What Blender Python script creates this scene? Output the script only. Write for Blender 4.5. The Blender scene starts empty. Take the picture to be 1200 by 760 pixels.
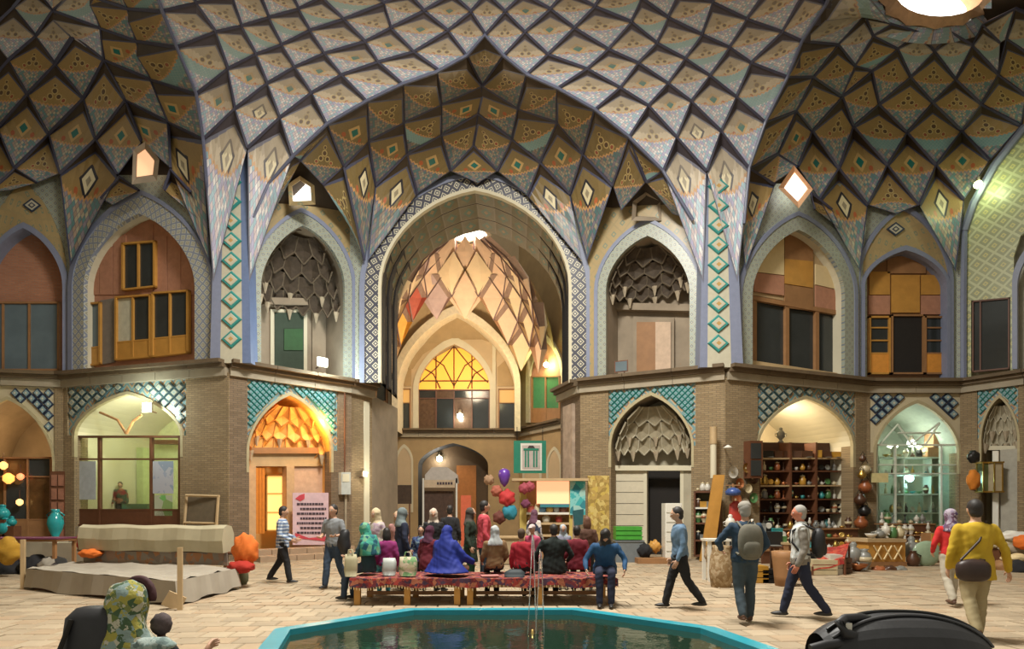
import bpy, bmesh, math, random
from mathutils import Vector, Matrix
random.seed(7)
R = random.Random(11)
PI = math.pi
SC = bpy.context.scene
COL = SC.collection
F = 700.0          # focal length in pixels of the 1200x760 frame
HZ = 597.0         # horizon row
EYE = 1.6
# ---------------------------------------------------------------- camera, world, exposure
cd = bpy.data.cameras.new('camera'); cam = bpy.data.objects.new('camera', cd); COL.objects.link(cam)
cam.location = (0, 0, EYE); cam.rotation_euler = (PI/2, 0, 0)
cd.sensor_fit = 'HORIZONTAL'; cd.sensor_width = 36; cd.lens = 36*F/1200
cd.shift_x = 0; cd.shift_y = (HZ-380)/1200.0; cd.clip_end = 300
SC.camera = cam
w = bpy.data.worlds.new('daylight'); SC.world = w; w.use_nodes = True
bg = w.node_tree.nodes['Background']; bg.inputs[0].default_value = (1.0, 0.94, 0.78, 1); bg.inputs[1].default_value = 0.34
SC.view_settings.view_transform = 'Standard'; SC.view_settings.look = 'None'
SC.view_settings.gamma = 1; SC.view_settings.use_curve_mapping = False
SC.view_settings.exposure = 0.55
def light(kind, loc, power, color=(1,1,1), size=0.3, rot=(0,0,0), spot=None, name='lamp_light'):
    l = bpy.data.lights.new(name, kind); l.energy = power; l.color = color
    if kind == 'AREA': l.shape = 'DISK'; l.size = size
    elif kind != 'SUN': l.shadow_soft_size = size
    if spot: l.spot_size = spot; l.spot_blend = .6
    o = bpy.data.objects.new(name, l); COL.objects.link(o); o.location = loc; o.rotation_euler = rot
    return o
# daylight through the oculus of the great dome (above the frame)
light('AREA', (0, 9.5, 15.5), 3300, (1, .96, .88), 4.0, name='oculus_daylight')
# light of the shops, inside the alcoves; passage fill is added, no lamp there
for p_, e_, c_, nm_ in (((-11.9, 19.9, 4.3), 130, (.95,1,.7), 'left_shop_light'), ((-6.6, 20.7, 4.6), 150, (1,.55,.16), 'doorway_light'), ((9.7, 21.6, 4.6), 95, (1,.82,.55), 'crockery_shop_light'), ((14.6, 22.9, 4.2), 22, (.95,1,.85), 'glass_shop_light'), ((-17, 21, 3.4), 60, (1,.65,.3), 'far_left_shop_light'), ((-1, 24, 9.5), 28, (1,.8,.4), 'passage_fill_light')):
    light('POINT', p_, e_, c_, .25, name=nm_)
# ---------------------------------------------------------------- node maths
class E:
    def __init__(s, nt, v): s.nt = nt; s.v = v
    def _m(s, op, *a):
        n = s.nt.nodes.new('ShaderNodeMath'); n.operation = op
        for i, x in enumerate((s,)+a):
            x = x.v if isinstance(x, E) else x
            if isinstance(x, (int, float)): n.inputs[i].default_value = x
            else: s.nt.links.new(x, n.inputs[i])
        return E(s.nt, n.outputs[0])
    def __add__(s, o): return s._m('ADD', o)
    __radd__ = __add__
    def __sub__(s, o): return s._m('SUBTRACT', o)
    def __rsub__(s, o): return (s*-1)+o
    def __mul__(s, o): return s._m('MULTIPLY', o)
    __rmul__ = __mul__
    def __truediv__(s, o): return s._m('DIVIDE', o)
    def abs(s): return s._m('ABSOLUTE')
    def fl(s): return s._m('FLOOR')
    def fr(s): return s._m('FRACT')
    def sq(s): return s._m('SQRT')
    def sin(s): return s._m('SINE')
    def lt(s, o): return s._m('LESS_THAN', o)
    def gt(s, o): return s._m('GREATER_THAN', o)
    def mx(s, o): return s._m('MAXIMUM', o)
    def mn(s, o): return s._m('MINIMUM', o)
    def mod(s, o): return s._m('FLOORED_MODULO', o)
class Mt:
    def __init__(s, name, rough=.7, metal=0):
        s.m = bpy.data.materials.new(name); s.m.use_nodes = True; s.nt = s.m.node_tree
        s.b = s.nt.nodes['Principled BSDF']; s.b.inputs['Roughness'].default_value = rough; s.b.inputs['Metallic'].default_value = metal
    def uv(s):
        n = s.nt.nodes.new('ShaderNodeUVMap'); p = s.nt.nodes.new('ShaderNodeSeparateXYZ'); s.nt.links.new(n.outputs[0], p.inputs[0])
        return E(s.nt, p.outputs[0]), E(s.nt, p.outputs[1])
    def comb(s, x, y, z=0):
        n = s.nt.nodes.new('ShaderNodeCombineXYZ')
        for i, v in enumerate((x, y, z)):
            v = v.v if isinstance(v, E) else v
            if isinstance(v, (int, float)): n.inputs[i].default_value = v
            else: s.nt.links.new(v, n.inputs[i])
        return n.outputs[0]
    def white(s, vec, color=False):
        n = s.nt.nodes.new('ShaderNodeTexWhiteNoise'); n.noise_dimensions = '3D'; s.nt.links.new(vec, n.inputs['Vector'])
        return n.outputs['Color'] if color else E(s.nt, n.outputs['Value'])
    def noise(s, scale=5, vec=None, detail=3, rough=.6):
        n = s.nt.nodes.new('ShaderNodeTexNoise'); n.inputs['Scale'].default_value = scale; n.inputs['Detail'].default_value = detail; n.inputs['Roughness'].default_value = rough
        if vec is None:
            t = s.nt.nodes.new('ShaderNodeTexCoord'); vec = t.outputs['Object']
        s.nt.links.new(vec, n.inputs['Vector'])
        return E(s.nt, n.outputs[0])
    def mix(s, f, a, b):
        n = s.nt.nodes.new('ShaderNodeMix'); n.data_type = 'RGBA'
        for sock, v in ((n.inputs[0], f), (n.inputs[6], a), (n.inputs[7], b)):
            v = v.v if isinstance(v, E) else v
            if isinstance(v, (int, float)): sock.default_value = v
            elif isinstance(v, tuple): sock.default_value = (*v, 1)
            else: s.nt.links.new(v, sock)
        return n.outputs[2]
    def ramp(s, f, cols):
        n = s.nt.nodes.new('ShaderNodeValToRGB'); cr = n.color_ramp; cr.interpolation = 'CONSTANT'
        while len(cr.elements) < len(cols): cr.elements.new(1)
        for i, c in enumerate(cols): cr.elements[i].position = i/len(cols); cr.elements[i].color = (*c, 1)
        s.nt.links.new(f.v, n.inputs[0]); return n.outputs[0]
    def out(s, col, bump=None, bs=.3, dist=.02):
        if isinstance(col, tuple): s.b.inputs['Base Color'].default_value = (*col, 1)
        else: s.nt.links.new(col, s.b.inputs['Base Color'])
        if bump is not None:
            n = s.nt.nodes.new('ShaderNodeBump'); n.inputs['Strength'].default_value = bs; n.inputs['Distance'].default_value = dist
            s.nt.links.new(bump.v, n.inputs['Height']); s.nt.links.new(n.outputs[0], s.b.inputs['Normal'])
        return s.m
_mc = {}
def plain(name, c, rough=.7, metal=0, var=.25, scale=6, bump=.2, emit=0, trans=0):
    if name in _mc: return _mc[name]
    t = Mt(name, rough, metal)
    n = t.noise(scale)
    col = t.mix(n, tuple(max(0, x*(1-var)) for x in c), tuple(min(1, x*(1+var)) for x in c))
    m = t.out(col, n, bump, .01)
    if emit:
        t.b.inputs['Emission Color'].default_value = (*c, 1); t.b.inputs['Emission Strength'].default_value = emit
    if trans: t.b.inputs['Transmission Weight'].default_value = trans
    _mc[name] = m; return m
def brickm(name, c1, c2, mortar, bw=.24, bh=.065, bump=.5):
    t = Mt(name, .85); u, v = t.uv()
    row = (v/bh).fl(); uu = u/bw+row.mod(2)*.5
    fx, fy = uu.fr(), (v/bh).fr()
    m = (fx-.5).abs().gt(.46).mx((fy-.5).abs().gt(.38))
    r = t.white(t.comb(uu.fl(), row)); big = t.noise(.8)
    c = t.mix(r, c1, c2); c = t.mix((big-.35)*.9, c, tuple(x*.55 for x in c1)); c = t.mix(m, c, mortar)
    return t.out(c, (1-m)+r*.4, bump, .015)
def diamondm(name, per, line, fill, core, asp=1.0, lw=.16, cw=.22, ring=None, rough=.35):
    t = Mt(name, rough); u, v = t.uv()
    a = (u/per+v/(per*asp)); b = (u/per-v/(per*asp))
    fa, fb = (a.fr()-.5).abs(), (b.fr()-.5).abs(); e = fa.mx(fb)
    n = t.white(t.comb(a.fl(), b.fl()))
    c = t.mix(n*.5, fill, tuple(x*.75 for x in fill))
    if ring: c = t.mix(e.gt(cw-.02)*e.lt(cw+.1), c, ring)
    c = t.mix(e.lt(cw), c, core); c = t.mix(e.lt(cw*.45), c, fill)
    c = t.mix(e.gt(.5-lw), c, line)
    return t.out(c, e, .15, .01)
def panelm(name, kind, top=(.42,.27,.09), low=((.28,.25,.36),(.55,.5,.42),(.12,.25,.3),(.5,.42,.4)), pale=0.0):
    """glazed mosaic of one vault cell: uv = diamond coordinates of the cell"""
    ZY = .53 if name.startswith('vault') else .47
    t = Mt(name, .42); s_, t_ = t.uv()
    X = s_-t_; Y = (s_+t_)*.5
    k = 15
    ip = (s_*k).fl(); jp = (t_*k).fl(); rn = t.white(t.comb(ip, jp))
    edge = (s_*k).fr().mx((t_*k).fr()).gt(.86)
    lowc = t.ramp((rn*.999), list(low)); lowc = t.mix(edge, lowc, tuple(x*.6 for x in low[0]))
    tn = t.noise(30, t.comb(s_, t_))
    topc = t.mix(tn, top, tuple(min(1, x*1.5) for x in top))
    def spot(px, py, r, col, base, ry=None):
        d = ((X-px)*(X-px)+((Y-py)*2)*((Y-py)*2)).sq()
        return t.mix(d.lt(r), base, col)
    AX = X.abs()
    dk = (.11,.065,.035)
    if kind in 'AB':
        for (px, py, r) in ((.15,.6,.075),(0,.7,.08),(.0,.8,.05),(.33,.53,.06)):
            d = ((AX-px)*(AX-px)+((Y-py)*2)*((Y-py)*2)).sq()
            topc = t.mix(d.lt(r*1.5), topc, (.5,.38,.16)); topc = t.mix(d.lt(r), topc, dk if px != .33 else (.3,.08,.04))
    if kind == 'G':
        d = AX+((Y-.63)*2).abs(); topc = t.mix(d.lt(.3), topc, (.55,.36,.14)); topc = t.mix(d.lt(.17), topc, (.01,.16,.13))
        d = ((AX-.38)*(AX-.38)+((Y-.52)*2)*((Y-.52)*2)).sq(); topc = t.mix(d.lt(.08), topc, (.4,.1,.03))
    if kind == 'D':
        d = AX+((Y-.62)*1.8).abs()
        topc = t.mix(d.lt(.34), topc, (.02,.02,.03)); topc = t.mix(d.lt(.24), topc, (.75,.66,.42)); topc = t.mix(d.lt(.1), topc, (.35,.3,.2))
        d2 = ((AX-.36)*(AX-.36)+((Y-.5)*2)*((Y-.5)*2)).sq(); topc = t.mix(d2.lt(.07), topc, (.45,.12,.04))
    zig = (Y-ZY)+((X*7).fr()-.5).abs()*.06
    c = t.mix(zig.gt(0), lowc, topc)
    c = t.mix(zig.abs().lt(.014), c, (.55,.3,.12))
    if kind == 'B': c = t.mix(zig.lt(-.02)*zig.gt(-.2), c, t.mix(edge, (.2,.36,.36), (.3,.42,.4)))
    if name.startswith('vault'): c = t.mix(zig.gt(.14)*.5, c, (.2,.15,.08))  # upper part of the cell darkened: shade painted into the mosaic
    rim = (s_-.5).abs().mx((t_-.5).abs()); c = t.mix(rim.gt(.465), c, (.07,.08,.14))
    dirt = t.noise(1.3); c = t.mix((dirt-.45)*.8, c, (.16,.12,.08))
    if pale: c = t.mix(pale, c, (.72,.68,.66))
    return t.out(c, rn, .12, .01)
# ---------------------------------------------------------------- mesh builder
def ray(px, py): return Vector(((px-600)/F, 1, (HZ-py)/F))
def W3(px, py, d): r = ray(px, py); return Vector((r.x*d, d, EYE+r.z*d))
class MB:
    def __init__(s): s.v = []; s.f = []; s.uv = []; s.mi = []; s.ml = []
    def mat(s, m):
        if m not in s.ml: s.ml.append(m)
        return s.ml.index(m)
    def poly(s, pts, m, uv=None):
        i = len(s.v); s.v += [tuple(p) for p in pts]; s.f.append(tuple(range(i, i+len(pts))))
        if uv is None: uv = [(p[0]+p[1]*.37, p[2]) for p in pts]
        s.uv.append(uv); s.mi.append(s.mat(m)); return s
    def prism(s, fr, bk, m, ms=None, uv=None, back=True):
        s.poly(fr, m, uv)
        if back: s.poly(list(reversed(bk)), ms or m)
        n = len(fr)
        for i in range(n):
            j = (i+1) % n; s.poly([fr[j], fr[i], bk[i], bk[j]], ms or m)
        return s
    def box(s, c, sz, m, rz=0, rx=0, ry=0):
        Mx = Matrix.Translation(c) @ Matrix.Rotation(rz, 4, 'Z') @ Matrix.Rotation(ry, 4, 'Y') @ Matrix.Rotation(rx, 4, 'X')
        x, y, z = sz[0]/2, sz[1]/2, sz[2]/2; b = min(x, y, z)*.18
        P = lambda a, q, e: Mx @ Vector((a*x, q*y, e*z))
        for q in (((-1,-1,-1),(1,-1,-1),(1,-1,1),(-1,-1,1)), ((1,1,-1),(-1,1,-1),(-1,1,1),(1,1,1)), ((1,-1,-1),(1,1,-1),(1,1,1),(1,-1,1)),
                  ((-1,1,-1),(-1,-1,-1),(-1,-1,1),(-1,1,1)), ((-1,-1,1),(1,-1,1),(1,1,1),(-1,1,1)), ((-1,1,-1),(1,1,-1),(1,-1,-1),(-1,-1,-1))):
            s.poly([P(*k) for k in q], m)
        return s
    def tube(s, path, r, m, n=8, cap=True):
        path = [Vector(p) for p in path]; rs = r if isinstance(r, (list, tuple)) else [r]*len(path)
        rings = []
        for i, p in enumerate(path):
            d = (path[min(i+1, len(path)-1)]-path[max(i-1, 0)])
            if d.length < 1e-7: d = Vector((0, 0, 1))
            d.normalize(); a = d.cross(Vector((0, 0, 1)))
            if a.length < .05: a = d.cross(Vector((0, 1, 0)))
            a.normalize(); b = d.cross(a)
            rings.append([p+(a*math.cos(2*PI*k/n)+b*math.sin(2*PI*k/n))*rs[i] for k in range(n)])
        base = len(s.v)
        for q in rings: s.v += [tuple(p) for p in q]
        k_ = s.mat(m)
        for i in range(len(rings)-1):
            for k in range(n):
                a, b = base+i*n+k, base+i*n+(k+1) % n
                s.f.append((a, a+n, b+n, b)); s.mi.append(k_); s.uv.append([(k/n, i/3), (k/n, (i+1)/3), ((k+1)/n, (i+1)/3), ((k+1)/n, i/3)])
        if cap: s.poly(rings[0], m); s.poly(list(reversed(rings[-1])), m)
        return s
    def lathe(s, prof, c, m, n=14, sx=1, sy=1):
        base = len(s.v); k_ = s.mat(m); c = Vector(c)
        for (r, z) in prof:
            for k in range(n):
                a = 2*PI*k/n; s.v.append((c.x+r*sx*math.cos(a), c.y+r*sy*math.sin(a), c.z+z))
        for i in range(len(prof)-1):
            for k in range(n):
                a, b = base+i*n+k, base+i*n+(k+1) % n
                s.f.append((a, b, b+n, a+n)); s.mi.append(k_); s.uv.append([(k/n, i/9), ((k+1)/n, i/9), ((k+1)/n, (i+1)/9), (k/n, (i+1)/9)])
        s.f.append(tuple(base+k for k in reversed(range(n)))); s.mi.append(k_); s.uv.append([(0, 0)]*n)
        t = base+(len(prof)-1)*n; s.f.append(tuple(t+k for k in range(n))); s.mi.append(k_); s.uv.append([(0, 0)]*n)
        return s
    def ell(s, c, r, m, n=12, k=8, Mx=None, fn=None):
        base = len(s.v); c = Vector(c); mi = s.mat(m)
        for i in range(k+1):
            th = PI*i/k
            for j in range(n):
                ph = 2*PI*j/n; p = Vector((math.sin(th)*math.cos(ph), math.sin(th)*math.sin(ph), -math.cos(th)))
                if fn: p = fn(p)
                p = Vector((p.x*r[0], p.y*r[1], p.z*r[2]))
                if Mx: p = Mx @ p
                s.v.append(tuple(c+p))
        for i in range(k):
            for j in range(n):
                a, b = base+i*n+j, base+i*n+(j+1) % n
                s.f.append((a, b, b+n, a+n)); s.mi.append(mi); s.uv.append([(j/n, i/k), ((j+1)/n, i/k), ((j+1)/n, (i+1)/k), (j/n, (i+1)/k)])
        return s
    def build(s, name, parent=None, smooth=False, label=None, cat=None, group=None, kind=None, merge=False):
        me = bpy.data.meshes.new(name)
        off = parent_loc(parent)
        me.from_pydata([(a-off[0], b-off[1], c-off[2]) for a, b, c in s.v], [], s.f)
        for m in s.ml: me.materials.append(m)
        ul = me.uv_layers.new(name='UVMap')
        flat = [c for q in s.uv for p in q for c in p]
        ul.data.foreach_set('uv', flat)
        me.polygons.foreach_set('material_index', s.mi)
        if smooth: me.polygons.foreach_set('use_smooth', [True]*len(me.polygons))
        me.update()
        if merge:
            b = bmesh.new(); b.from_mesh(me); bmesh.ops.remove_doubles(b, verts=b.verts, dist=1e-4); bmesh.ops.recalc_face_normals(b, faces=b.faces); b.to_mesh(me); b.free()
        o = bpy.data.objects.new(name, me); COL.objects.link(o)
        if parent: o.parent = parent
        tag(o, label, cat, group, kind); return o
def parent_loc(p):
    v = Vector((0, 0, 0))
    while p: v += p.location; p = p.parent
    return v
def tag(o, label=None, cat=None, group=None, kind=None):
    for k, v in (('label', label), ('category', cat), ('group', group), ('kind', kind)):
        if v: o[k] = v
    return o
def thing(name, loc, label=None, cat=None, group=None, kind=None, rz=0):
    o = bpy.data.objects.new(name, None); COL.objects.link(o); o.location = loc; o.rotation_euler.z = rz; o.empty_display_size = .2
    return tag(o, label, cat, group, kind)
def dup(o, loc=None, rz=None, label=None, sc=None):
    c = o.copy(); COL.objects.link(c)
    if loc is not None: c.location = loc
    if rz is not None: c.rotation_euler.z = rz
    if sc is not None: c.scale = (sc, sc, sc)
    if label: c['label'] = label
    for ch in o.children:
        d = ch.copy(); COL.objects.link(d); d.parent = c
        for g in ch.children: e = g.copy(); COL.objects.link(e); e.parent = d
    return c
class Wl:
    """a vertical wall plane through two plan points (pixel column, depth)"""
    def __init__(s, xa, da, xb, db):
        s.A = Vector(((xa-600)/F*da, da)); B = Vector(((xb-600)/F*db, db)); s.t = (B-s.A).normalized(); s.n = Vector((s.t.y, -s.t.x)); s.L = (B-s.A).length
    def hit(s, px, py, o=0):
        A = s.A+s.n*o; rx = (px-600)/F; rz = (HZ-py)/F
        # A + u t = k (rx,1)
        det = s.t.x*(-1)+rx*s.t.y
        u = (-(A.x)*(-1) - rx*A.y)/det
        k = A.y+u*s.t.y
        return u, EYE+rz*k
    def P(s, u, z, o=0): q = s.A+s.t*u+s.n*o; return Vector((q.x, q.y, z))
    def pp(s, px, py, o=0): u, z = s.hit(px, py, o); return s.P(u, z, o)
    def panel(s, mb, pts, m, o=0, th=.06, ms=None):
        """flat plate with outline given by photo points, front face at offset o, thickness th behind it"""
        uz = [s.hit(x, y, o) for x, y in pts]
        return mb.prism([s.P(u, z, o) for u, z in uz], [s.P(u, z, o-th) for u, z in uz], m, ms, uv=uz)
    def rect(s, mb, x0, y0, x1, y1, m, o=0, th=.06, y0b=None, y1b=None):
        return s.panel(mb, [(x0, y1), (x1, y1 if y1b is None else y1b), (x1, y0 if y0b is None else y0b), (x0, y0)], m, o, th)
def arch(x0, x1, ys, ya, n=11, point=.28):
    out = []
    for i in range(2*n+1):
        a = -PI/2+PI*i/(2*n); t = math.sin(a)
        g = (1-point)*math.cos(a)+point*(1-abs(t)); out.append(((x0+x1)/2+t*(x1-x0)/2, ys-(ys-ya)*g))
    return out
def lerp(a, b, t): return a+(b-a)*t
def arch_wall(mb, W, x0, x1, top, bot, a, hb, m, o=0, depth=.5, mr=None, cut=True):
    """wall field x0..x1 between top and bottom rows (pairs = left,right), pierced by the arch a=(ax0,ax1,ys,ya)"""
    T = lambda x: lerp(top[0], top[1], (x-x0)/(x1-x0)); Bo = lambda x: lerp(bot[0], bot[1], (x-x0)/(x1-x0))
    H = hb if callable(hb) else (lambda x: hb)
    def q(pts):
        uz = [W.hit(x, y, o) for x, y in pts]; mb.poly([W.P(u, z, o) for u, z in uz], m, uz)
    ax0, ax1 = a[0], a[1]; ap = arch(*a)
    if ax0 > x0: q([(x0, Bo(x0)), (ax0, Bo(ax0)), (ax0, T(ax0)), (x0, T(x0))])
    if ax1 < x1: q([(ax1, Bo(ax1)), (x1, Bo(x1)), (x1, T(x1)), (ax1, T(ax1))])
    for p, r in zip(ap, ap[1:]): q([p, r, (r[0], min(r[1]-.01, T(r[0]))), (p[0], min(p[1]-.01, T(p[0])))])
    if H(ax0) < Bo(ax0)-.5: q([(ax0, Bo(ax0)), (ax1, Bo(ax1)), (ax1, H(ax1)), (ax0, H(ax0))])
    path = [(ax0, H(ax0))]+ap+[(ax1, H(ax1))]
    if depth:
        uz = [W.hit(x, y, o) for x, y in path]
        for (u0, z0), (u1, z1) in zip(uz, uz[1:]):
            mb.poly([W.P(u0, z0, o), W.P(u0, z0, o-depth), W.P(u1, z1, o-depth), W.P(u1, z1, o)], mr or m, [(u0, z0), (u0+depth, z0), (u1+depth, z1), (u1, z1)])
        (u0, z0), (u1, z1) = uz[0], uz[-1]
        mb.poly([W.P(u0, z0, o), W.P(u1, z1, o), W.P(u1, z1, o-depth), W.P(u0, z0, o-depth)], mr or m)
def band(mb, W, a, b, hba, m, o=.1, th=.12, hbb=None):
    """arched frame between outer arch a and inner arch b, running down to row hba (left), hbb (right)"""
    hbb = hba if hbb is None else hbb
    A = [(a[0], hba)]+arch(*a)+[(a[1], hbb)]; B = [(b[0], hba)]+arch(*b)+[(b[1], hbb)]
    L = 0
    for i in range(len(A)-1):
        pts = [A[i], A[i+1], B[i+1], B[i]]
        uz = [W.hit(x, y, o) for x, y in pts]; fr = [W.P(u, z, o) for u, z in uz]; bk = [W.P(u, z, o-th) for u, z in uz]
        l = (fr[1]-fr[0]).length; wd = (fr[0]-fr[3]).length
        mb.poly(fr[::-1], m, [(0, L), (0, L+l), (wd, L+l), (wd, L)][::-1]); L += l
        mb.poly([fr[0], fr[1], bk[1], bk[0]], m); mb.poly([fr[2], fr[3], bk[3], bk[2]], m)
# ---------------------------------------------------------------- materials
M_BRICK = brickm('pier_brick', (.25,.175,.09), (.33,.24,.13), (.17,.13,.08))
M_BRICKD = brickm('shaded_pier_brick', (.17,.115,.065), (.24,.165,.1), (.12,.09,.06))  # pier brick darkened: shade of the faces turned from the light
M_RED = brickm('red_brick', (.42,.17,.09), (.5,.22,.12), (.3,.2,.14), .2, .06)
M_REDV = plain('red_plaster', (.42,.2,.12), .8)
M_WT = diamondm('spandrel_mosaic', .42, (.16,.28,.3), (.42,.38,.26), (.1,.2,.26), 1.2, .1, .2, ring=(.4,.2,.08))
M_GREENT = diamondm('pale_green_mosaic', .5, (.5,.52,.3), (.34,.36,.2), (.55,.5,.2), 1, .1, .18)
M_BAND = diamondm('arch_band_mosaic', .26, (.3,.34,.3), (.42,.4,.26), (.16,.2,.24), 1, .14, .24)
M_BAND2 = diamondm('pale_band_mosaic', .3, (.22,.25,.32), (.5,.5,.42), (.3,.28,.2), 1, .13, .22)
M_BANDC = diamondm('checked_band_mosaic', .4, (.06,.06,.08), (.6,.56,.42), (.07,.07,.09), 1, .16, .24)
M_NAVR = plain('navy_rib', (.10,.11,.17), .4, var=.3)
M_LAV = plain('lavender_tile', (.21,.235,.33), .4, var=.15)
M_BLUE = plain('blue_tile', (.14,.19,.33), .4, var=.2)
M_RIB = plain('vault_rib', (.05,.05,.085), .5, var=.3)
M_SOF = plain('cell_soffit', (.065,.055,.07), .6, var=.5, scale=2)  # dark tile edging, its colour also standing in for the soffit's shade
M_SOFD = plain('cell_soffit_umber', (.05,.032,.016), .6, var=.5, scale=2)  # same painted shade, browner, for niche and iwan cells
M_STONE = plain('grey_stone', (.33,.28,.2), .8, var=.25, scale=2)
M_LEDGE = plain('shaded_ledge_timber', (.13,.09,.05), .8, var=.35, scale=3)  # darkened so that the ledge's shadow line sits in its colour
M_PLASTER = plain('cream_plaster', (.5,.43,.28), .85, var=.15, scale=1.5)
M_WHITEP = plain('white_plaster', (.62,.57,.42), .85, var=.1, scale=1.5)
M_OLDP = plain('old_plaster', (.3,.24,.17), .85, var=.4, scale=1.2)
M_WOOD = plain('honey_wood', (.5,.25,.05), .5, var=.25, scale=3)
M_WOODD = plain('dark_wood', (.12,.045,.02), .5, var=.3, scale=4)
M_WOODM = plain('brown_wood', (.3,.15,.06), .6, var=.3, scale=3)
M_WOODP = plain('pale_wood', (.45,.32,.17), .6, var=.25, scale=3)
M_DARK = plain('dark_interior', (.015,.012,.01), .9)
M_GLASSD = plain('dark_glass', (.035,.04,.04), .12, var=.4, scale=1)
M_GLASSB = plain('blue_grey_glass', (.12,.16,.18), .15, var=.3, scale=1)
M_CREAM = plain('cream_board', (.7,.55,.3), .7, var=.08)
M_OCHRE = diamondm('ochre_mosaic_field', .62, (.36,.28,.14), (.42,.31,.15), (.22,.25,.17), 1.1, .06, .17)
M_ORANGE = plain('orange_plaster', (.75,.42,.12), .7, var=.25, scale=2)
M_WHITE = plain('white_paint', (.7,.68,.6), .5, var=.08)
def lampmat(name, c, e):
    t = Mt(name, .5); t.b.inputs['Emission Color'].default_value = (*c, 1); t.b.inputs['Emission Strength'].default_value = e
    return t.out(c)
M_LAMP = lampmat('lamp_glow', (.85,1,.9), 22); M_LAMPW = lampmat('warm_lamp_glow', (1,.75,.4), 14); M_SKY = lampmat('skylight_glow', (1,.97,.9), 3.0)
M_LAMPG = lampmat('green_lamp_glow', (.75,1,.45), 20)
# vault cell mosaics
LOWP = ((.36,.35,.52),(.72,.70,.66),(.26,.46,.52),(.56,.46,.46))
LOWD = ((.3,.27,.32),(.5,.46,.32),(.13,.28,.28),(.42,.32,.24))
PM = {}
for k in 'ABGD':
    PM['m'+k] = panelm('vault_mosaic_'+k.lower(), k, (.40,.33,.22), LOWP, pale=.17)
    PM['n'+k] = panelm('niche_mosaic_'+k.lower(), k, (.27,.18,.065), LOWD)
    PM['i'+k] = panelm('iwan_mosaic_'+k.lower(), k, (.17,.12,.045), tuple(tuple(v*.62 for v in q) for q in LOWD))  # niche colours scaled down: dimness of the deep arch painted in
# ---------------------------------------------------------------- wall planes
P_L0 = Wl(-70, 19.8, 75, 20.5); P_L1 = Wl(75, 20.5, 268, 18.7); P_L2 = Wl(268, 18.7, 410, 21.5)
P_LP = Wl(246, 18.55, 294, 18.55); P_C = Wl(425, 21.5, 688, 21.5); P_LJ = Wl(410, 21.5, 436, 22.4)
P_RJ = Wl(657, 23.2, 680, 21.5); P_R2 = Wl(680, 21.5, 850, 19.3); P_RP = Wl(820, 19.1, 872, 19.1)
P_R1 = Wl(850, 19.3, 1015, 21.5); P_R0 = Wl(1015, 21.5, 1125, 21.5); P_RR = Wl(1125, 21.5, 1290, 18.5)
ZC = 6.2           # cornice height
def yz(W, px, z, o=0):   # row at which height z on the wall is seen at column px
    u, _ = W.hit(px, 0, o); q = W.P(u, z, o); return HZ-F*(z-EYE)/q.y
# ---------------------------------------------------------------- floor
def floor():
    t = Mt('paving_base', .9); t.out((.2,.16,.1)); 
    f = thing('floor', (0, 14, 0), 'pale tan stone paving of the hall', kind='structure')
    MB().poly([(-22,1,-.012),(22,1,-.012),(22,40,-.012),(-22,40,-.012)], t.m).build('joint_bed', f)
    pm = []
    for i, c in enumerate(((.36,.28,.185),(.4,.315,.21),(.32,.25,.165),(.37,.27,.17))): pm.append(plain('paver_stone_%s' % 'abcd'[i], c, .8, var=.18, scale=2, bump=.4))
    S = .36
    meshes = []
    for k in range(8):
        mb = MB(); h = S/2-.008; b = .012
        zt = R.uniform(-.002, .003); tl = [zt+R.uniform(-.002, .002) for _ in range(4)]
        o_ = [(-h,-h),(h,-h),(h,h),(-h,h)]; i_ = [(x*(1-b/h), y*(1-b/h)) for x, y in o_]
        top = [(x, y, tl[n]) for n, (x, y) in enumerate(i_)]; low = [(x, y, -.015) for x, y in o_]
        mb.poly(top, pm[k % 4])
        for n in range(4): mb.poly([low[n], low[(n+1) % 4], top[(n+1) % 4], top[n]], pm[k % 4])
        me = mb.build('tmp'); meshes.append(me.data); bpy.data.objects.remove(me)
    far = MB(); n = 0
    a = math.radians(4); ca, sa = math.cos(a), math.sin(a)
    cells = []
    for i in range(-62, 63):
        for j in range(10, 100):
            x = (i+.5*(j % 2))*S; y = j*S; X = x*ca-y*sa; Y = x*sa+y*ca
            if Y > 22 and not (-6 < X < 3.5 and Y < 35): continue
            if abs(X) > Y*.88+.5 or Y < 4 or Y > 34.5: continue
            if in_pool(X, Y, .0): continue
            cells.append((Y, X))
    cells.sort()
    for Y, X in cells:
        vis = Y > 6.5 and abs(X) < Y*.86
        if vis and n < 300:
            o = bpy.data.objects.new('paver', meshes[R.randrange(8)]); COL.objects.link(o); o.parent = f; o.location = (X, Y-14, 0); o.rotation_euler.z = a+R.choice((0, PI/2, PI)); n += 1
        else:
            h = S/2-.008; z = R.uniform(-.004, .006); q = [(-h,-h),(h,-h),(h,h),(-h,h)]
            pt = [(X+u*ca-v*sa, Y+u*sa+v*ca) for u, v in q]; m = pm[R.randrange(4)]
            far.poly([(p[0], p[1], z) for p in pt], m)
            for k in range(4):
                p, r = pt[k], pt[(k+1) % 4]; far.poly([(p[0], p[1], -.03), (r[0], r[1], -.03), (r[0], r[1], z), (p[0], p[1], z)], m)
    far.build('far_pavers', f, kind='stuff')
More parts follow.
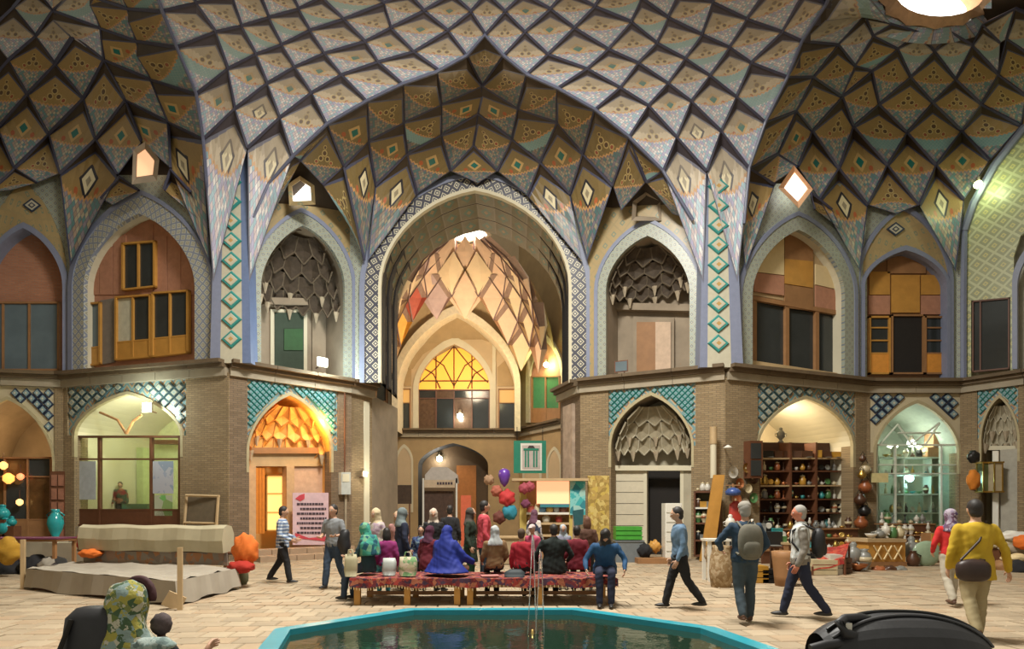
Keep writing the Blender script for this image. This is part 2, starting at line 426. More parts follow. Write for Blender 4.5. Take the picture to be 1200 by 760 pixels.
# pool outline (plan), from the photographed rim
def gp(px, py, z=0): d = F*(EYE-z)/(py-HZ); return ((px-600)/F*d, d)
ZR = .10
POOL = [gp(300, 762, ZR), gp(322, 736, ZR), gp(478, 712, ZR), gp(676, 711.5, ZR), gp(838, 734, ZR), gp(925, 764, ZR), (3.3, 4.2), (-2.6, 4.2)]
def in_pool(x, y, g):
    c = False; n = len(POOL)
    for i in range(n):
        (x1, y1), (x2, y2) = POOL[i], POOL[(i+1) % n]
        if (y1 > y) != (y2 > y) and x < (x2-x1)*(y-y1)/(y2-y1)+x1: c = not c
    return c
def pool():
    cx = sum(p[0] for p in POOL)/8; cy = sum(p[1] for p in POOL)/8
    p = thing('pool', (cx, cy, 0), 'octagonal pool with a turquoise painted rim in the middle of the hall', 'pool')
    tq = plain('turquoise_paint', (.025,.30,.38), .3, var=.25, scale=3); tqd = plain('dark_rim_stone', (.06,.06,.05), .7)
    ins = lambda k, d: [(x+(cx-x)*d/math.hypot(x-cx, y-cy), y+(cy-y)*d/math.hypot(x-cx, y-cy)) for x, y in POOL]
    o0, o1 = POOL, ins(0, .22); n = 8
    for i in range(n):
        j = (i+1) % n
        mb = MB(); a, b, c, d = o0[i], o0[j], o1[j], o1[i]
        mb.poly([(*a, ZR), (*b, ZR), (*c, ZR), (*d, ZR)], tqd if 0 else tq)
        mb.poly([(*a, -.02), (*b, -.02), (*b, ZR), (*a, ZR)], tqd); mb.poly([(*d, -.55), (*c, -.55), (*c, ZR), (*d, ZR)], tq)
        mb.build('rim', p)
    mb = MB(); mb.poly([(x, y, -.5) for x, y in o1], plain('pool_bed', (.03,.12,.1), .8)); mb.build('basin', p)
    t = Mt('pool_water', .04); nz = t.noise(2.2, detail=4); t.out((.012,.03,.018), nz, .25, .03)
    t.b.inputs['IOR'].default_value = 1.33; t.b.inputs['Specular IOR Level'].default_value = .9
    tag(MB().poly([(x, y, .025) for x, y in o1], t.m).build('water', p))
    # fountain jets
    g = Mt('jet_water', .05); g.out((.9,.93,.95)); g.b.inputs['Transmission Weight'].default_value = .75; g.b.inputs['IOR'].default_value = 1.33
    fo = thing('fountain', (.28, 7.6, -.02), 'thin jets of water rising from the pool', 'fountain')
    for k, (dx, h) in enumerate(((0, 1.28), (.1, 1.1))):
        X = .26+dx; MB().tube([(X-.06, 7.6, -.02), (X-.03, 7.6, h*.5), (X, 7.6, h), (X+.015, 7.6, h-.06), (X+.03, 7.6, h*.5), (X+.05, 7.6, 0)], [.006,.007,.009,.009,.007,.006], g.m, 6).build('jet', fo, True)
    MB().lathe([(.05,0),(.06,.02),(.02,.05),(.015,.1)], (.26, 7.6, -.02), plain('brass', (.5,.35,.12), .35, .9)).build('nozzle', fo, True)
floor(); pool()
# ---------------------------------------------------------------- vault nets
c = {}
c[0] = [(178,-20),(190,13),(207,55),(230,110),(238,163)]
c[1] = [(212,-32),(230,3),(253,37),(267,80),(275,127),(290,173)]
c[2] = [(262,-40),(272,-6),(283,30),(300,63),(313,97),(328,137),(343,183)]
c[3] = [(300,-42),(304,-12),(315,20),(330,52),(345,78),(365,108),(383,145)]
c[4] = [(330,-48),(338,-18),(350,10),(363,35),(380,62),(400,87),(430,118)]
c[5] = [(360,-55),(368,-28),(377,-4),(403,22),(428,48),(443,72),(472,98)]
c[6] = [(400,-60),(412,-42),(428,-20),(450,3),(458,32),(485,60),(515,82)]
c[7] = [(430,-70),(442,-50),(460,-30),(478,-10),(497,12),(525,35),(547,65)]
c[8] = [(470,-80),(482,-62),(498,-45),(515,-28),(530,-8),(552,13),(569,40)]
c[9] = [(500,-90),(515,-75),(530,-58),(545,-42),(557,-26),(570,-9),(592,13)]
dd = {}
dd[0] = [(980,-30),(940,48),(923,90),(897,143),(878,197)]
dd[0] = [(968,5),(940,48),(923,90),(897,143),(878,197)]
dd[1] = [(943,-12),(917,37),(880,73),(863,113),(845,153),(828,200)]
dd[2] = [(905,-22),(875,22),(855,55),(832,88),(810,118),(793,160),(777,200)]
dd[3] = [(850,-50),(845,-26),(823,40),(803,68),(783,97),(760,123),(737,160)]
dd[3][1] = (835,2); dd[3][0] = (850,-35)
dd[4] = [(815,-45),(797,-12),(783,20),(770,50),(748,73),(727,102),(697,128)]
dd[5] = [(780,-55),(765,-30),(752,-3),(740,25),(713,57),(688,80),(653,103)]
dd[6] = [(745,-65),(730,-42),(712,-18),(697,7),(673,32),(642,63),(617,87)]
dd[7] = [(705,-75),(692,-55),(677,-35),(663,-12),(645,10),(615,37),(590,65)]
dd[8] = [(668,-85),(655,-68),(640,-50),(628,-30),(613,-8),(592,13),(569,40)]
dd[9] = [(640,-90),(625,-75),(612,-60),(600,-45),(588,-27),(570,-9),(552,13)]
KS = 'AGBA'
main_cells = []   # (T,R,B,L,kind)
for r in range(1, 9):
    for k in range(0, 6):
        pr, me_ = c[r-1], c[r]
        if k < len(me_)-1 and k+1 < len(pr): main_cells.append((me_[k], me_[k+1], pr[k+1], pr[k], 'GABAGA'[k] if r > 2 else 'AABGDA'[min(k,5)]))
        pr, me_ = dd[r-1], dd[r]
        if k < len(me_)-1 and k+1 < len(pr): main_cells.append((me_[k], pr[k], pr[k+1], me_[k+1], 'GABAGA'[k] if r > 2 else 'AABGDA'[min(k,5)]))
main_cells += [((570,-9),(592,13),(569,40),(552,13),'A'), ((275,127),(290,173),(250,330),(238,163),'D'), ((328,137),(343,183),(292,330),(290,173),'D'),
    ((845,153),(878,197),(864,330),(828,200),'D'), ((793,160),(828,200),(824,330),(777,200),'D')]
# crown rows between the two families
for r in (8,):
    for k in range(0, 5): main_cells.append((c[9][k], c[9][k+1], c[8][k+1], c[8][k], 'BA'[k % 2])); main_cells.append((dd[9][k], dd[8][k], dd[8][k+1], dd[9][k+1], 'BA'[k % 2]))
iwan_cells = [((568,42),(590,65),(565,100),(547,65),'A'), ((547,65),(565,100),(517,122),(512,84),'A'), ((590,65),(617,87),(607,127),(565,100),'A'),
 ((512,84),(517,122),(473,143),(472,98),'A'), ((565,100),(560,133),(517,158),(517,122),'G'), ((565,100),(607,127),(600,163),(560,133),'G'),
 ((617,87),(653,103),(653,143),(607,127),'A'), ((517,122),(517,158),(477,180),(473,143),'B'), ((653,103),(697,128),(683,180),(653,143),'A'),
 ((607,127),(653,143),(633,190),(600,163),'B'), ((560,133),(600,163),(583,200),(555,170),'A'), ((560,133),(555,170),(528,200),(517,158),'A'),
 ((555,170),(583,200),(560,214),(528,200),'G'), ((517,158),(528,200),(488,227),(477,180),'G'), ((600,163),(633,190),(620,230),(583,200),'G'),
 ((472,98),(473,143),(432,165),(430,118),'A'), ((473,143),(477,180),(440,217),(432,165),'G'), ((477,180),(489,227),(431,305),(440,217),'D'),
 ((653,143),(683,180),(668,227),(633,190),'G'), ((633,190),(668,227),(682,305),(618,229),'D'), ((683,180),(718,217),(688,305),(668,227),'D'),
 ((432,165),(440,217),(428,305),(403,195),'D'), ((430,118),(432,165),(403,195),(383,145),'G'), ((697,128),(737,160),(718,217),(683,180),'A'),
 ((383,145),(403,195),(378,216),(352,188),'A'), ((343,183),(352,188),(322,246),(303,248),'A'), ((403,195),(427,305),(414,272),(378,216),'B'),
 ((737,160),(757,213),(728,246),(718,217),'A'), ((777,200),(812,258),(788,250),(757,213),'A'), ((383,145),(352,188),(349,189),(343,183),'B'), ((737,160),(777,200),(760,215),(755,211),'B')]
left_cells = [((42,42),(65,75),(32,110),(10,70),'A'), ((62,12),(84,43),(65,75),(42,42),'A'), ((88,42),(122,70),(98,115),(65,75),'A'), ((65,75),(98,115),(57,157),(32,110),'A'),
 ((122,70),(147,117),(112,163),(98,115),'A'), ((98,115),(112,163),(70,203),(57,157),'G'), ((147,117),(166,166),(138,205),(112,163),'G'), ((32,110),(57,157),(17,197),(-3,150),'G'),
 ((57,157),(70,203),(43,214),(17,197),'A'), ((112,163),(138,205),(82,312),(70,203),'D'), ((147,117),(197,143),(200,197),(166,166),'G'), ((177,93),(230,110),(238,163),(197,143),'G'),
 ((122,70),(177,93),(197,143),(147,117),'A'), ((160,48),(207,55),(230,110),(177,93),'B'), ((118,33),(160,48),(177,93),(122,70),'G'), ((150,10),(190,13),(207,55),(160,48),'A'),
 ((105,-5),(150,10),(160,48),(118,33),'A'), ((197,143),(238,163),(246,310),(200,197),'D'), ((10,70),(32,110),(-3,150),(-22,108),'A'), ((16,8),(42,42),(10,70),(-15,38),'A'),
 ((38,-18),(62,12),(42,42),(16,8),'B'), ((85,-15),(105,-5),(118,33),(62,12),'B'), ((62,12),(118,33),(122,70),(84,43),'A'), ((84,43),(88,42),(65,75),(64,74),'A'), ((140,207),(163,223),(132,240),(118,232),'A'),
 ((200,199),(224,226),(240,262),(192,222),'A'), ((17,197),(43,214),(14,222),(-12,225),'A'), ((-3,150),(17,197),(-12,225),(-35,200),'G'), ((130,-40),(178,-20),(190,13),(150,10),'B'), ((-22,108),(-3,150),(-35,200),(-50,150),'G'),
 ((105,-5),(130,-40),(150,10),(128,2),'A'), ((85,-15),(62,12),(38,-18),(60,-50),'A'), ((60,-50),(90,-40),(105,-5),(85,-15),'A')]
right_cells = [((1052,57),(1067,90),(1030,122),(1022,83),'A'), ((1095,60),(1120,93),(1093,120),(1067,90),'A'), ((1140,53),(1170,87),(1150,122),(1120,93),'A'), ((1067,90),(1093,120),(1063,155),(1030,122),'A'),
 ((1120,93),(1150,122),(1127,153),(1093,120),'A'), ((1170,87),(1203,113),(1197,147),(1150,122),'A'), ((1022,83),(1030,122),(1000,148),(987,113),'A'), ((1030,122),(1063,155),(1040,193),(1000,148),'B'),
 ((1093,120),(1127,153),(1097,193),(1063,155),'B'), ((1150,122),(1197,147),(1160,188),(1127,153),'B'), ((1000,148),(1040,193),(1017,240),(983,197),'G'), ((952,153),(983,197),(960,233),(935,195),'G'),
 ((987,113),(1000,148),(983,197),(952,153),'A'), ((1063,155),(1097,193),(1077,240),(1040,193),'G'), ((1127,153),(1160,188),(1130,233),(1097,193),'G'), ((983,197),(1017,240),(1008,318),(960,233),'D'),
 ((1040,193),(1077,240),(1050,250),(1017,240),'A'), ((1097,193),(1130,233),(1120,318),(1077,240),'D'), ((923,90),(953,90),(933,130),(897,143),'A'), ((953,90),(987,113),(952,153),(933,130),'A'),
 ((933,130),(952,153),(935,195),(912,180),'G'), ((897,143),(933,130),(912,180),(878,197),'A'), ((940,48),(982,52),(953,90),(923,90),'A'), ((982,52),(1002,77),(987,113),(953,90),'A'),
 ((968,5),(1013,17),(982,52),(940,48),'A'), ((1013,17),(1023,42),(1002,77),(982,52),'A'), ((1023,42),(1052,57),(1022,83),(1002,77),'B'), ((1078,38),(1095,60),(1067,90),(1052,57),'B'),
 ((1115,38),(1140,53),(1120,93),(1095,60),'B'), ((1152,28),(1172,50),(1170,87),(1140,53),'B'), ((1180,45),(1215,70),(1203,113),(1170,87),'A'), ((1045,28),(1078,38),(1052,57),(1023,42),'B'),
 ((1002,77),(1022,83),(987,113),(987,112),'A'), ((878,197),(912,180),(935,195),(905,215),'A'), ((1013,17),(1045,28),(1023,42),(1016,30),'B'), ((968,5),(1000,-25),(1045,28),(1013,17),'B'),
 ((878,197),(908,216),(873,315),(868,250),'D'), ((950,225),(975,245),(985,268),(955,245),'A'), ((1190,10),(1225,25),(1215,70),(1180,45),'B'), ((1152,28),(1190,10),(1180,45),(1172,50),'B'), ((1203,113),(1240,90),(1230,130),(1197,147),'A')]
DWX = [(-120,19.6),(-70,19.8),(75,20.5),(268,18.7),(410,21.5),(680,21.5),(850,19.3),(1015,21.5),(1125,21.5),(1290,18.5)]
def pw(tab, x):
    if x <= tab[0][0]: return tab[0][1]
    for (a, p), (b, q) in zip(tab, tab[1:]):
        if x <= b: return p+(q-p)*(x-a)/(b-a)
    return tab[-1][1]
XL = [(-100,150),(-20,178),(13,190),(55,207),(110,230),(163,238),(255,246)]     # columns of the left niche edge by row
XR = [(-100,1010),(5,968),(48,940),(90,923),(143,897),(197,878),(262,872)]
YB = [(246,262),(297,255),(315,215),(343,183),(383,145),(430,118),(472,98),(512,84),(547,65),(568,41),(590,65),(617,87),(653,103),(697,128),(737,160),(777,200),(812,258),(870,275)]
def bend(y): s_ = max(0, (225-y)/260); return 3.6*s_**1.5
def dmain(x, y): return lerp(18.5, 19.05, min(1, max(0, (x-268)/582)))-bend(y)
def dniche(x, y):
    if x < 500: rec = .9*min(1, max(0, (pw(XL, y)-x)/50))
    else: rec = .9*min(1, max(0, (x-pw(XR, y))/50))
    return pw(DWX, x)-.3-bend(y)*1.1+rec*min(1, max(0, (205-y)/60))
def diwan(x, y):
    yb = pw(YB, x); ya = 262-55*max(0, 1-abs((x-560)/150)**2); t_ = min(1, max(0, (y-yb)/max(25, ya-yb)))
    return lerp(dmain(x, yb), pw(DWX, x)-.3, t_**.75)
def cell(parent, T, Rr, B, L, kind, fn, pre, sof, recess=.15, name='vault_panel'):
    P = [W3(x, y, fn(x, y)) for x, y in (T, Rr, B, L)]
    T0, R0, B0, L0 = P
    size = (T0-B0).length
    rc = recess*min(size, 2.6); size = min(size, 2.6)
    def push(p, a, dz=0):
        h = Vector((p.x, p.y, 0)).normalized(); return p+h*a+Vector((0, 0, dz))
    T1, R1, L1, B1 = push(T0, rc, -.09*size), push(R0, rc*.10, -.01), push(L0, rc*.10, -.01), push(B0, .02)
    mb = MB(); m = PM[pre+kind]; n = 4
    g = []
    for i in range(n+1):
        for j in range(n+1):
            s_, t_ = i/n, j/n
            p = B1*((1-s_)*(1-t_))+R1*(s_*(1-t_))+L1*((1-s_)*t_)+T1*(s_*t_)
            g.append(push(p, .30*rc*math.sin(PI*s_)*math.sin(PI*t_)))
    for i in range(n):
        for j in range(n):
            a = i*(n+1)+j; q = [a, a+n+1, a+n+2, a+1]
            mb.poly([g[k] for k in q], m, [((k//(n+1))/n, (k % (n+1))/n) for k in q])
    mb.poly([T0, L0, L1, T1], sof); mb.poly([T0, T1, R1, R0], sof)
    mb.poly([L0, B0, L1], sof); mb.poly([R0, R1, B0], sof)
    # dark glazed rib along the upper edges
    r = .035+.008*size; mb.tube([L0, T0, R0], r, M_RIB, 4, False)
    return mb.build(name, parent)
def center(f, x, y): return W3(x, y, f(x, y))
def vaults():
    v = thing('ceiling', (0, 17, 13), 'pale net of glazed lozenge cells of the great dome above the arches', kind='structure')
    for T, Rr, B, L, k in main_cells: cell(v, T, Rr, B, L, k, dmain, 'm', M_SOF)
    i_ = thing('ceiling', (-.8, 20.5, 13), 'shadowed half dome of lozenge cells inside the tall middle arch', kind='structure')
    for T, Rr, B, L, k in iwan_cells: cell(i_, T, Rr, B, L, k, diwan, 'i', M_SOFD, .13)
    l_ = thing('ceiling', (-13, 19, 13), 'brown lozenge vault of the niche at the left of the hall', kind='structure')
    for T, Rr, B, L, k in left_cells: cell(l_, T, Rr, B, L, k, dniche, 'm' if T[1] < 20 and T[0] < 100 else 'n', M_SOFD, .14)  # top-left cells take the pale mosaic: light on them put into the colour
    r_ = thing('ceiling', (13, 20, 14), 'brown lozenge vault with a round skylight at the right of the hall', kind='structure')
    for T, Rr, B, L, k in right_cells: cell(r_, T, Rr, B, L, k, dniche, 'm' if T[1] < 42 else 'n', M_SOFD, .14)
    # shells behind the cells
    def shell(par, inside, fn, xr, yr, m):
        mb = MB(); sx, sy = 12, 10
        for x in range(*xr, sx):
            for y in range(*yr, sy):
                q = [(x, y), (x+sx, y), (x+sx, y+sy), (x, y+sy)]
                if all(inside(*p) for p in q): mb.poly([W3(a, b, fn(a, b)) for a, b in q], m, [(a/60, b/60) for a, b in q])
        mb.build('vault_shell', par)
    iw = lambda x, y, g=0: 262 < x < 870 and y > pw(YB, x)-g
    nl = lambda x, y, g=0: x < pw(XL, y)+g
    nr = lambda x, y, g=0: x > pw(XR, y)-g
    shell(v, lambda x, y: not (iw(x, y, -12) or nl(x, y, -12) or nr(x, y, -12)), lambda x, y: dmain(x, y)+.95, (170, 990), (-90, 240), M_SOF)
    AC = [(p[0], p[1]) for p in arch(429, 685, 335, 207, 11, .15)]
    shell(i_, lambda x, y: iw(x, y, 4) and (x < 430 or x > 684 or y < pw(AC, x)), lambda x, y: diwan(x, y)+.55, (262, 870), (30, 262), M_SOFD)
    shell(l_, lambda x, y: nl(x, y, 4), lambda x, y: dniche(x, y)+.85, (-80, 260), (-90, 222), M_SOFD)
    shell(r_, lambda x, y: nr(x, y, 4) and ((x-1102)/54)**2+((y+8)/34)**2 > 1, lambda x, y: dniche(x, y)+.85, (862, 1290), (-90, 232), M_SOFD)
    # edge ribs and reveals of the three big arches
    def edge(par, pts, f1, f2, m=M_NAVR):
        mb = MB(); P = [W3(x, y, f1(x, y)-.06) for x, y in pts]; Q = [W3(x, y, max(f1(x, y)+.3, f2(x, y)+.5)) for x, y in pts]
        for a, b, c_, d in zip(P, P[1:], Q[1:], Q): mb.poly([a, b, c_, d], M_SOFD)
        mb.build('arch_reveal', par)
        mb = MB(); mb.tube(P, .05, m, 6); mb.build('arch_rib', par)
    edge(v, YB[1:-1], dmain, diwan); edge(v, [(x, y) for y, x in XL], dmain, dniche); edge(v, [(x, y) for y, x in XR], dmain, dniche)
    # round skylight of the right niche
    sk = thing('skylight', W3(1102, -5, 19.0), 'round skylight with a scalloped peach rim at the top of the right vault', 'skylight')
    peach = plain('peach_plaster', (.6,.36,.2), .8)
    cx, cy, dk = 1102, -8, 19.3
    ringp = lambda a, k, dz=0: W3(cx+k*52*math.sin(a), cy+k*27*math.cos(a), dk)+Vector((0, dz, 0))
    mb = MB(); N = 24
    for i in range(N):
        a, b = 2*PI*i/N, 2*PI*(i+1)/N
        ka, kb = (1.17, 1.3) if i % 2 else (1.3, 1.17)
        mb.poly([ringp(a, 1), ringp(b, 1), ringp(b, kb, .25), ringp(a, ka, .25)], peach)
        mb.poly([ringp(a, 1), ringp(b, 1), ringp(b, 1.0, .8), ringp(a, 1.0, .8)], peach)
    mb.build('rim', sk)
    mb = MB(); mb.poly([ringp(2*PI*i/8+PI/8, 1.08, .75) for i in range(8)], M_SKY); mb.build('pane', sk)
    mb = MB()
    for i in range(20):
        a, b = 2*PI*i/20, 2*PI*(i+1)/20
        mb.poly([ringp(a, 1.2, .3), ringp(b, 1.2, .3), ringp(b, 1.75, .45), ringp(a, 1.75, .45)], PM['mB'], [(0,.1),(.9,.1),(.9,.4),(0,.4)])
    mb.build('collar', sk)
    # roof lights in the vaults
    def rooflight(pts, d, lab, glow, m2):
        cx = sum(p[0] for p in pts)/len(pts); cy = sum(p[1] for p in pts)/len(pts)
        s = thing('roof_light', W3(cx, cy, d), lab, 'skylight', 'small roof lights in the vaults')
        fr = MB(); n = len(pts); P = [W3(x, y, d) for x, y in pts]; Q = [W3(cx+(x-cx)*1.4, cy+(y-cy)*1.4, d-.12) for x, y in pts]; S = [W3(cx+(x-cx)*.9, cy+(y-cy)*.9, d+.35) for x, y in pts]
        for i in range(n):
            j = (i+1) % n; fr.poly([P[i], P[j], Q[j], Q[i]], m2); fr.poly([P[i], P[j], S[j], S[i]], m2)
        fr.build('surround', s); MB().poly(S, glow).build('pane', s)
    skw = lampmat('daylit_pane', (1,.62,.35), .55)
    rooflight([(160,180),(170,173),(182,188),(180,206),(159,209)], 18.7, 'small angular opening with orange daylight in the left brown vault', skw, M_OLDP)
    rooflight([(931,201),(947,221),(935,237),(918,220)], 19.4, 'bright diamond roof light between the cells of the right vault', M_SKY, peach)
    rooflight([(343,236),(342,218),(352,211),(364,219),(365,235)], 19.6, 'white daylit opening above the small arch left of the tall middle arch', M_SKY, M_OCHRE)
    rooflight([(745,254),(746,238),(757,230),(769,238),(770,254)], 20.3, 'dark brick-filled opening above the small arch right of the middle arch', plain('dark_red_brick', (.16,.06,.04)), M_OLDP)
vaults()
def wall(name, W, lab): 
    q = W.P(W.L/2, 0, 0); return thing(name, (q.x, q.y, 0), lab, kind='structure')
def diamonds(par, W, region, cx, cy, sx, sy, mats, o=.03, name='tile', frame=None):
    """lattice of raised diamond tiles, each an object, where region(px,py) holds; sx, sy = half pitch in photo pixels on this wall"""
    x0, x1, y0, y1 = cx; cache = {}
    n = 0; j = 0; y = y0
    while y <= y1:
        x = x0+(sx if j % 2 else 0)
        while x <= x1:
            if all(region(x+a*sx*.7, y+b*sy*.7) for a, b in ((1,0),(-1,0),(0,1),(0,-1))) and n < 290:
                u, z = W.hit(x, y, o); u2, _ = W.hit(x+sx, y, o); _, z2 = W.hit(x, y-sy, o)
                a, b = abs(u2-u)*.96, abs(z2-z)*.96
                mb = MB(); k_ = (round(a*14), round(b*14))
                Pq = lambda s_, t_, e: W.P(u+s_*a, z+t_*b, e)
                if k_ not in cache:
                    m0, m1, m2 = mats
                    r = [(0,-1),(1,0),(0,1),(-1,0)]
                    loc = []
                    for e, k in ((o-.02, 1), (o+.03, .88), (o+.03, .66), (o+.045, .6), (o+.045, .25)): loc.append([W.P(u+s_*a*k, z+t_*b*k, e) for s_, t_ in r])
                    for lv, m in zip(range(4), (m0, m0, m1, m1)):
                        for i in range(4): k = (i+1) % 4; mb.poly([loc[lv][i], loc[lv][k], loc[lv+1][k], loc[lv+1][i]], m)
                    mb.poly(loc[4], m2)
                    ctr = W.P(u, z, 0); off = parent_loc(par)
                    mb.v = [(v[0]-ctr.x+off[0], v[1]-ctr.y+off[1], v[2]-ctr.z+off[2]) for v in mb.v]
                    ob_ = mb.build(name, par); cache[k_] = ob_.data
                else:
                    ob_ = bpy.data.objects.new(name, cache[k_]); COL.objects.link(ob_); ob_.parent = par
                c0 = W.P(u, z, 0); ob_.location = c0-parent_loc(par); n += 1
            x += 2*sx
        y += sy; j += 1
TQ = plain('teal_glaze', (.035,.25,.23), .35, var=.2); TQL = plain('pale_glaze', (.5,.47,.36), .4, var=.15); NAVY = plain('navy_glaze', (.03,.045,.08), .35); DOT = plain('ochre_glaze', (.45,.28,.1), .4)
SKYB = plain('sky_glaze', (.22,.31,.33), .4, var=.2); TQD = plain('deep_teal_glaze', (.04,.2,.24), .35, var=.25)
def cornice(px0, px1, W, par):
    for o, z0, z1, m in ((.42, ZC-.05, ZC+.06, M_LEDGE), (.28, ZC-.17, ZC-.05, M_LEDGE), (.16, ZC-.42, ZC-.17, M_STONE)):
        u0 = W.hit(px0, 430)[0]; u1 = W.hit(px1, 430)[0]
        nseg = max(1, round((u1-u0)/1.5)); 
        for k in range(nseg):
            a, b = lerp(u0, u1, k/nseg), lerp(u0, u1, (k+1)/nseg); e = .008
            mb = MB(); mb.prism([W.P(a+e, z0, o), W.P(b-e, z0, o), W.P(b-e, z1, o), W.P(a+e, z1, o)], [W.P(a+e, z0, -.1), W.P(b-e, z0, -.1), W.P(b-e, z1, -.1), W.P(a+e, z1, -.1)], m)
            mb.build('cornice_beam' if m is M_LEDGE else 'cornice_stone', par)
def casing(W, name, lab, x0, x1, y0, y1, cols, rows, fm, gm, o=0, fw=1.6, skirt=None, kindst=True, y0b=None, y1b=None, cat=None, gap=0):
    """framed window or glazed door: frame, mullions, each pane a part"""
    q = W.pp((x0+x1)/2, y1, o); t = thing(name, q, lab, cat, kind=None if cat else 'structure')
    sl = lambda x, a, b: a if b is None else lerp(a, b, (x-x0)/(x1-x0))
    Y0 = lambda x: sl(x, y0, y0b); Y1 = lambda x: sl(x, y1, y1b)
    def bar(xa, ya, xb, yb, nm, oo=.05, th=.12, m=fm):
        mb = MB(); W.panel(mb, [(xa, Y1(xa)-yb), (xb, Y1(xb)-yb), (xb, Y0(xb)+ya), (xa, Y0(xa)+ya)], m, o+oo, th); mb.build(nm, t)
    mb = MB()
    for a, b, c_, d in ((x0, x0+fw, 0, 1), (x1-fw, x1, 0, 1)): W.panel(mb, [(a, Y1(a)), (b, Y1(b)), (b, Y0(b)), (a, Y0(a))], fm, o+.07, .14)
    W.panel(mb, [(x0, Y0(x0)+fw), (x1, Y0(x1)+fw), (x1, Y0(x1)), (x0, Y0(x0))], fm, o+.07, .14)
    W.panel(mb, [(x0, Y1(x0)), (x1, Y1(x1)), (x1, Y1(x1)-fw), (x0, Y1(x0)-fw)], fm, o+.07, .14)
    mb.build('frame', t)
    xs = [lerp(x0, x1, i/cols) for i in range(cols+1)] if isinstance(cols, int) else [lerp(x0, x1, f) for f in cols]
    for x in xs[1:-1]: bar(x-fw*.5, 0, x+fw*.5, 0, 'mullion')
    nr = rows if isinstance(rows, int) else len(rows)-1
    fr = [i/nr for i in range(nr+1)] if isinstance(rows, int) else rows
    h = lambda x, f: lerp(Y0(x), Y1(x), f)
    for f in fr[1:-1]:
        mb = MB(); W.panel(mb, [(x0, h(x0, f)+fw*.4), (x1, h(x1, f)+fw*.4), (x1, h(x1, f)-fw*.4), (x0, h(x0, f)-fw*.4)], fm, o+.04, .09); mb.build('glazing_bar', t)
    for i, (a, b) in enumerate(zip(xs, xs[1:])):
        for j in range(nr):
            mb = MB(); m = gm[(i+j) % len(gm)] if isinstance(gm, (list, tuple)) else gm
            if skirt and j == nr-1: m = skirt
            e = .3
            W.panel(mb, [(a+e, h(a, fr[j+1])-e), (b-e, h(b, fr[j+1])-e), (b-e, h(b, fr[j])+e), (a+e, h(a, fr[j])+e)], m, o+(.03 if skirt and j == nr-1 else -.01), .02); mb.build('door_panel' if skirt and j == nr-1 else 'pane', t)
    return t
def plate(par, W, pts, m, o, th=.06, name='board', **k):
    mb = MB(); W.panel(mb, pts, m, o, th); return mb.build(name, par, **k)
def R4(x0, y0, x1, y1): return [(x0, y1), (x1, y1), (x1, y0), (x0, y0)]
def alcove(par, W, a, hb, depth, m, name='alcove_back'):
    """back of a deep arched recess"""
    uz = [W.hit(x, y, 0) for x, y in [(a[0], hb)]+arch(*a)+[(a[1], hb)]]
    mb = MB(); mb.poly([W.P(u, z, -depth) for u, z in uz], m, uz); return mb.build(name, par)
MQP = plain('pale_pendant', (.4,.33,.23), .8, var=.4)
# hoods of small hanging niches (muqarnas)
def muqarnas(par, W, x0, x1, ys, ya, depth, rows, m1, m2, name='muqarnas_cell', hang=True):
    """rows of little concave cells stepping back from the arch into the recess"""
    u0, z0 = W.hit(x0, ys); u1, _ = W.hit(x1, ys); _, z1 = W.hit((x0+x1)/2, ya); uc = (u0+u1)/2; rad = (u1-u0)/2; H = z1-z0
    for r in range(rows):
        f0, f1 = r/rows, (r+1)/rows
        n = max(4, 9-2*r)
        for k in range(n):
            a = [PI*(k+(.5 if r % 2 else 0)*0)/n, PI*(k+1)/n]; am = (a[0]+a[1])/2
            def S(an, f, push=0): 
                rr = rad*math.sqrt(max(0, 1-(max(f, 0)*.93)**1.7))*(1-.08*f)-push
                return W.P(uc-rr*math.cos(an), z0+f*H, -depth*.15-math.sin(an)*rr*depth/rad*.8)
            mb = MB()
            tl, tr = S(a[0], f1), S(a[1], f1); bl, br = S(a[0], f0+.06), S(a[1], f0+.06); tip = S(am, f0-.08 if hang else f0, .04*rad); mid = S(am, (f0+f1)/2, -.1*rad); top = S(am, f1, -.02)
            for q in ((tl, bl, mid), (bl, tip, mid), (tip, br, mid), (br, tr, mid), (tr, top, mid), (top, tl, mid)): mb.poly(list(q), m1)
            ed = .028*rad/1.2; mb.tube([tl, bl, tip], ed, m2, 4, False); mb.tube([tip, br], ed, m2, 4, False)
            if hang and r < 2 and k % 2 == r % 2: mb.tube([tip+Vector((0,0,.12)), tip-Vector((0,0,.22))], [.11, .02], MQP, 6)
            mb.build(name, par)
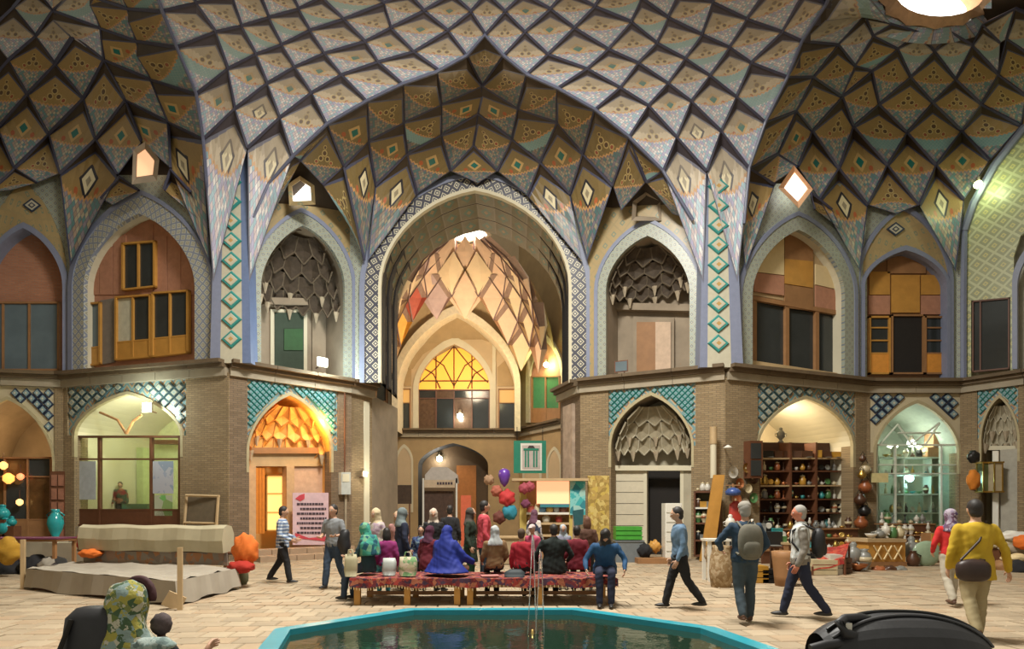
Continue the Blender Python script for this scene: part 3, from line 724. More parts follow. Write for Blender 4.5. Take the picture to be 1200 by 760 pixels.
# ================= left far bay (L0)
def spandrel(par, W, x0, x1, top, a, mats, sx, sy, frame=True):
    ap = arch(a[0]-4, a[1]+4, a[2], a[3]-5)
    def inside(x, y):
        if not (x0+1 < x < x1-1): return False
        ty = lerp(top[0], top[1], (x-x0)/(x1-x0))
        if y < ty+1: return False
        if x <= ap[0][0] or x >= ap[-1][0]: return y < a[2]
        for p, q in zip(ap, ap[1:]):
            if p[0] <= x <= q[0] and q[0] > p[0]: return y < lerp(p[1], q[1], (x-p[0])/(q[0]-p[0]))
        return False
    diamonds(par, W, inside, (x0, x1, min(top), a[2]), 0, sx, sy, mats)
def bay_lower(par, W, x0, x1, ytop, a, hb, mwall, mspan, tx0, tx1, tiles, sx=5.5, sy=5.5, depth=2.0, mr=None, base=None):
    base = base or (yz(W, x0, 0), yz(W, x1, 0))
    tops = (yz(W, x0, ZC-.3), yz(W, x1, ZC-.3))
    mb = MB(); fr = (tx0-x0)/(x1-x0); fr2 = (tx1-x0)/(x1-x0)
    T = lambda x: lerp(tops[0], tops[1], (x-x0)/(x1-x0)); Bo = lambda x: lerp(base[0], base[1], (x-x0)/(x1-x0))
    arch_wall(mb, W, a[0], a[1], (T(a[0]), T(a[1])), (a[2], a[2]), a, a[2], mspan, 0, 0)
    hbb = min(hb, Bo(a[0]), Bo(a[1]))
    path = [(a[0], hbb)]+arch(*a)+[(a[1], hbb)]; uz = [W.hit(x, y, 0) for x, y in path]
    for (u0, z0), (u1, z1) in zip(uz, uz[1:]): mb.poly([W.P(u0, z0), W.P(u0, z0, -depth), W.P(u1, z1, -depth), W.P(u1, z1)], mr or M_PLASTER, [(u0, z0), (u0+depth, z0), (u1+depth, z1), (u1, z1)])
    if hb < Bo(a[0])-8: W.panel(mb, [(a[0], Bo(a[0])), (a[1], Bo(a[1])), (a[1], hb), (a[0], hb)], M_STONE, .03, depth)
    for q0, q1 in ((tx0, a[0]), (a[1], tx1)):
        if q1 > q0: W.panel(mb, [(q0, a[2]), (q1, a[2]), (q1, T(q1)), (q0, T(q0))], mspan, 0, .05)
    mb.build('spandrel', par)
    mb = MB()
    for q0, q1, yb in ((x0, tx0, None), (tx1, x1, None)):
        if q1 > q0: W.panel(mb, [(q0, Bo(q0)), (q1, Bo(q1)), (q1, T(q1)), (q0, T(q0))], mwall, .06, .5)
    for q0, q1 in ((tx0, a[0]), (a[1], tx1)):
        if q1 > q0+.3: W.panel(mb, [(q0, Bo(q0)), (q1, Bo(q1)), (q1, a[2]), (q0, a[2])], mwall, .06, .5)
    mb.build('brick_pier', par)
    mb = MB(); band(mb, W, (a[0]-3, a[1]+3, a[2], a[3]-4), a, a[2]+25, plain('arch_edging', (.4,.34,.2), .7), .07, .12); mb.build('arch_edging', par)
    spandrel(par, W, tx0, tx1, (T(tx0)+2, T(tx1)+2), a, tiles, sx, sy)
T_NAVY = (NAVY, SKYB, TQL); T_TEAL = (plain('slate_glaze', (.07,.12,.13), .4), plain('dull_cream_glaze', (.36,.36,.28), .45), SKYB); T_TQ = (TQ, SKYB, TQD)
w = wall('wall_left_far', P_L0, 'leftmost bay with a red brick upper arch above a dim shop front')
bay_lower(w, P_L0, -70, 75, 440, (-45, 61, 540, 468), 635, M_BRICK, M_PLASTER, -60, 64, T_NAVY, 6.5, 6.5, 2.6, M_OLDP)
alcove(w, P_L0, (-45, 61, 540, 468), 635, 2.6, M_OLDP)
mb = MB(); arch_wall(mb, P_L0, -70, 76, (200, 200), (440, 443), (-20, 73, 335, 267), 438, M_BAND, 0, .5, M_LAV); mb.build('upper_face', w)
mb = MB(); band(mb, P_L0, (-24, 79, 330, 213), (-20, 73, 335, 267), 335, M_OCHRE, .06, .05); mb.build('ochre_field', w)
mb = MB(); band(mb, P_L0, (-26, 80, 335, 260), (-20, 73, 335, 267), 436, M_LAV, .12, .16); mb.build('arch_band', w)
plate(w, P_L0, [(-22, 440)]+[(x, y) for x, y in arch(-22, 75, 335, 264)]+[(75, 440)], M_RED, -.5, .1, 'brick_infill')
mb = MB()
def diamond_mark(par, W, x, y, r, o=.12):
    for k, (s, m) in enumerate(((1, NAVY), (.72, TQL), (.4, NAVY), (.22, TQL))):
        mb = MB(); W.panel(mb, [(x, y+r*s*.75), (x+r*s, y), (x, y-r*s*.75), (x-r*s, y)], m, o+k*.015, .03); mb.build('diamond_tile', par)
diamond_mark(w, P_L0, 37, 240, 11)
casing(P_L0, 'window', 'wide blue-grey two-pane window under red brick in the leftmost upper arch', -19, 69, 353, 434, [0,.25,.6,1], 1, M_WOODM, M_GLASSB, -.4, 2.2)
# ================= left bay (L1)
w1 = wall('wall_left', P_L1, 'left bay: brick-red upper arch with honey wood doors over a lit shop window')
bay_lower(w1, P_L1, 75, 268, 440, (87, 211, 510, 462), 617, M_BRICK, M_WT, 79, 218, T_TEAL, 6, 6, 3.2, M_WHITEP)
alcove(w1, P_L1, (87, 211, 510, 462), 617, 3.2, plain('lit_shop_wall', (.66,.68,.4), .8))
mb = MB(); arch_wall(mb, P_L1, 75, 252, (205, 205), (443, 427), (97, 228, 335, 250), lambda x: lerp(438, 421, (x-97)/131), M_BAND, 0, .45, M_WHITEP); mb.build('upper_face', w1)
mb = MB(); band(mb, P_L1, (84, 247, 335, 228), (98, 228, 335, 250), 440, M_BAND2, .1, .14, 424); mb.build('arch_band', w1)
mb = MB(); band(mb, P_L1, (79, 250, 335, 222), (84, 247, 335, 228), 440, M_LAV, .13, .14, 424); mb.build('arch_rim', w1)
P1 = [(95, 440)]+arch(95, 230, 335, 247)+[(230, 422)]
plate(w1, P_L1, P1, M_REDV, -.42, .1, 'red_infill')
for x in range(100, 228, 16):
    yb = 380-(x-100)*.1; yt = 250+abs(x+8-163)*.9
    if x != 148: plate(w1, P_L1, R4(x+.4, yt+4, x+15.4, 345), M_REDV, -.39, .03, 'infill_board')
casing(P_L1, 'window', 'tall two-pane honey wood window set in red boards of the left upper arch', 142, 181, 284, 340, 2, 1, M_WOOD, M_GLASSD, -.34, 2, y0b=281, y1b=336)
casing(P_L1, 'door', 'narrow honey wood door with one pane at the left of the red upper arch', 95, 117, 355, 430, 1, [0,.72,1], M_WOOD, M_GLASSB, -.34, 2, skirt=M_WOOD, y0b=353, y1b=426)
plate(w1, P_L1, [(117, 427), (134, 424), (134, 349), (117, 352)], plain('grey_door', (.2,.17,.14), .6), -.36, .05, 'grey_panel')
casing(P_L1, 'door', 'pair of honey wood balcony doors with curtain, middle of the red upper arch', 134, 176, 347, 422, 2, [0,.72,1], M_WOOD, [plain('curtain', (.5,.48,.36), .8), M_GLASSD], -.3, 2, skirt=M_WOOD, y0b=344, y1b=418)
casing(P_L1, 'door', 'pair of honey wood balcony doors with dark panes, right of the red upper arch', 177, 220, 342, 418, 2, [0,.72,1], M_WOOD, M_GLASSD, -.3, 2, skirt=M_WOOD, y0b=339, y1b=413)
# shop window frame of L1
casing(P_L1, 'window', 'dark-framed lit shop window in the lower left arch', 87, 211, 510, 616, [0,.23,.72,1], [0,.26,.82,1], M_WOODD, plain('clear_glass', (.9,.95,.85), .05, trans=1, var=0, bump=0), -.15, 2.4, skirt=M_WOODD)
for nm, pts in (('fanlight_bar', [(148, 508), (138, 492), (117, 483)]), ('fanlight_bar', [(148, 508), (156, 493), (166, 486)])):
    mb = MB(); mb.tube([P_L1.pp(x, y, -.15) for x, y in pts], .045, M_WOODM, 5); mb.build(nm, w1)
sf_ = [P_L1.hit(87, 600)[0], P_L1.hit(211, 600)[0]]
mb = MB(); mb.prism([P_L1.P(sf_[0], .9, -.1), P_L1.P(sf_[1], .9, -.1), P_L1.P(sf_[1], 1.02, -.1), P_L1.P(sf_[0], 1.02, -.1)], [P_L1.P(sf_[0], .9, -3.1), P_L1.P(sf_[1], .9, -3.1), P_L1.P(sf_[1], 1.02, -3.1), P_L1.P(sf_[0], 1.02, -3.1)], M_WOODM); mb.build('shop_floor', w1)
M_PG = plain('pale_green_paint', (.5,.56,.3), .7)
for x0_, y0_, x1_, y1_, m_, nm_ in ((118, 520, 126, 600, M_WHITEP, 'column'), (160, 524, 168, 605, M_PG, 'column'), (130, 527, 158, 540, plain('green_shelf_goods', (.08,.16,.09), .8, var=.5), 'shelf_goods'), (112, 545, 124, 600, plain('red_hanging', (.3,.08,.06), .8), 'hanging_cloth'), (180, 515, 206, 520, M_WOODD, 'shelf')):
    plate(w1, P_L1, R4(x0_, y0_, x1_, y1_), m_, -2.4, .3, nm_)
# ================= left pilaster
lp = thing('trim_pilaster_left', P_LP.P(P_LP.L/2, ZC), 'tall teal diamond tiled pilaster left of the middle arch', kind='structure')
for xa, xb, m, nm, yt in ((246, 258, M_LAV, 'lavender_strip', 178), (284, 294, M_BLUE, 'blue_strip', 178), (258, 284, TQL, 'tile_field', 168)):
    plate(lp, P_LP, [(xa, 425), (xb, 425), (lerp(xb, 274, .25), yt), (lerp(xa, 274, .25), yt)], m, .02, .5, nm)
diamonds(lp, P_LP, lambda x, y: 256 < x < 286 and 180 < y < 425, (271, 272, 190, 416), 0, 12.8, 11.5, (TQ, TQL, DOT), .05)
diamonds(lp, P_LP, lambda x, y: 250 < x < 290 and 180 < y < 425, (262.5, 280, 190, 424), 0, 8.8, 12.5, (DOT, TQL, TQ), .03) if 0 else None
# ================= left inner bay (L2)
w2 = wall('wall_left_inner', P_L2, 'bay between left pilaster and middle arch: dark hooded niche over an orange-lit doorway')
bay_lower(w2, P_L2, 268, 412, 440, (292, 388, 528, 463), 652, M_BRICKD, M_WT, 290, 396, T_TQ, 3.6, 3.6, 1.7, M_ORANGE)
alcove(w2, P_L2, (292, 388, 528, 463), 652, 1.7, M_ORANGE)
mb = MB(); arch_wall(mb, P_L2, 285, 428, (190, 190), (425, 449), (306, 404, 335, 264), lambda x: lerp(427, 446, (x-306)/98), M_OCHRE, 0, 1.5, M_OLDP); mb.build('upper_face', w2)
mb = MB(); band(mb, P_L2, (293, 413, 335, 248), (306, 404, 335, 264), 424, M_BAND, .1, .14, 446); mb.build('arch_band', w2)
mb = MB(); band(mb, P_L2, (289, 417, 335, 243), (293, 413, 335, 248), 424, M_LAV, .13, .14, 446); mb.build('arch_rim', w2)
alcove(w2, P_L2, (306, 404, 335, 264), 450, 1.5, M_OLDP)
M_MQ = plain('dark_brown_muqarnas', (.06,.042,.026), .8, var=.7); M_MQT = plain('muqarnas_edge', (.13,.10,.065), .8, var=.4)  # dark brown hood cells, tone varying at random
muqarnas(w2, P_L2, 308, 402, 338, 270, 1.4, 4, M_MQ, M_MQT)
plate(w2, P_L2, [(306, 356), (404, 358), (404, 350), (306, 348)], M_OLDP, -1.2, .3, 'niche_ledge')
plate(w2, P_L2, R4(317, 362, 360, 434), M_WHITEP, -1.42, .05, 'door_surround')
plate(w2, P_L2, R4(322, 366, 356, 434), plain('greenish_dark', (.03,.05,.03)), -1.38, .03, 'dark_doorway')
plate(w2, P_L2, R4(333, 385, 355, 410), plain('green_cloth', (.03,.09,.03)), -1.34, .03, 'green_screen')
for x in (366, 384): plate(w2, P_L2, R4(x, 362, x+14, 440), M_OLDP, -1.38, .05, 'niche_panel')
# lower orange doorway
muqarnas(w2, P_L2, 296, 384, 526, 474, 1.2, 3, plain('orange_muqarnas', (.78,.45,.14), .7), plain('orange_muqarnas_edge', (.5,.22,.05)), hang=True)
plate(w2, P_L2, R4(292, 524, 388, 531), M_WOODM, -.5, .35, 'lintel')
plate(w2, P_L2, R4(292, 531, 388, 546), M_WOODP, -.62, .2, 'transom_board')
for x0, x1 in ((292, 300), (336, 345), (381, 388)): plate(w2, P_L2, R4(x0, 546, x1, 652), plain('tan_stone_jamb', (.52,.34,.18), .8), -.5, .4, 'door_jamb')
plate(w2, P_L2, R4(345, 546, 381, 652), plain('pinkish_plaster', (.55,.36,.24), .8), -.7, .1, 'plaster_panel')
d = thing('door', P_L2.pp(304, 640, -.6), 'orange wooden door leaf standing open in the lit lower doorway', kind='structure')
for k in range(3): plate(d, P_L2, R4(300+k*3.6, 548, 303.2+k*3.6, 625), plain('orange_wood', (.6,.2,.02), .5), -.62-.03*k, .05, 'plank')
casing(P_L2, 'window', 'glowing glazed inner door behind the man in the checked shirt', 312, 336, 556, 622, 1, 3, M_WOOD, lampmat('lit_interior', (1,.55,.15), .9), -1.0, 1.6)
# ================= jambs of the middle opening
w3 = wall('wall_middle', P_C, 'tall middle arch with black and white checked band and painted barrel vault')
mb = MB(); arch_wall(mb, P_C, 405, 706, (150, 150), (448.2, 448.2), (445, 668, 335, 220, 11, .15), 448, M_BAND, 0, 0); mb.build('upper_face', w3)
mb = MB(); band(mb, P_C, (427, 687, 335, 205, 11, .15), (443, 670, 335, 219, 11, .15), 448, M_BANDC, .1, .16); mb.build('arch_band', w3)
mb = MB(); band(mb, P_C, (421, 693, 335, 199, 11, .15), (427, 687, 335, 205, 11, .15), 448, M_LAV, .16, .2); mb.build('arch_rim', w3)
mb = MB(); band(mb, P_C, (443, 670, 335, 219, 11, .15), (446.5, 666.5, 335, 223, 11, .15), 448, M_WHITEP, .13, .2); mb.build('arch_inner_rim', w3)
# painted barrel vault, laid in courses of painted panels
t = Mt('painted_vault', .6); u, v = t.uv(); fx, fy = (u).fr(), (v).fr()
e = (fx-.5).abs().mx((fy-.5).abs()); dd_ = (fx-.5).abs()+(fy-.5).abs(); nn = t.noise(3)
cc = t.mix(nn, (.05,.05,.02), (.16,.125,.04)); cc = t.mix(dd_.lt(.33), cc, (.05,.11,.07)); cc = t.mix(dd_.lt(.14), cc, (.22,.14,.05)); cc = t.mix(e.gt(.46), cc, (.16,.13,.08))
M_PV = t.out(cc)
ap = [(445, 448)]+arch(445, 668, 335, 220, 8, .15)+[(668, 448)]; uz = [P_C.hit(x, y) for x, y in ap]
D = 3.3; nd = 3
L = 0
for i in range(len(uz)-1):
    (u0, z0), (u1, z1) = uz[i], uz[i+1]
    up = (z0+z1)/2 > 8.7
    for k in range(nd):
        mb = MB(); a, b = -D*k/nd-.02, -D*(k+1)/nd+.02
        mb.prism([P_C.P(u0, z0, a), P_C.P(u1, z1, a), P_C.P(u1, z1, b), P_C.P(u0, z0, b)], [P_C.P(u0+(.1 if u0 < 3.4 else -.1), z0+.1, a), P_C.P(u1+(.1 if u0 < 3.4 else -.1), z1+.1, a), P_C.P(u1, z1+.15, b), P_C.P(u0, z0+.15, b)],
                 M_PV if up else M_OLDP, M_DARK, [(0,0),(1,0),(1,1),(0,1)]); mb.build('vault_course', w3)
# jamb piers below (left: 410-436, right: 657-680)
def tallplate(W, x0, x1, m, o=0, th=.4, z1=ZC-.3, name='brick_pier', par=None):
    u0, u1 = W.hit(x0, 500)[0], W.hit(x1, 500)[0]
    mb = MB(); mb.prism([W.P(u0, 0, o), W.P(u1, 0, o), W.P(u1, z1, o), W.P(u0, z1, o)], [W.P(u0, 0, o-th), W.P(u1, 0, o-th), W.P(u1, z1, o-th), W.P(u0, z1, o-th)], m, None, [(u0, 0), (u1, 0), (u1, z1), (u0, z1)]); return mb.build(name, par)
wj = wall('wall_left_jamb', P_LJ, 'brick end of the left pier beside the passage'); tallplate(P_LJ, 410, 436, M_BRICK, 0, .4, par=wj)
tallplate(P_LJ, 426, 432, M_WHITEP, .05, .1, ZC-.6, 'white_strip', wj)
PJ2 = Wl(436, 22.4, 466, 25.4); tallplate(PJ2, 436, 466, M_OLDP, 0, .3, par=wj)
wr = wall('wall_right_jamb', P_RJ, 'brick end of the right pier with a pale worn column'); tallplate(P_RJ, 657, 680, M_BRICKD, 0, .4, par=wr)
tallplate(P_RJ, 663, 674, plain('worn_white_column', (.4,.3,.22), .8, var=.6, scale=3), .12, .3, ZC-.7, 'worn_column', wr)
cornice(409, 437, P_LJ, wj); cornice(656, 681, P_RJ, wr)
# ================= right inner bay (R2)
w4 = wall('wall_right_inner', P_R2, 'bay right of the middle arch: dark hooded niche over a grey stone doorway')
bay_lower(w4, P_R2, 680, 850, 440, (716, 810, 522, 463), 652, M_BRICK, M_WT, 713, 815, T_TQ, 3.6, 3.6, 1.3, M_OLDP)
M_GREYP = plain('grey_plaster', (.4,.36,.26), .85, var=.3, scale=1.5)
alcove(w4, P_R2, (716, 810, 522, 463), 652, 1.3, M_GREYP)
mb = MB(); arch_wall(mb, P_R2, 686, 832, (190, 190), (447, 430), (710, 808, 340, 276), lambda x: lerp(444, 434, (x-710)/98), M_OCHRE, 0, 1.5, M_OLDP); mb.build('upper_face', w4)
mb = MB(); band(mb, P_R2, (700, 820, 340, 260), (710, 808, 340, 276), 442, M_BAND, .1, .14, 432); mb.build('arch_band', w4)
mb = MB(); band(mb, P_R2, (696, 824, 340, 255), (700, 820, 340, 260), 442, M_LAV, .13, .14, 432); mb.build('arch_rim', w4)
alcove(w4, P_R2, (710, 808, 340, 276), 450, 1.5, M_OLDP)
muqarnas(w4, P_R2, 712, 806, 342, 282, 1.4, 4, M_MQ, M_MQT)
plate(w4, P_R2, [(710, 362), (808, 364), (808, 356), (710, 354)], M_OLDP, -1.2, .3, 'niche_ledge')
plate(w4, P_R2, R4(742, 372, 790, 438), M_OLDP, -1.3, .1, 'door_surround')
plate(w4, P_R2, R4(746, 377, 768, 436), M_WOODM, -1.25, .05, 'door_leaf'); plate(w4, P_R2, R4(768, 377, 786, 436), plain('pale_curtain', (.55,.4,.28)), -1.22, .05, 'curtain')
muqarnas(w4, P_R2, 720, 806, 528, 474, 1.0, 3, plain('grey_muqarnas', (.27,.23,.15), .8, var=.4), plain('grey_muqarnas_edge', (.4,.36,.26)))
plate(w4, P_R2, R4(716, 545, 810, 551), M_WHITEP, -.5, .2, 'lintel')
for k in range(8): plate(w4, P_R2, R4(719, 551+k*13, 754, 563.3+k*13), plain('white_stone', (.6,.54,.4), .8, var=.12), -.62, .2, 'stone_block')
for x0, x1 in ((754, 758), (797, 801)): plate(w4, P_R2, R4(x0, 551, x1, 652), M_WHITEP, -.6, .2, 'door_jamb')
plate(w4, P_R2, R4(801, 551, 810, 652), M_GREYP, -.6, .2, 'side_panel')
plate(w4, P_R2, R4(758, 551, 797, 652), M_DARK, -1.1, .05, 'dark_doorway')
# ================= right pilaster
rp = thing('trim_pilaster_right', P_RP.P(P_RP.L/2, ZC), 'tall teal diamond tiled pilaster right of the middle arch', kind='structure')
for xa, xb, m, nm, yt in ((820, 829, M_LAV, 'lavender_strip', 200), (857, 871, M_LAV, 'lavender_strip', 200), (829, 857, TQL, 'tile_field', 203)):
    plate(rp, P_RP, [(xa, 430), (xb, 430), (lerp(xb, 835, .3), yt), (lerp(xa, 835, .3), yt)], m, .02, .5, nm)
diamonds(rp, P_RP, lambda x, y: 826 < x < 860 and 206 < y < 430, (842, 843, 218, 422), 0, 13.5, 11.5, (TQ, TQL, DOT), .05)
# ================= right bay (R1)
w5 = wall('wall_right', P_R1, 'right bay: upper arch boarded with wood and three dark openings over a crockery shop')
bay_lower(w5, P_R1, 850, 1015, 440, (890, 1000, 522, 467), 650, M_BRICK, M_WT, 888, 1003, T_TEAL, 6, 6, 3.0, M_WHITEP)
alcove(w5, P_R1, (890, 1000, 522, 467), 650, 3.0, plain('cream_wall', (.7,.6,.42), .85, var=.08))
mb = MB(); arch_wall(mb, P_R1, 866, 1016, (215, 215), (431, 449), (882, 990, 345, 269), lambda x: lerp(427, 444, (x-882)/108), M_BAND, 0, .5, M_WHITEP); mb.build('upper_face', w5)
mb = MB(); band(mb, P_R1, (870, 1002, 345, 252), (882, 990, 345, 269), 428, M_BAND, .1, .14, 445); mb.build('arch_band', w5)
mb = MB(); band(mb, P_R1, (866, 1006, 345, 247), (870, 1002, 345, 252), 428, M_LAV, .13, .14, 446); mb.build('arch_rim', w5)
plate(w5, P_R1, [(880, 345)]+arch(880, 992, 345, 266)+[(992, 365)], M_WOODP, -.45, .1, 'board_infill')
for pts, m in (([(884, 318), (919, 322), (919, 275), (900, 281), (886, 298)], M_CREAM), ([(920, 332), (953, 337), (953, 306), (920, 303)], M_WOOD), ([(920, 303), (953, 306), (953, 275), (920, 272)], M_WOODM),
               ([(956, 333), (986, 340), (986, 330), (978, 315), (956, 309)], M_CREAM), ([(884, 341), (919, 346), (919, 323), (884, 319)], M_REDV), ([(956, 362), (986, 367), (986, 341), (956, 334)], M_REDV), ([(920, 360), (953, 364), (953, 338), (920, 333)], M_WOODM)):
    plate(w5, P_R1, pts, m, -.38, .05, 'board')
for k in range(3):
    xa, xb = ((885, 921), (925, 956), (960, 990))[k]
    ya, yb = 347+(xa-885)*.18, 347+(xb-885)*.18; za, zb = 425+(xa-885)*.13, 425+(xb-885)*.13
    mb = MB(); P_R1.panel(mb, [(xa, za), (xb, zb), (xb, yb), (xa, ya)], M_GLASSD, -.5, .05); o_ = mb.build('window', kind='structure', label='%s of three unlit black window openings in the boarded upper arch' % ('left', 'middle', 'right')[k])
for xa in (883, 921, 956, 988): plate(w5, P_R1, [(xa, 424+(xa-885)*.13), (xa+4, 424.5+(xa-885)*.13), (xa+4, 347+(xa-885)*.18), (xa, 346+(xa-885)*.18)], M_WOODM, -.38, .12, 'post')
plate(w5, P_R1, [(882, 351), (990, 370), (990, 365), (882, 346)], M_WOODM, -.36, .12, 'lintel')
plate(w5, P_R1, [(882, 429), (990, 445), (990, 438), (882, 422)], M_WOODP, -.3, .2, 'sill')
# ================= right far bay (R0)
w6 = wall('wall_right_far', P_R0, 'far right bay: ochre topped upper arch with wood doors over a white-framed glass shop')
bay_lower(w6, P_R0, 1015, 1125, 440, (1027, 1124, 530, 472), 648, M_BRICK, M_PLASTER, 1019, 1125, T_NAVY, 7, 6.5, 2.8, plain('green_lit_wall', (.3,.34,.26), .8))
alcove(w6, P_R0, (1027, 1124, 530, 472), 648, 2.8, plain('green_lit_wall', (.3,.34,.26), .8))
mb = MB(); arch_wall(mb, P_R0, 1006, 1130, (215, 215), (449, 449), (1014, 1111, 335, 294), 444, M_BAND, 0, .5, M_LAV); mb.build('upper_face', w6)
mb = MB(); arch_wall(mb, P_R0, 1014, 1111, (240, 240), (334, 334), (1014, 1111, 334, 294), 334, M_OCHRE, -.02, 0)
mb = MB(); band(mb, P_R0, (1008, 1113, 330, 246), (1014, 1110, 334, 292), 334, M_OCHRE, .05, .08); mb.build('ochre_field', w6)
mb = MB(); band(mb, P_R0, (1003, 1118, 330, 240), (1008, 1113, 330, 246), 444, M_LAV, .12, .16); mb.build('arch_rim', w6)
mb = MB(); band(mb, P_R0, (1010, 1114, 334, 287), (1014, 1110, 334, 293), 444, M_LAV, .14, .2); mb.build('arch_band', w6)
diamond_mark(w6, P_R0, 1050, 268, 11)
plate(w6, P_R0, [(1013, 444)]+arch(1013, 1112, 335, 292)+[(1112, 444)], M_WOODM, -.45, .1, 'board_infill')
for x0, y0, x1, y1, m in ((1045, 322, 1078, 366, M_WOOD), (1019, 318, 1043, 345, M_WOOD), (1080, 322, 1106, 345, M_WOOD), (1018, 346, 1043, 368, M_REDV), (1080, 346, 1108, 368, M_REDV), (1040, 300, 1085, 320, M_WOODM)): plate(w6, P_R0, R4(x0, y0, x1, y1), m, -.38, .05, 'board')
casing(P_R0, 'window', 'left side light with glazed rungs beside the dark far right doorway', 1019, 1044, 370, 438, 1, [0,.2,.42,.64,1], M_WOOD, M_GLASSD, -.36, 2, skirt=plain('bright_wood', (.65,.27,.04)))
casing(P_R0, 'window', 'right side light with greenish panes beside the dark far right doorway', 1084, 1108, 370, 438, 1, [0,.2,.42,.64,1], M_WOODM, M_GLASSD, -.36, 2, skirt=plain('bright_wood', (.65,.27,.04)))
casing(P_R0, 'door', 'black open doorway in the far right upper arch', 1045, 1084, 368, 438, 1, 1, M_WOODM, M_DARK, -.36, 2)
# ================= right end (RR)
w7 = wall('wall_right_end', P_RR, 'pale green mosaic wall closing the hall on the right')
mb = MB(); P_RR.panel(mb, [(1128, 446), (1138, 445), (1138, 352), (1128, 352)], M_GREENT, 0, .1)
P_RR.panel(mb, [(1128, 352), (1138, 352), (1184, 348), (1184, 436), (1188, 435), (1188, 300), (1196, 276), (1215, 262), (1260, 258), (1260, 120), (1200, 150), (1165, 195), (1140, 240), (1128, 275)], M_GREENT, 0, .1)
mb.build('mosaic_face', w7)
mb = MB(); band(mb, P_RR, (1186, 1300, 330, 262), (1192, 1295, 335, 270), 432, M_LAV, .1, .12); mb.build('arch_band', w7)
plate(w7, P_RR, R4(1180, 262, 1290, 436), plain('pale_lit_wall', (.5,.48,.38)), -.5, .1, 'niche_back')
mb = MB(); mb.tube([P_RR.pp(x, y, .1) for x, y in ((1130, 270), (1141, 238), (1166, 193), (1200, 150), (1260, 112))], .13, M_LAV, 6)
mb.tube([P_RR.pp(x, y, .1) for x, y in ((1129, 446), (1129, 352), (1130, 270))], .1, M_LAV, 6); mb.build('arch_rim', w7)
plate(w7, P_RR, [(1112, 446), (1128, 446), (1128, 268), (1116, 285)], M_BAND, .1, .12, 'tiled_strip')
casing(P_RR, 'window', 'dark opening with plants behind it in the pale green mosaic wall', 1139, 1183, 352, 436, [0,.22,1], 1, M_WOODD, M_GLASSD, -.05, 1.8, y0b=348, y1b=432)
bay_lower(w7, P_RR, 1125, 1290, 440, (1150, 1192, 515, 466), 650, M_BRICK, M_WT, 1145, 1193, T_TQ, 3.6, 3.6, 1.0, M_PLASTER)
alcove(w7, P_RR, (1150, 1192, 515, 466), 650, 1.0, M_GREYP)
muqarnas(w7, P_RR, 1151, 1191, 520, 474, .8, 3, M_GREYP, M_WHITEP)
plate(w7, P_RR, R4(1150, 522, 1192, 527), M_WHITEP, -.3, .3, 'lintel')
plate(w7, P_RR, [(1108, 450), (1290, 450), (1290, 110), (1180, 110), (1108, 262)], M_PLASTER, -.6, .1, 'backing_wall')
# cornices
cornice(-70, 75, P_L0, w); cornice(75, 268, P_L1, w1); cornice(268, 410, P_L2, w2); cornice(680, 850, P_R2, w4); cornice(850, 1015, P_R1, w5); cornice(1015, 1125, P_R0, w6); cornice(1125, 1290, P_RR, w7)
# side walls turning back towards the viewer
for nm, W, lab in (('wall_left_side', Wl(-70, 19.8, -420, 6), 'plain side wall at the left, outside the bays'), ('wall_right_side', Wl(1290, 18.5, 1640, 6), 'plain side wall at the right, outside the bays')):
    s_ = wall(nm, W, lab); mb = MB(); mb.prism([W.P(0, 0), W.P(W.L, 0), W.P(W.L, 15), W.P(0, 15)], [W.P(0, 0, .4 if 'right' in nm else -.4), W.P(W.L, 0, -.4), W.P(W.L, 15, -.4), W.P(0, 15, -.4)], M_BRICK); mb.build('brickwork', s_)
# ================= second room behind the middle arch
DF = 34.5
P_FB = Wl(462, DF, 608, DF); P_FL = Wl(425, 30.5, 462, DF); P_FR = Wl(608, DF, 662, 30.5)
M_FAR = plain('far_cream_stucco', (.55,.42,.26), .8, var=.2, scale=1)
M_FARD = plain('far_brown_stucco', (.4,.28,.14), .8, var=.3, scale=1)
fb = wall('wall_back', P_FB, 'cream stuccoed end wall of the second room with an orange fanlight window')
mb = MB(); arch_wall(mb, P_FB, 462, 608, (230, 230), (506, 506), (490, 574, 455, 403), 503, M_FAR, 0, .6, M_FAR); mb.build('upper_face', fb)
P_FA = Wl(458, 32.8, 612, 32.8)
mb = MB(); band(mb, P_FA, (459, 610, 450, 357), (466, 603, 452, 367), 505, plain('cream_rib', (.75,.65,.45), .7), .0, 1.8); mb.build('arch_rib', fb)
mb = MB(); band(mb, P_FB, (484, 580, 455, 394), (490, 574, 455, 403), 503, M_WHITEP, .06, .1); mb.build('window_arch', fb)
# small blind niches above windows
for k, (x0, x1) in enumerate(((463, 481), (584, 604))):
    casing(P_FB, 'window', '%s narrow window beside the orange fanlight of the far room' % ('left', 'right')[k], x0, x1, 455, 503, 1, [0,.35,1], M_WOODM, [lampmat('dim_amber', (.5,.28,.08), .5), M_GLASSD], .04, 1.2)
    plate(fb, P_FB, [(x0-1, 452), (x1+1, 452), (x1+1, 430), ((x0+x1)/2, 420), (x0-1, 430)], M_FARD, .05, .06, 'blind_niche')
    plate(fb, P_FB, R4(x0-5 if k == 0 else x0-7, 395, x0-2 if k == 0 else x0-3, 505), M_WHITEP, .1, .12, 'corner_strip')
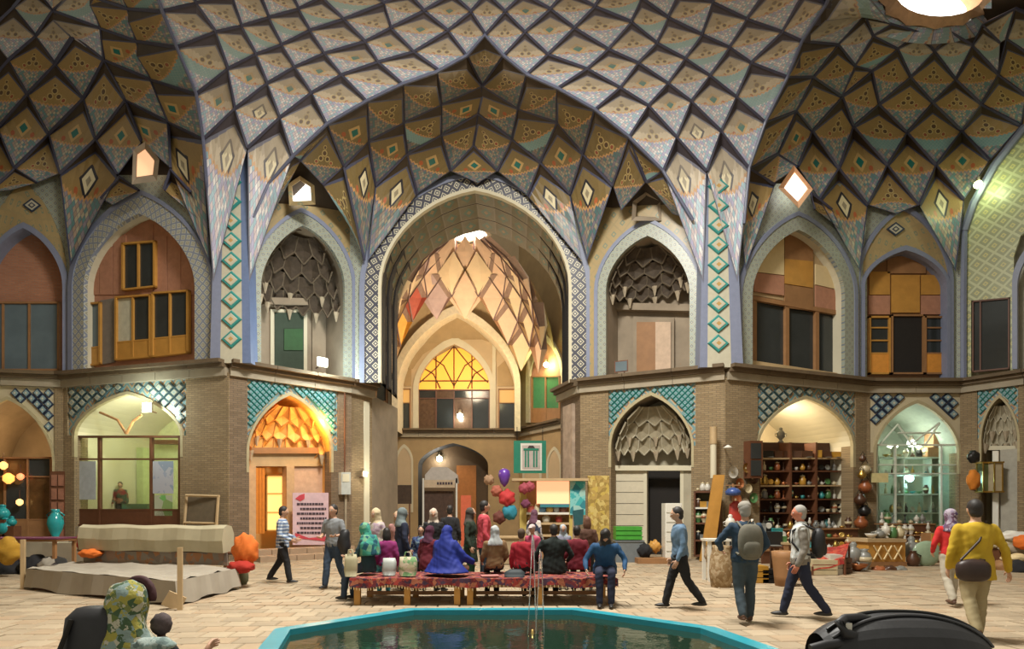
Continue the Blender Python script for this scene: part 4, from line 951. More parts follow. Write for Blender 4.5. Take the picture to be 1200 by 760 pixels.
# fanlight
fw = thing('window', P_FB.pp(532, 503), 'large arched window with glowing orange fanlight and netted bars', kind='structure')
AM = lampmat('amber_glass', (1,.42,.05), .5)
mb = MB(); P_FB.panel(mb, [(490, 456)]+arch(490, 574, 455, 403)+[(574, 456)], AM, -.3, .05); mb.build('amber_glass', fw)
for pts in ([(505, 418), (520, 428), (532, 452)], [(560, 418), (545, 428), (532, 452)], [(492, 448), (512, 430), (532, 405)], [(572, 448), (552, 430), (532, 405)], [(495, 430), (508, 438), (516, 455)], [(569, 430), (556, 438), (548, 455)], [(532, 403), (532, 455)], [(511, 412), (511, 455)], [(553, 412), (553, 455)], [(490, 446), (574, 446)]):
    mb = MB(); mb.tube([P_FB.pp(x, y, -.26) for x, y in pts], .035, M_WOODD, 4); mb.build('fanlight_bar', fw)
casing(P_FB, 'window', 'reflecting shop glazing below the orange fanlight', 490, 574, 456, 503, 4, [0,.22,1], M_WOODD, [M_GLASSD, plain('brown_glass', (.12,.07,.04), .2, var=.5)], -.3, 1.4)
# lower storey of the far room
zt = yz(P_FB, 535, ZC); 
mb = MB(); arch_wall(mb, P_FB, 462, 608, (508, 508), (629.5, 629.5), (490, 572, 545, 519), 629, M_FARD, 0, 1.5, M_DARK); mb.build('lower_face', fb)
alcove(fb, P_FB, (490, 572, 545, 519), 629, 1.5, plain('dim_room', (.12,.07,.03)))
plate(fb, P_FB, R4(535, 545, 558, 628), plain('orange_door', (.45,.17,.04)), -1.2, .1, 'orange_door')
for W, xs in ((P_FL, (428, 460)), (P_FR, (610, 660))):
    nm = wall('wall_back_left' if W is P_FL else 'wall_back_right', W, 'slanting %s side of the second room' % ('left' if W is P_FL else 'right'))
    yb0, yb1 = yz(W, xs[0], 0), yz(W, xs[1], 0); c0, c1 = yz(W, xs[0], ZC), yz(W, xs[1], ZC)
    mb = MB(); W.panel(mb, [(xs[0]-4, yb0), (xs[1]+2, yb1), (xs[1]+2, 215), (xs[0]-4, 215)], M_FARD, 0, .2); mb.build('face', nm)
    if W is P_FR:
        mb = MB(); band(mb, W, (616, 660, 440, 391), (621, 657, 442, 400), 495, plain('cream_rib', (.75,.65,.45), .7), .12, .14); mb.build('arch_rib', nm)
        plate(nm, W, [(621, 495)]+arch(621, 657, 442, 400)+[(657, 495)], M_REDV, .03, .03, 'red_infill')
        casing(W, 'door', 'green-glazed wooden double door under the green lamp in the far room', 622, 656, 440, 495, 2, [0,.7,1], M_WOODM, plain('green_glass', (.05,.22,.1), .2), .08, 1.6, skirt=M_WOODM)
    else:
        mb = MB(); band(mb, W, (437, 458, 450, 405), (440, 455, 452, 412), 500, plain('cream_rib', (.75,.65,.45), .7), .1, .1); mb.build('arch_rib', nm)
        casing(W, 'window', 'leftmost narrow window of the far room', 440, 455, 440, 500, 1, 2, M_WOODM, M_GLASSD, .05, 1.2)
    cornice(xs[0], xs[1], W, nm)
    for xa, xb in (((437, 457),) if W is P_FL else ((612, 634), (640, 658))):
        mb = MB(); band(mb, W, (xa, xb, 545, 523), (xa+2, xb-2, 546, 527), 575, M_WHITEP, .06, .08); mb.build('blind_arch', nm)
        plate(nm, W, [(xa+2, 600)]+arch(xa+2, xb-2, 546, 527)+[(xb-2, 600)], M_FAR, .03, .03, 'blind_field')
mb = MB(); band(mb, P_FB, (463, 484, 540, 520), (465, 482, 542, 524), 600, M_WHITEP, .06, .08); mb.build('blind_arch', fb)
plate(fb, P_FB, [(465, 600)]+arch(465, 482, 542, 524)+[(482, 600)], M_FAR, .03, .03, 'blind_field')
cornice(462, 608, P_FB, fb)
# muqarnas dome of the second room
fd = thing('ceiling', W3(545, 330, 31), 'bright cream muqarnas dome of the second room', kind='structure')
M_FC = [plain('cream_cell', (.85,.66,.42), .7, var=.12, scale=2), plain('cream_cell_rosy', (.78,.55,.38), .7, var=.15, scale=2), plain('cream_cell_mauve', (.5,.36,.34), .7, var=.3, scale=2)]
M_FCX = [plain('red_patch', (.5,.1,.06)), plain('yellow_patch', (.8,.45,.08))]
MAUV = plain('mauve_trim', (.22,.14,.13), .7, var=.4)
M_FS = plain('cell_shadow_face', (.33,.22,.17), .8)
cxf, rowsf = 545, [(280, 26, 28.2, 8), (298, 50, 28.9, 8), (321, 68, 30, 8), (347, 80, 31.2, 8), (374, 87, 32.2, 8), (402, 91, 33.2, 8), (432, 93, 33.9, 8)]
def frow(k, a):
    y, rx, d, n = rowsf[k]; th = PI*a/n
    return W3(cxf-rx*math.cos(th)*1.0, y+rx*.10*(1-math.sin(th))*(1 if k else 0), d-(1-math.sin(th))*4.2*(.35+k*.1))
M_LIST = M_FC
for k in range(len(rowsf)-2):
    for a in range(-1, 9):
        h = .5 if k % 2 else 0
        T, B = frow(k, a+.5+h-(.5 if k % 2 else 0)+(0)), None
        s0 = a+(.5 if k % 2 else 0)
        if s0+.5 > 8.3 or s0 < -.8: continue
        T = frow(k, s0); xx = 600+T.x/T.y*F; yy = HZ-(frow(k+2, s0).z-EYE)/frow(k+2, s0).y*F
        if abs(xx-535) < 66 and yy > 372+(abs(xx-535)/66)**2*40+18: continue
        Rr = frow(k+1, s0+.5); B = frow(k+2, s0); L_ = frow(k+1, s0-.5)
        hor = lambda p, q: p+(Vector((p.x-W3(545, 0, 30.5).x, p.y-30.5, 0)).normalized())*q
        T1 = hor(T, .6)-Vector((0, 0, .1)); R1, L1, B1 = hor(Rr, .3), hor(L_, .3), B
        C_ = hor((T1+R1+L1+B1)/4, .25)
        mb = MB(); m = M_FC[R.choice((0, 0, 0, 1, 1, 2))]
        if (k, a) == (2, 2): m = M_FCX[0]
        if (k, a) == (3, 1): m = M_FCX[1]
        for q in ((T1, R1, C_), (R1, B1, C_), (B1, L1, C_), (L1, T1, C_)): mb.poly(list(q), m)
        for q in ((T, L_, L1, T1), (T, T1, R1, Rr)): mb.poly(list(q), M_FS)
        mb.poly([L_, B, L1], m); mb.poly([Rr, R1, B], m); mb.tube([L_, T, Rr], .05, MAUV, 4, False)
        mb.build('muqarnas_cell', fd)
mb = MB()
for x in range(0, 9):
    for k in range(-1, len(rowsf)-1):
        f = lambda kk, a: (lambda p: Vector((p.x+(p.x-W3(545, 330, p.y).x)*.18, p.y+1.5, p.z+.45)))(frow(max(0, kk), a))
        if k >= 0: mb.poly([f(k, x*8/9), f(k, (x+1)*8/9), f(k+1, (x+1)*8/9), f(k+1, x*8/9)], M_FARD)
mb.build('dome_shell', fd)
so = thing('skylight', W3(545, 275, 28.4), 'bright skylight crowning the cream dome of the second room', 'skylight')
N = 12; rg = lambda a, k, dy=0: W3(545+k*26*math.sin(a), 275+k*7*math.cos(a), 28.3+dy)
MB().poly([rg(2*PI*i/N, 1.0, .5) for i in range(N)], M_SKY).build('pane', so)
mb = MB()
for i in range(N): a, b = 2*PI*i/N, 2*PI*(i+1)/N; mb.poly([rg(a, 1), rg(b, 1), rg(b, 1.2), rg(a, 1.2)], M_FC[0]); mb.poly([rg(a, 1), rg(b, 1), rg(b, 1, .5), rg(a, 1, .5)], M_FC[0])
mb.build('rim', so)
light('POINT', W3(545, 420, 30.5), 420, (1, .8, .55), .6, name='second_room_light')
light('AREA', W3(545, 285, 28.5), 120, (1, .93, .8), 2.0, name='second_room_daylight')
# ================= people
import numpy as np
CLOTHY = ('shirt', 'coat', 'trousers', 'headscarf', 'chador', 'shawl', 'grey_shirt')
def remesh(mb, vox, it=2):
    me = bpy.data.meshes.new('r'); me.from_pydata(mb.v, [], mb.f); me.update()
    o = bpy.data.objects.new('r', me); TMPC.objects.link(o)
    r = o.modifiers.new('r', 'REMESH'); r.mode = 'VOXEL'; r.voxel_size = vox
    s_ = o.modifiers.new('s', 'SMOOTH'); s_.iterations = it; s_.factor = .5
    dg = bpy.context.evaluated_depsgraph_get()
    n = bpy.data.meshes.new_from_object(o.evaluated_get(dg))
    bpy.data.objects.remove(o); bpy.data.meshes.remove(me); return n
TMPC = COL
def ellr(mb, c, r, Mx=None, n=12, k=8, fn=None): mb.ell(c, r, M_DARK, n, k, Mx, fn)
def loft(mb, rings, n=16, cap=True):
    """rings: (centre, x radius, y radius, optional tilt matrix)"""
    base = len(mb.v)
    for q in rings:
        c_, rx, ry = q[0], q[1], q[2]; Mx = q[3] if len(q) > 3 else Matrix.Identity(3)
        for k in range(n):
            a = 2*PI*k/n; p = Vector(c_)+Mx @ Vector((rx*math.cos(a), ry*math.sin(a), 0)); mb.v.append(tuple(p))
    for i in range(len(rings)-1):
        for k in range(n):
            a, b = base+i*n+k, base+i*n+(k+1) % n; mb.f.append((a, b, b+n, a+n))
    if cap: mb.f.append(tuple(base+k for k in reversed(range(n)))); t = base+(len(rings)-1)*n; mb.f.append(tuple(t+k for k in range(n)))
def limb(mb, pts, rs):
    for (p, q), (a, b) in zip(zip(pts, pts[1:]), zip(rs, rs[1:])):
        p, q = Vector(p), Vector(q); mb.tube([p, (p+q)/2, q], [a, (a+b)/2*1.04, b], M_DARK, 10)
    for p, a in zip(pts, rs): mb.ell(p, (a, a, a), M_DARK, 10, 6)
def finish(mb, vox, name, par, m, it=2, extra=None):
    me = remesh(mb, vox, it); me.name = name; me.materials.clear(); me.materials.append(m)
    if extra:
        b = bmesh.new(); b.from_mesh(me); me2 = bpy.data.meshes.new('x'); me2.from_pydata(extra.v, [], extra.f); b.from_mesh(me2); b.to_mesh(me); b.free(); bpy.data.meshes.remove(me2)
    if name in CLOTHY:
        n_ = len(me.vertices); co = np.empty(n_*3, 'f'); no = np.empty(n_*3, 'f'); me.vertices.foreach_get('co', co); me.vertices.foreach_get('normal', no); sd = R.uniform(0, 50)
        q = co.reshape(-1, 3); x, y, z = q[:, 0], q[:, 1], q[:, 2]
        f_ = .006*np.sin(17*z+9*np.sin(11*x+sd)+6*y)+.005*np.sin(31*x+13*np.sin(7*z+sd))*np.sin(9*z+23*y+sd)+.003*np.sin(47*z+29*x+21*y+sd)
        q += no.reshape(-1, 3)*f_[:, None]*.55; me.vertices.foreach_set('co', co); me.update()
    me.polygons.foreach_set('use_smooth', [True]*len(me.polygons))
    o = bpy.data.objects.new(name, me); COL.objects.link(o); o.parent = par; return o
SK = plain('skin', (.5,.29,.19), .55, var=.08, bump=.05); SKR = plain('ruddy_skin', (.55,.2,.12), .55, var=.1, bump=.05)
EYEW = plain('eye', (.6,.58,.55), .3, var=0); LIPS = plain('lips', (.35,.12,.1), .5, var=0); HAIRD = plain('black_hair', (.018,.014,.012), .6, var=.4, scale=40); HAIRG = plain('grey_hair', (.35,.33,.3), .7)
def hand(mb, w_, d_, side, k=1.0, curl=.5, palm=None):
    """palm, four fingers and a thumb; w_ wrist, d_ direction of the forearm"""
    d_ = Vector(d_).normalized(); w_ = Vector(w_)
    up = Vector((0, 1, 0)) if palm is None else Vector(palm)
    n_ = (up-d_*up.dot(d_)); n_ = n_.normalized() if n_.length > .05 else Vector((1, 0, 0)); s_ = d_.cross(n_)*side
    ctr = w_+d_*.05*k
    Mx = Matrix((s_, d_, n_)).transposed()
    # palm lies in the plane (n_, d_), thin along s_
    mb.ell(ctr, (.014*k, .052*k, .04*k), M_DARK, 8, 6, Mx)
    for i, (off, ln) in enumerate(((.028, .068), (.010, .077), (-.009, .072), (-.027, .056))):
        b = w_+d_*.085*k+n_*off*k; c1 = b+(d_*math.cos(curl*.6)-s_*math.sin(curl*.6))*ln*.5*k; c2 = c1+(d_*math.cos(curl*1.5)-s_*math.sin(curl*1.5))*ln*.5*k
        mb.tube([b-d_*.02*k, b, c1, c2], [.0095*k, .0095*k, .0085*k, .006*k], M_DARK, 6)
    b = w_+d_*.03*k+n_*.03*k; mb.tube([b-n_*.01*k, b+n_*.025*k+d_*.015*k-s_*.01*k, b+n_*.035*k+d_*.05*k-s_*.02*k], [.013*k, .011*k, .007*k], M_DARK, 6)
def person(px, py, lab, H=1.72, face=0, mode='stand', stride=0, lean=0, arms=None, seat=.46, top=None, sleeve='long', hem=0, bottom=None, hair=None, scarf=None, chador=None, cap=None, shoes=None,
           legs=None, head=(0, 0), group=None, d=None, width=1.0, collar=None, z0=0, skin=None, longhair=False, eyes=True, vox=.02, extras=None):
    """face = heading in degrees: 0 looks away from the viewer, 180 towards, 90 to the left of the picture"""
    if d is None: X, Y = gp(px, py)
    else: Y = d; X = (px-600)/F*d
    P = thing('person', (X, Y, z0), lab, 'person', group, rz=math.radians(face))
    k = H/1.72; skin = skin or SK
    V = lambda x, y, z: Vector((x*k, y*k, z*k))
    if mode == 'stand':
        pz = .93; pel = V(0, 0, pz-abs(stride)*.12)
        lg = legs or {s_: ((s_*.09, stride*s_*.30+.02, .50), (s_*.09, stride*s_*.62-(.12 if stride*s_ < 0 else 0), .09+(.05 if stride*s_ < 0 else 0))) for s_ in (-1, 1)}
    elif mode == 'sit':
        pel = V(0, 0, (seat+.11)/k); lg = legs or {s_: ((s_*.11, .42, (seat+.06)/k), (s_*.1, .46, .09)) for s_ in (-1, 1)}
    else:  # cross-legged on the seat
        pel = V(0, 0, (seat+.10)/k); lg = {s_: ((s_*.34, .24, (seat+.10)/k), (-s_*.05, .34, (seat+.07)/k)) for s_ in (-1, 1)}
    Rm = Matrix.Rotation(-lean, 3, 'X')
    U = lambda x, y, z: pel+Rm @ V(x, y, z)
    neck, hd = U(0, -.01, .54), U(0, .022, .645)
    Hm = Rm @ Matrix.Rotation(math.radians(head[0]), 3, 'Z') @ Matrix.Rotation(math.radians(head[1]), 3, 'X')
    sh = {s_: U(s_*.168*width, 0, .445) for s_ in (-1, 1)}
    ar = arms or {}
    el, wr = {}, {}
    for s_ in (-1, 1):
        a = ar.get(s_, ((s_*.06, -.03, -.28), (s_*.08, .07, -.51)))
        el[s_] = sh[s_]+Vector(a[0])*k; wr[s_] = sh[s_]+Vector(a[1])*k
    kn = {s_: V(*lg[s_][0]) for s_ in (-1, 1)}; an = {s_: V(*lg[s_][1]) for s_ in (-1, 1)}; hp = {s_: pel+V(s_*.085, 0, -.02) for s_ in (-1, 1)}
    W_ = width
    # body: one continuous skin surface
    b = MB()
    prof = lambda g=0, w2=1: [(pel+V(0,0,-.06), (.15+g)*k*W_, (.105+g)*k, Rm), (pel+V(0,0,.02), (.165+g)*k*W_, (.115+g)*k, Rm), (U(0,.0,.16), (.135+g)*k*W_, (.10+g)*k, Rm), (U(0,.005,.32), (.155+g)*k*W_, (.115+g)*k, Rm), (U(0,0,.42), (.172+g)*k*W_, (.10+g)*k, Rm), (U(0,-.003,.475), (.14+g)*k*W_, (.085+g)*k, Rm), (U(0,-.008,.525), (.065+g*.6)*k, (.06+g*.6)*k, Rm)]
    loft(b, prof()); b.tube([U(0,-.01,.46), neck, hd], [.062*k, .054*k, .05*k], M_DARK, 10)
    def hf(p):
        q = Vector(p)
        if q.z < 0: q.x *= 1-.28*(-q.z); q.y = q.y*(1-.12*(-q.z))+(.10*(-q.z) if q.y > 0 else 0)
        return q
    b.ell(hd+Hm @ V(0, 0, .035), (.078*k, .098*k, .118*k), M_DARK, 16, 12, Hm, hf)
    b.ell(hd+Hm @ V(0, .098, .015), (.013*k, .022*k, .026*k), M_DARK, 8, 6, Hm)
    b.ell(hd+Hm @ V(0, .088, .062), (.05*k, .014*k, .012*k), M_DARK, 8, 6, Hm)
    for s_ in (-1, 1): b.ell(hd+Hm @ V(s_*.078, -.005, .025), (.012*k, .022*k, .032*k), M_DARK, 8, 6, Hm)
    hx = MB()
    for s_ in (-1, 1):
        limb(b, [sh[s_], el[s_], wr[s_]], [.052*k, .04*k, .027*k]); limb(b, [hp[s_], kn[s_], an[s_]], [.085*k, .055*k, .038*k])
        hand(hx, wr[s_], wr[s_]-el[s_], s_, k)
    finish(b, vox*.8, 'body', P, skin, 2, hx)
    # shoes follow the body heading
    for s_ in (-1, 1):
        m = MB(); q = an[s_]; dirv = Vector((0, 1, 0)) if mode != 'cross' else Vector((-s_, .3, 0)).normalized()
        zs = q.z-.045*k; c0 = Vector((q.x, q.y, zs))+dirv*.055*k; Mx = Matrix((Vector((dirv.y, -dirv.x, 0)), dirv, Vector((0, 0, 1)))).transposed()
        m.ell(c0, (.045*k, .13*k, .042*k), shoes or SHOEB, 12, 8, Mx, lambda p: Vector((p.x, p.y, max(p.z, -.6)*(1 if p.y < .1 else 1-.35*p.y))))
        m.ell(c0-dirv*.06*k+Vector((0,0,.03*k)), (.042*k, .055*k, .05*k), shoes or SHOEB, 10, 6, Mx)
        m.build('shoe', P_(P), True)
    if bottom and not (chador and mode != 'stand'):
        b = MB(); loft(b, [(pel+V(0,0,-.08), .165*k*W_, .12*k), (pel+V(0,0,.0), .182*k*W_, .132*k), (pel+V(0,0,.09), .165*k*W_, .12*k)])
        for s_ in (-1, 1):
            d_ = (an[s_]-kn[s_]).normalized(); limb(b, [hp[s_], kn[s_], an[s_]-d_*.01], [.105*k, .075*k, .062*k])
        finish(b, vox, 'trousers', P, bottom)
    if top:
        b = MB(); g = .022; rings = prof(g)
        if hem: rings = [(pel+V(0,0,-.06-hem), (.19+hem*.12)*k*W_, (.14+hem*.1)*k), (pel+V(0,0,-.06-hem*.5), (.185+hem*.05)*k*W_, (.135+hem*.05)*k)]+rings[1:]
        if mode != 'stand' and hem: rings = rings[1:]
        loft(b, rings)
        for s_ in (-1, 1):
            if sleeve == 'long': d_ = (wr[s_]-el[s_]).normalized(); limb(b, [sh[s_], el[s_], wr[s_]-d_*.015], [.062*k, .052*k, .040*k])
            elif sleeve == 'short': q = sh[s_].lerp(el[s_], .75); limb(b, [sh[s_], q], [.064*k, .058*k])
            else: limb(b, [sh[s_]], [.07*k])
        if collar: b.tube([U(0,-.01,.48), U(0,-.01,.56)], [.085*k, .075*k], M_DARK, 12)
        finish(b, vox, 'coat' if hem > .12 else 'shirt', P, top)
    if hair:
        b = MB(); b.ell(hd+Hm @ V(0, -.016, .062), (.086*k, .1*k, .104*k), M_DARK, 14, 10, Hm)
        if longhair: b.ell(hd+Hm @ V(0, -.05, -.03), (.1*k, .07*k, .17*k), M_DARK, 12, 8, Hm)
        else: b.ell(hd+Hm @ V(0, -.045, .0), (.078*k, .06*k, .075*k), M_DARK, 12, 8, Hm)
        finish(b, .016, 'hair', P, hair, 1)
    if cap:
        b = MB(); b.ell(hd+Hm @ V(0, -.005, .09), (.092*k, .105*k, .08*k), M_DARK, 14, 8, Hm); b.ell(hd+Hm @ V(0, .12, .075), (.065*k, .07*k, .012*k), M_DARK, 12, 6, Hm)
        finish(b, .014, 'cap', P, cap, 1)
    if scarf:
        b = MB(); b.ell(hd+Hm @ V(0, -.02, .045), (.1*k, .113*k, .122*k), M_DARK, 14, 10, Hm)
        loft(b, [(U(0,-.02,.40), .17*k*W_, .13*k, Rm), (U(0,-.02,.47), .155*k*W_, .12*k, Rm), (U(0,-.025,.54), .10*k, .10*k, Rm), (hd+Hm @ V(0,-.02,.0), .092*k, .105*k, Hm)])
        finish(b, .018, 'headscarf', P, scarf, 2)
    if chador:
        b = MB(); b.ell(hd+Hm @ V(0, -.02, .04), (.105*k, .118*k, .128*k), M_DARK, 14, 10, Hm)
        hemz = .06 if mode == 'stand' else seat+.02
        rg = [(V(0,.0,0)+Vector((0, .06 if mode != 'stand' else 0, hemz)), (.30 if mode == 'stand' else .44)*k*W_, (.24 if mode == 'stand' else .36)*k), (pel+Vector((0,.04,-.0)), (.25 if mode == 'stand' else .38)*k*W_, .24*k), (U(0,.02,.2), .25*k*W_, .19*k, Rm), (U(0,0,.4), .225*k*W_, .155*k, Rm), (U(0,-.02,.5), .14*k*W_, .12*k, Rm), (hd+Hm @ V(0,-.02,-.02), .10*k, .112*k, Hm)]
        loft(b, rg)
        for s_ in (-1, 1): limb(b, [sh[s_], el[s_], wr[s_]], [.085*k, .08*k, .07*k])
        finish(b, .022, 'chador', P, chador, 4)
    if eyes:
        for s_ in (-1, 1):
            m = MB(); m.ell(hd+Hm @ V(s_*.031, .088, .04), (.014*k, .009*k, .009*k), EYEW, 8, 6); m.ell(hd+Hm @ V(s_*.031, .095, .04), (.006*k, .005*k, .006*k), HAIRD, 8, 6); m.build('eye', P, True)
        m = MB(); m.ell(hd+Hm @ V(0, .092, -.03), (.023*k, .008*k, .007*k), LIPS, 8, 6, Hm); m.build('mouth', P, True)
    J = dict(neck=neck, head=hd, sh=sh, el=el, wr=wr, pel=pel, kn=kn, an=an, U=U, k=k, Hm=Hm, P=P)
    return J
class P_:   # shoes are built in the person's own frame
    def __new__(cls, p): cls.p = p; return p
_pl = parent_loc
def parent_loc(p):
    if p is not None and p.name.split('.')[0] in ('person', 'backpack', 'shoulder_bag', 'handbag'): return Vector((0, 0, 0))
    return _pl(p)
def local_thing(J, name, lab, cat, group=None):
    q = J['P']; t = thing(name, q.location, lab, cat, group, rz=q.rotation_euler.z); return t
SHOEB = plain('black_shoe', (.02,.018,.016), .5); SHOEN = plain('brown_shoe', (.1,.05,.03), .6)
NV = plain('navy_cloth', (.015,.02,.045), .9); BK = plain('black_cloth', (.012,.012,.014), .9, var=.4); JN = plain('denim', (.03,.05,.085), .9, var=.3, scale=12); GR = plain('grey_cloth', (.2,.21,.22), .9, var=.15)
t = Mt('checked_shirt', .9); tc = t.nt.nodes.new('ShaderNodeTexCoord'); sp = t.nt.nodes.new('ShaderNodeSeparateXYZ'); t.nt.links.new(tc.outputs['Object'], sp.inputs[0])
ox, oy, oz = (E(t.nt, sp.outputs[i]) for i in range(3)); st = (oz*14).fr().lt(.45); st2 = ((ox+oy)*14).fr().lt(.4)
cc = t.mix(st, (.5,.56,.62), (.12,.19,.32)); cc = t.mix(st2*.45, cc, (.08,.1,.2)); CHK = t.out(cc)
def patterned(name, cols, sc=9, rough=.9):
    t = Mt(name, rough); n = t.nt.nodes.new('ShaderNodeTexVoronoi'); n.inputs['Scale'].default_value = sc; tcc = t.nt.nodes.new('ShaderNodeTexCoord'); t.nt.links.new(tcc.outputs['Object'], n.inputs['Vector'])
    s2 = t.nt.nodes.new('ShaderNodeSeparateColor'); t.nt.links.new(n.outputs['Color'], s2.inputs[0]); ns = t.noise(sc*1.5)
    c = t.ramp((E(t.nt, s2.outputs[0])*.75+ns*.25)*.999, cols); return t.out(c, ns, .3)
# the man in the checked shirt
person(331, 683, 'man in a blue and white checked shirt and black trousers, turned towards the poster', 1.7, face=-80, stride=.27, top=CHK, hem=.06, bottom=BK, hair=HAIRD, head=(0, -8),
       arms={-1: ((-.05, .02, -.27), (-.02, .24, -.36)), 1: ((.05, -.02, -.27), (.04, .22, -.38))})
Jm = person(391, 689, 'man in a grey short-sleeved shirt and dark jeans, with a jacket over his arm', 1.73, face=160, stride=.25, top=GR, sleeve='short', bottom=JN, hair=HAIRD, width=1.05,
       arms={-1: ((-.1, .03, -.25), (-.06, .24, -.27)), 1: ((.07, .02, -.27), (-.06, .27, -.3))})
person(797, 713, 'man in a light blue shirt and black trousers striding left beside the pool', 1.68, face=84, stride=.36, top=plain('pale_blue_shirt', (.12,.2,.3), .9), bottom=BK, hair=HAIRD, lean=.04, head=(0, -6))
Jb = person(873, 729, 'man seen from behind in a dark denim jacket and grey cap', 1.72, face=-4, stride=.12, top=plain('denim_jacket', (.02,.045,.08), .9, var=.3), bottom=plain('worn_jeans', (.04,.06,.075), .9, var=.35, scale=7), cap=plain('grey_cap', (.3,.28,.24), .9), hair=HAIRG, width=1.1, shoes=SHOEN,
       arms={-1: ((-.17, .06, -.22), (-.08, .24, -.34)), 1: ((.13, .03, -.25), (.06, .2, -.42))}, eyes=False)
Jv = person(938, 724, 'man with a ruddy face in a white vest over a grey shirt, walking left', 1.7, face=72, stride=.36, top=plain('white_vest', (.55,.57,.55), .9, var=.12), sleeve='none', bottom=NV, hair=HAIRG, width=1.05, skin=SKR, collar=True, head=(10, 0))
b = MB()
for s_ in (-1, 1): limb(b, [Jv['sh'][s_], Jv['el'][s_], Jv['wr'][s_]], [.066, .055, .042])
loft(b, [(Jv['pel']+Vector((0,0,-.08)), .185, .135), (Jv['pel']+Vector((0,0,.04)), .19, .14)]); finish(b, .02, 'grey_shirt', Jv['P'], plain('grey_checked_shirt', (.2,.18,.15), .9, var=.4, scale=20))
person(1114, 709, 'woman in a red top, headscarf and pale leggings, beside a yellow shirt', 1.63, face=-8, stride=.2, top=plain('red_cotton', (.5,.02,.02), .9), bottom=plain('pale_leggings', (.42,.38,.3), .9), scarf=patterned('purple_scarf', [(.08,.05,.12),(.35,.3,.36),(.12,.06,.1),(.25,.2,.28)], 22), eyes=False, shoes=SHOEN, arms={-1: ((-.1, .0, -.27), (-.04, .16, -.42)), 1: ((.06, 0, -.28), (.08, .1, -.5))})
Jy = person(1143, 748, 'man seen from behind in a loose yellow shirt and khaki trousers', 1.74, face=-12, stride=.18, top=plain('yellow_shirt', (.5,.33,.02), .9, var=.25, scale=4), hem=.12, bottom=plain('khaki_cloth', (.33,.27,.15), .9), hair=HAIRD, width=1.12, eyes=False, shoes=SHOEN,
       arms={-1: ((-.07, .0, -.28), (-.06, .1, -.5)), 1: ((.12, -.03, -.27), (.2, .06, -.52))})
# women and others on and around the benches; the benches stand 10-11 m away
TEALP = patterned('teal_scarf', [(.02,.13,.15),(.05,.3,.22),(.01,.08,.12),(.14,.33,.2)], 10)
person(432, 0, 'woman in a teal and green shawl seated at the left end of the bench', 1.6, face=78, mode='sit', d=10.55, z0=.0, top=plain('dark_teal_coat', (.02,.05,.06), .9), hem=.15, bottom=JN, scarf=TEALP, lean=.1, head=(0, -10), seat=.52,
       legs={-1: ((-.09, .42, .55), (-.1, .46, .09)), 1: ((.09, .4, .55), (.1, .36, .09))}, arms={-1: ((-.06, .1, -.25), (.02, .32, -.28)), 1: ((.06, .1, -.25), (-.02, .32, -.28))})
b = MB(); loft(b, [(Vector((0,-.02,.8)), .24, .19), (Vector((0,-.01,1.0)), .24, .17), (Vector((0,.0,1.16)), .15, .13)]); finish(b, .022, 'shawl', bpy.data.objects[[o.name for o in COL.objects if o.name.startswith('person')][-1]], TEALP)
person(441, 0, 'woman in a cream headscarf and pale coat standing behind the left bench', 1.62, face=150, d=12.2, top=patterned('pale_print', [(.5,.45,.4),(.4,.3,.36),(.55,.5,.42)], 14), hem=.35, bottom=BK, scarf=plain('cream_scarf', (.55,.45,.28), .9), head=(-10, -5))
person(453, 0, 'dark haired girl in a magenta jacket seated on the bench beside the teal shawl', 1.42, face=20, mode='sit', d=11.0, seat=.5, top=plain('magenta_cloth', (.22,.02,.12), .9), bottom=plain('cyan_cloth', (.05,.3,.38), .9), hair=HAIRD, longhair=True, eyes=False)
person(471, 0, 'woman in a grey headscarf and long navy coat standing behind the bench', 1.63, face=-60, d=11.9, top=NV, hem=.5, bottom=BK, scarf=plain('blue_grey_scarf', (.14,.17,.17), .9), width=1.1, head=(0, -8))
person(466, 0, 'woman with a beige scarf and rosy coat at the back of the group', 1.56, face=170, d=13.0, top=plain('rosy_cloth', (.4,.2,.18), .9), hem=.3, bottom=BK, scarf=plain('beige_scarf', (.4,.28,.17), .9))
person(493, 0, 'child in a blue print top facing the viewer behind the shopping bag', 1.28, face=190, d=11.9, top=patterned('blue_print', [(.05,.1,.22),(.03,.04,.12),(.2,.28,.35)], 20), hem=.1, bottom=BK, hair=HAIRD)
person(508, 0, 'woman in a white scarf and long black coat standing among the group', 1.62, face=185, d=12.6, top=BK, hem=.5, bottom=BK, scarf=plain('off_white_scarf', (.5,.42,.34), .9))
person(500, 0, 'woman in maroon with dark skirt seated between the shopping bag and blue chador', 1.5, face=-30, mode='sit', d=11.3, seat=.5, top=plain('maroon_cloth', (.12,.01,.02), .9), hem=.2, bottom=BK, scarf=plain('dark_maroon_scarf', (.06,.01,.03), .9), lean=.15)
person(527, 0, 'man in black standing with his back to the viewer near the orange door', 1.7, face=5, d=14.5, top=BK, hem=.12, bottom=BK, hair=HAIRD, eyes=False)
person(521, 0, 'woman in a bright royal blue chador sitting cross-legged on the bench', 1.58, face=-25, mode='cross', d=10.3, seat=.5, chador=plain('royal_blue_cloth', (.005,.018,.21), .75, var=.3, scale=3), width=1.05, lean=.12, head=(0, -12),
       arms={-1: ((-.1, .1, -.25), (-.04, .3, -.3)), 1: ((.14, .1, -.24), (.2, .32, -.34))})
person(551, 0, 'person in a dark green coat standing between the bench and the shop', 1.64, face=-100, d=12.7, top=plain('dark_green_cloth', (.02,.035,.02), .9), hem=.35, bottom=plain('green_trousers', (.02,.09,.05), .9), scarf=plain('olive_scarf', (.06,.05,.04), .9))
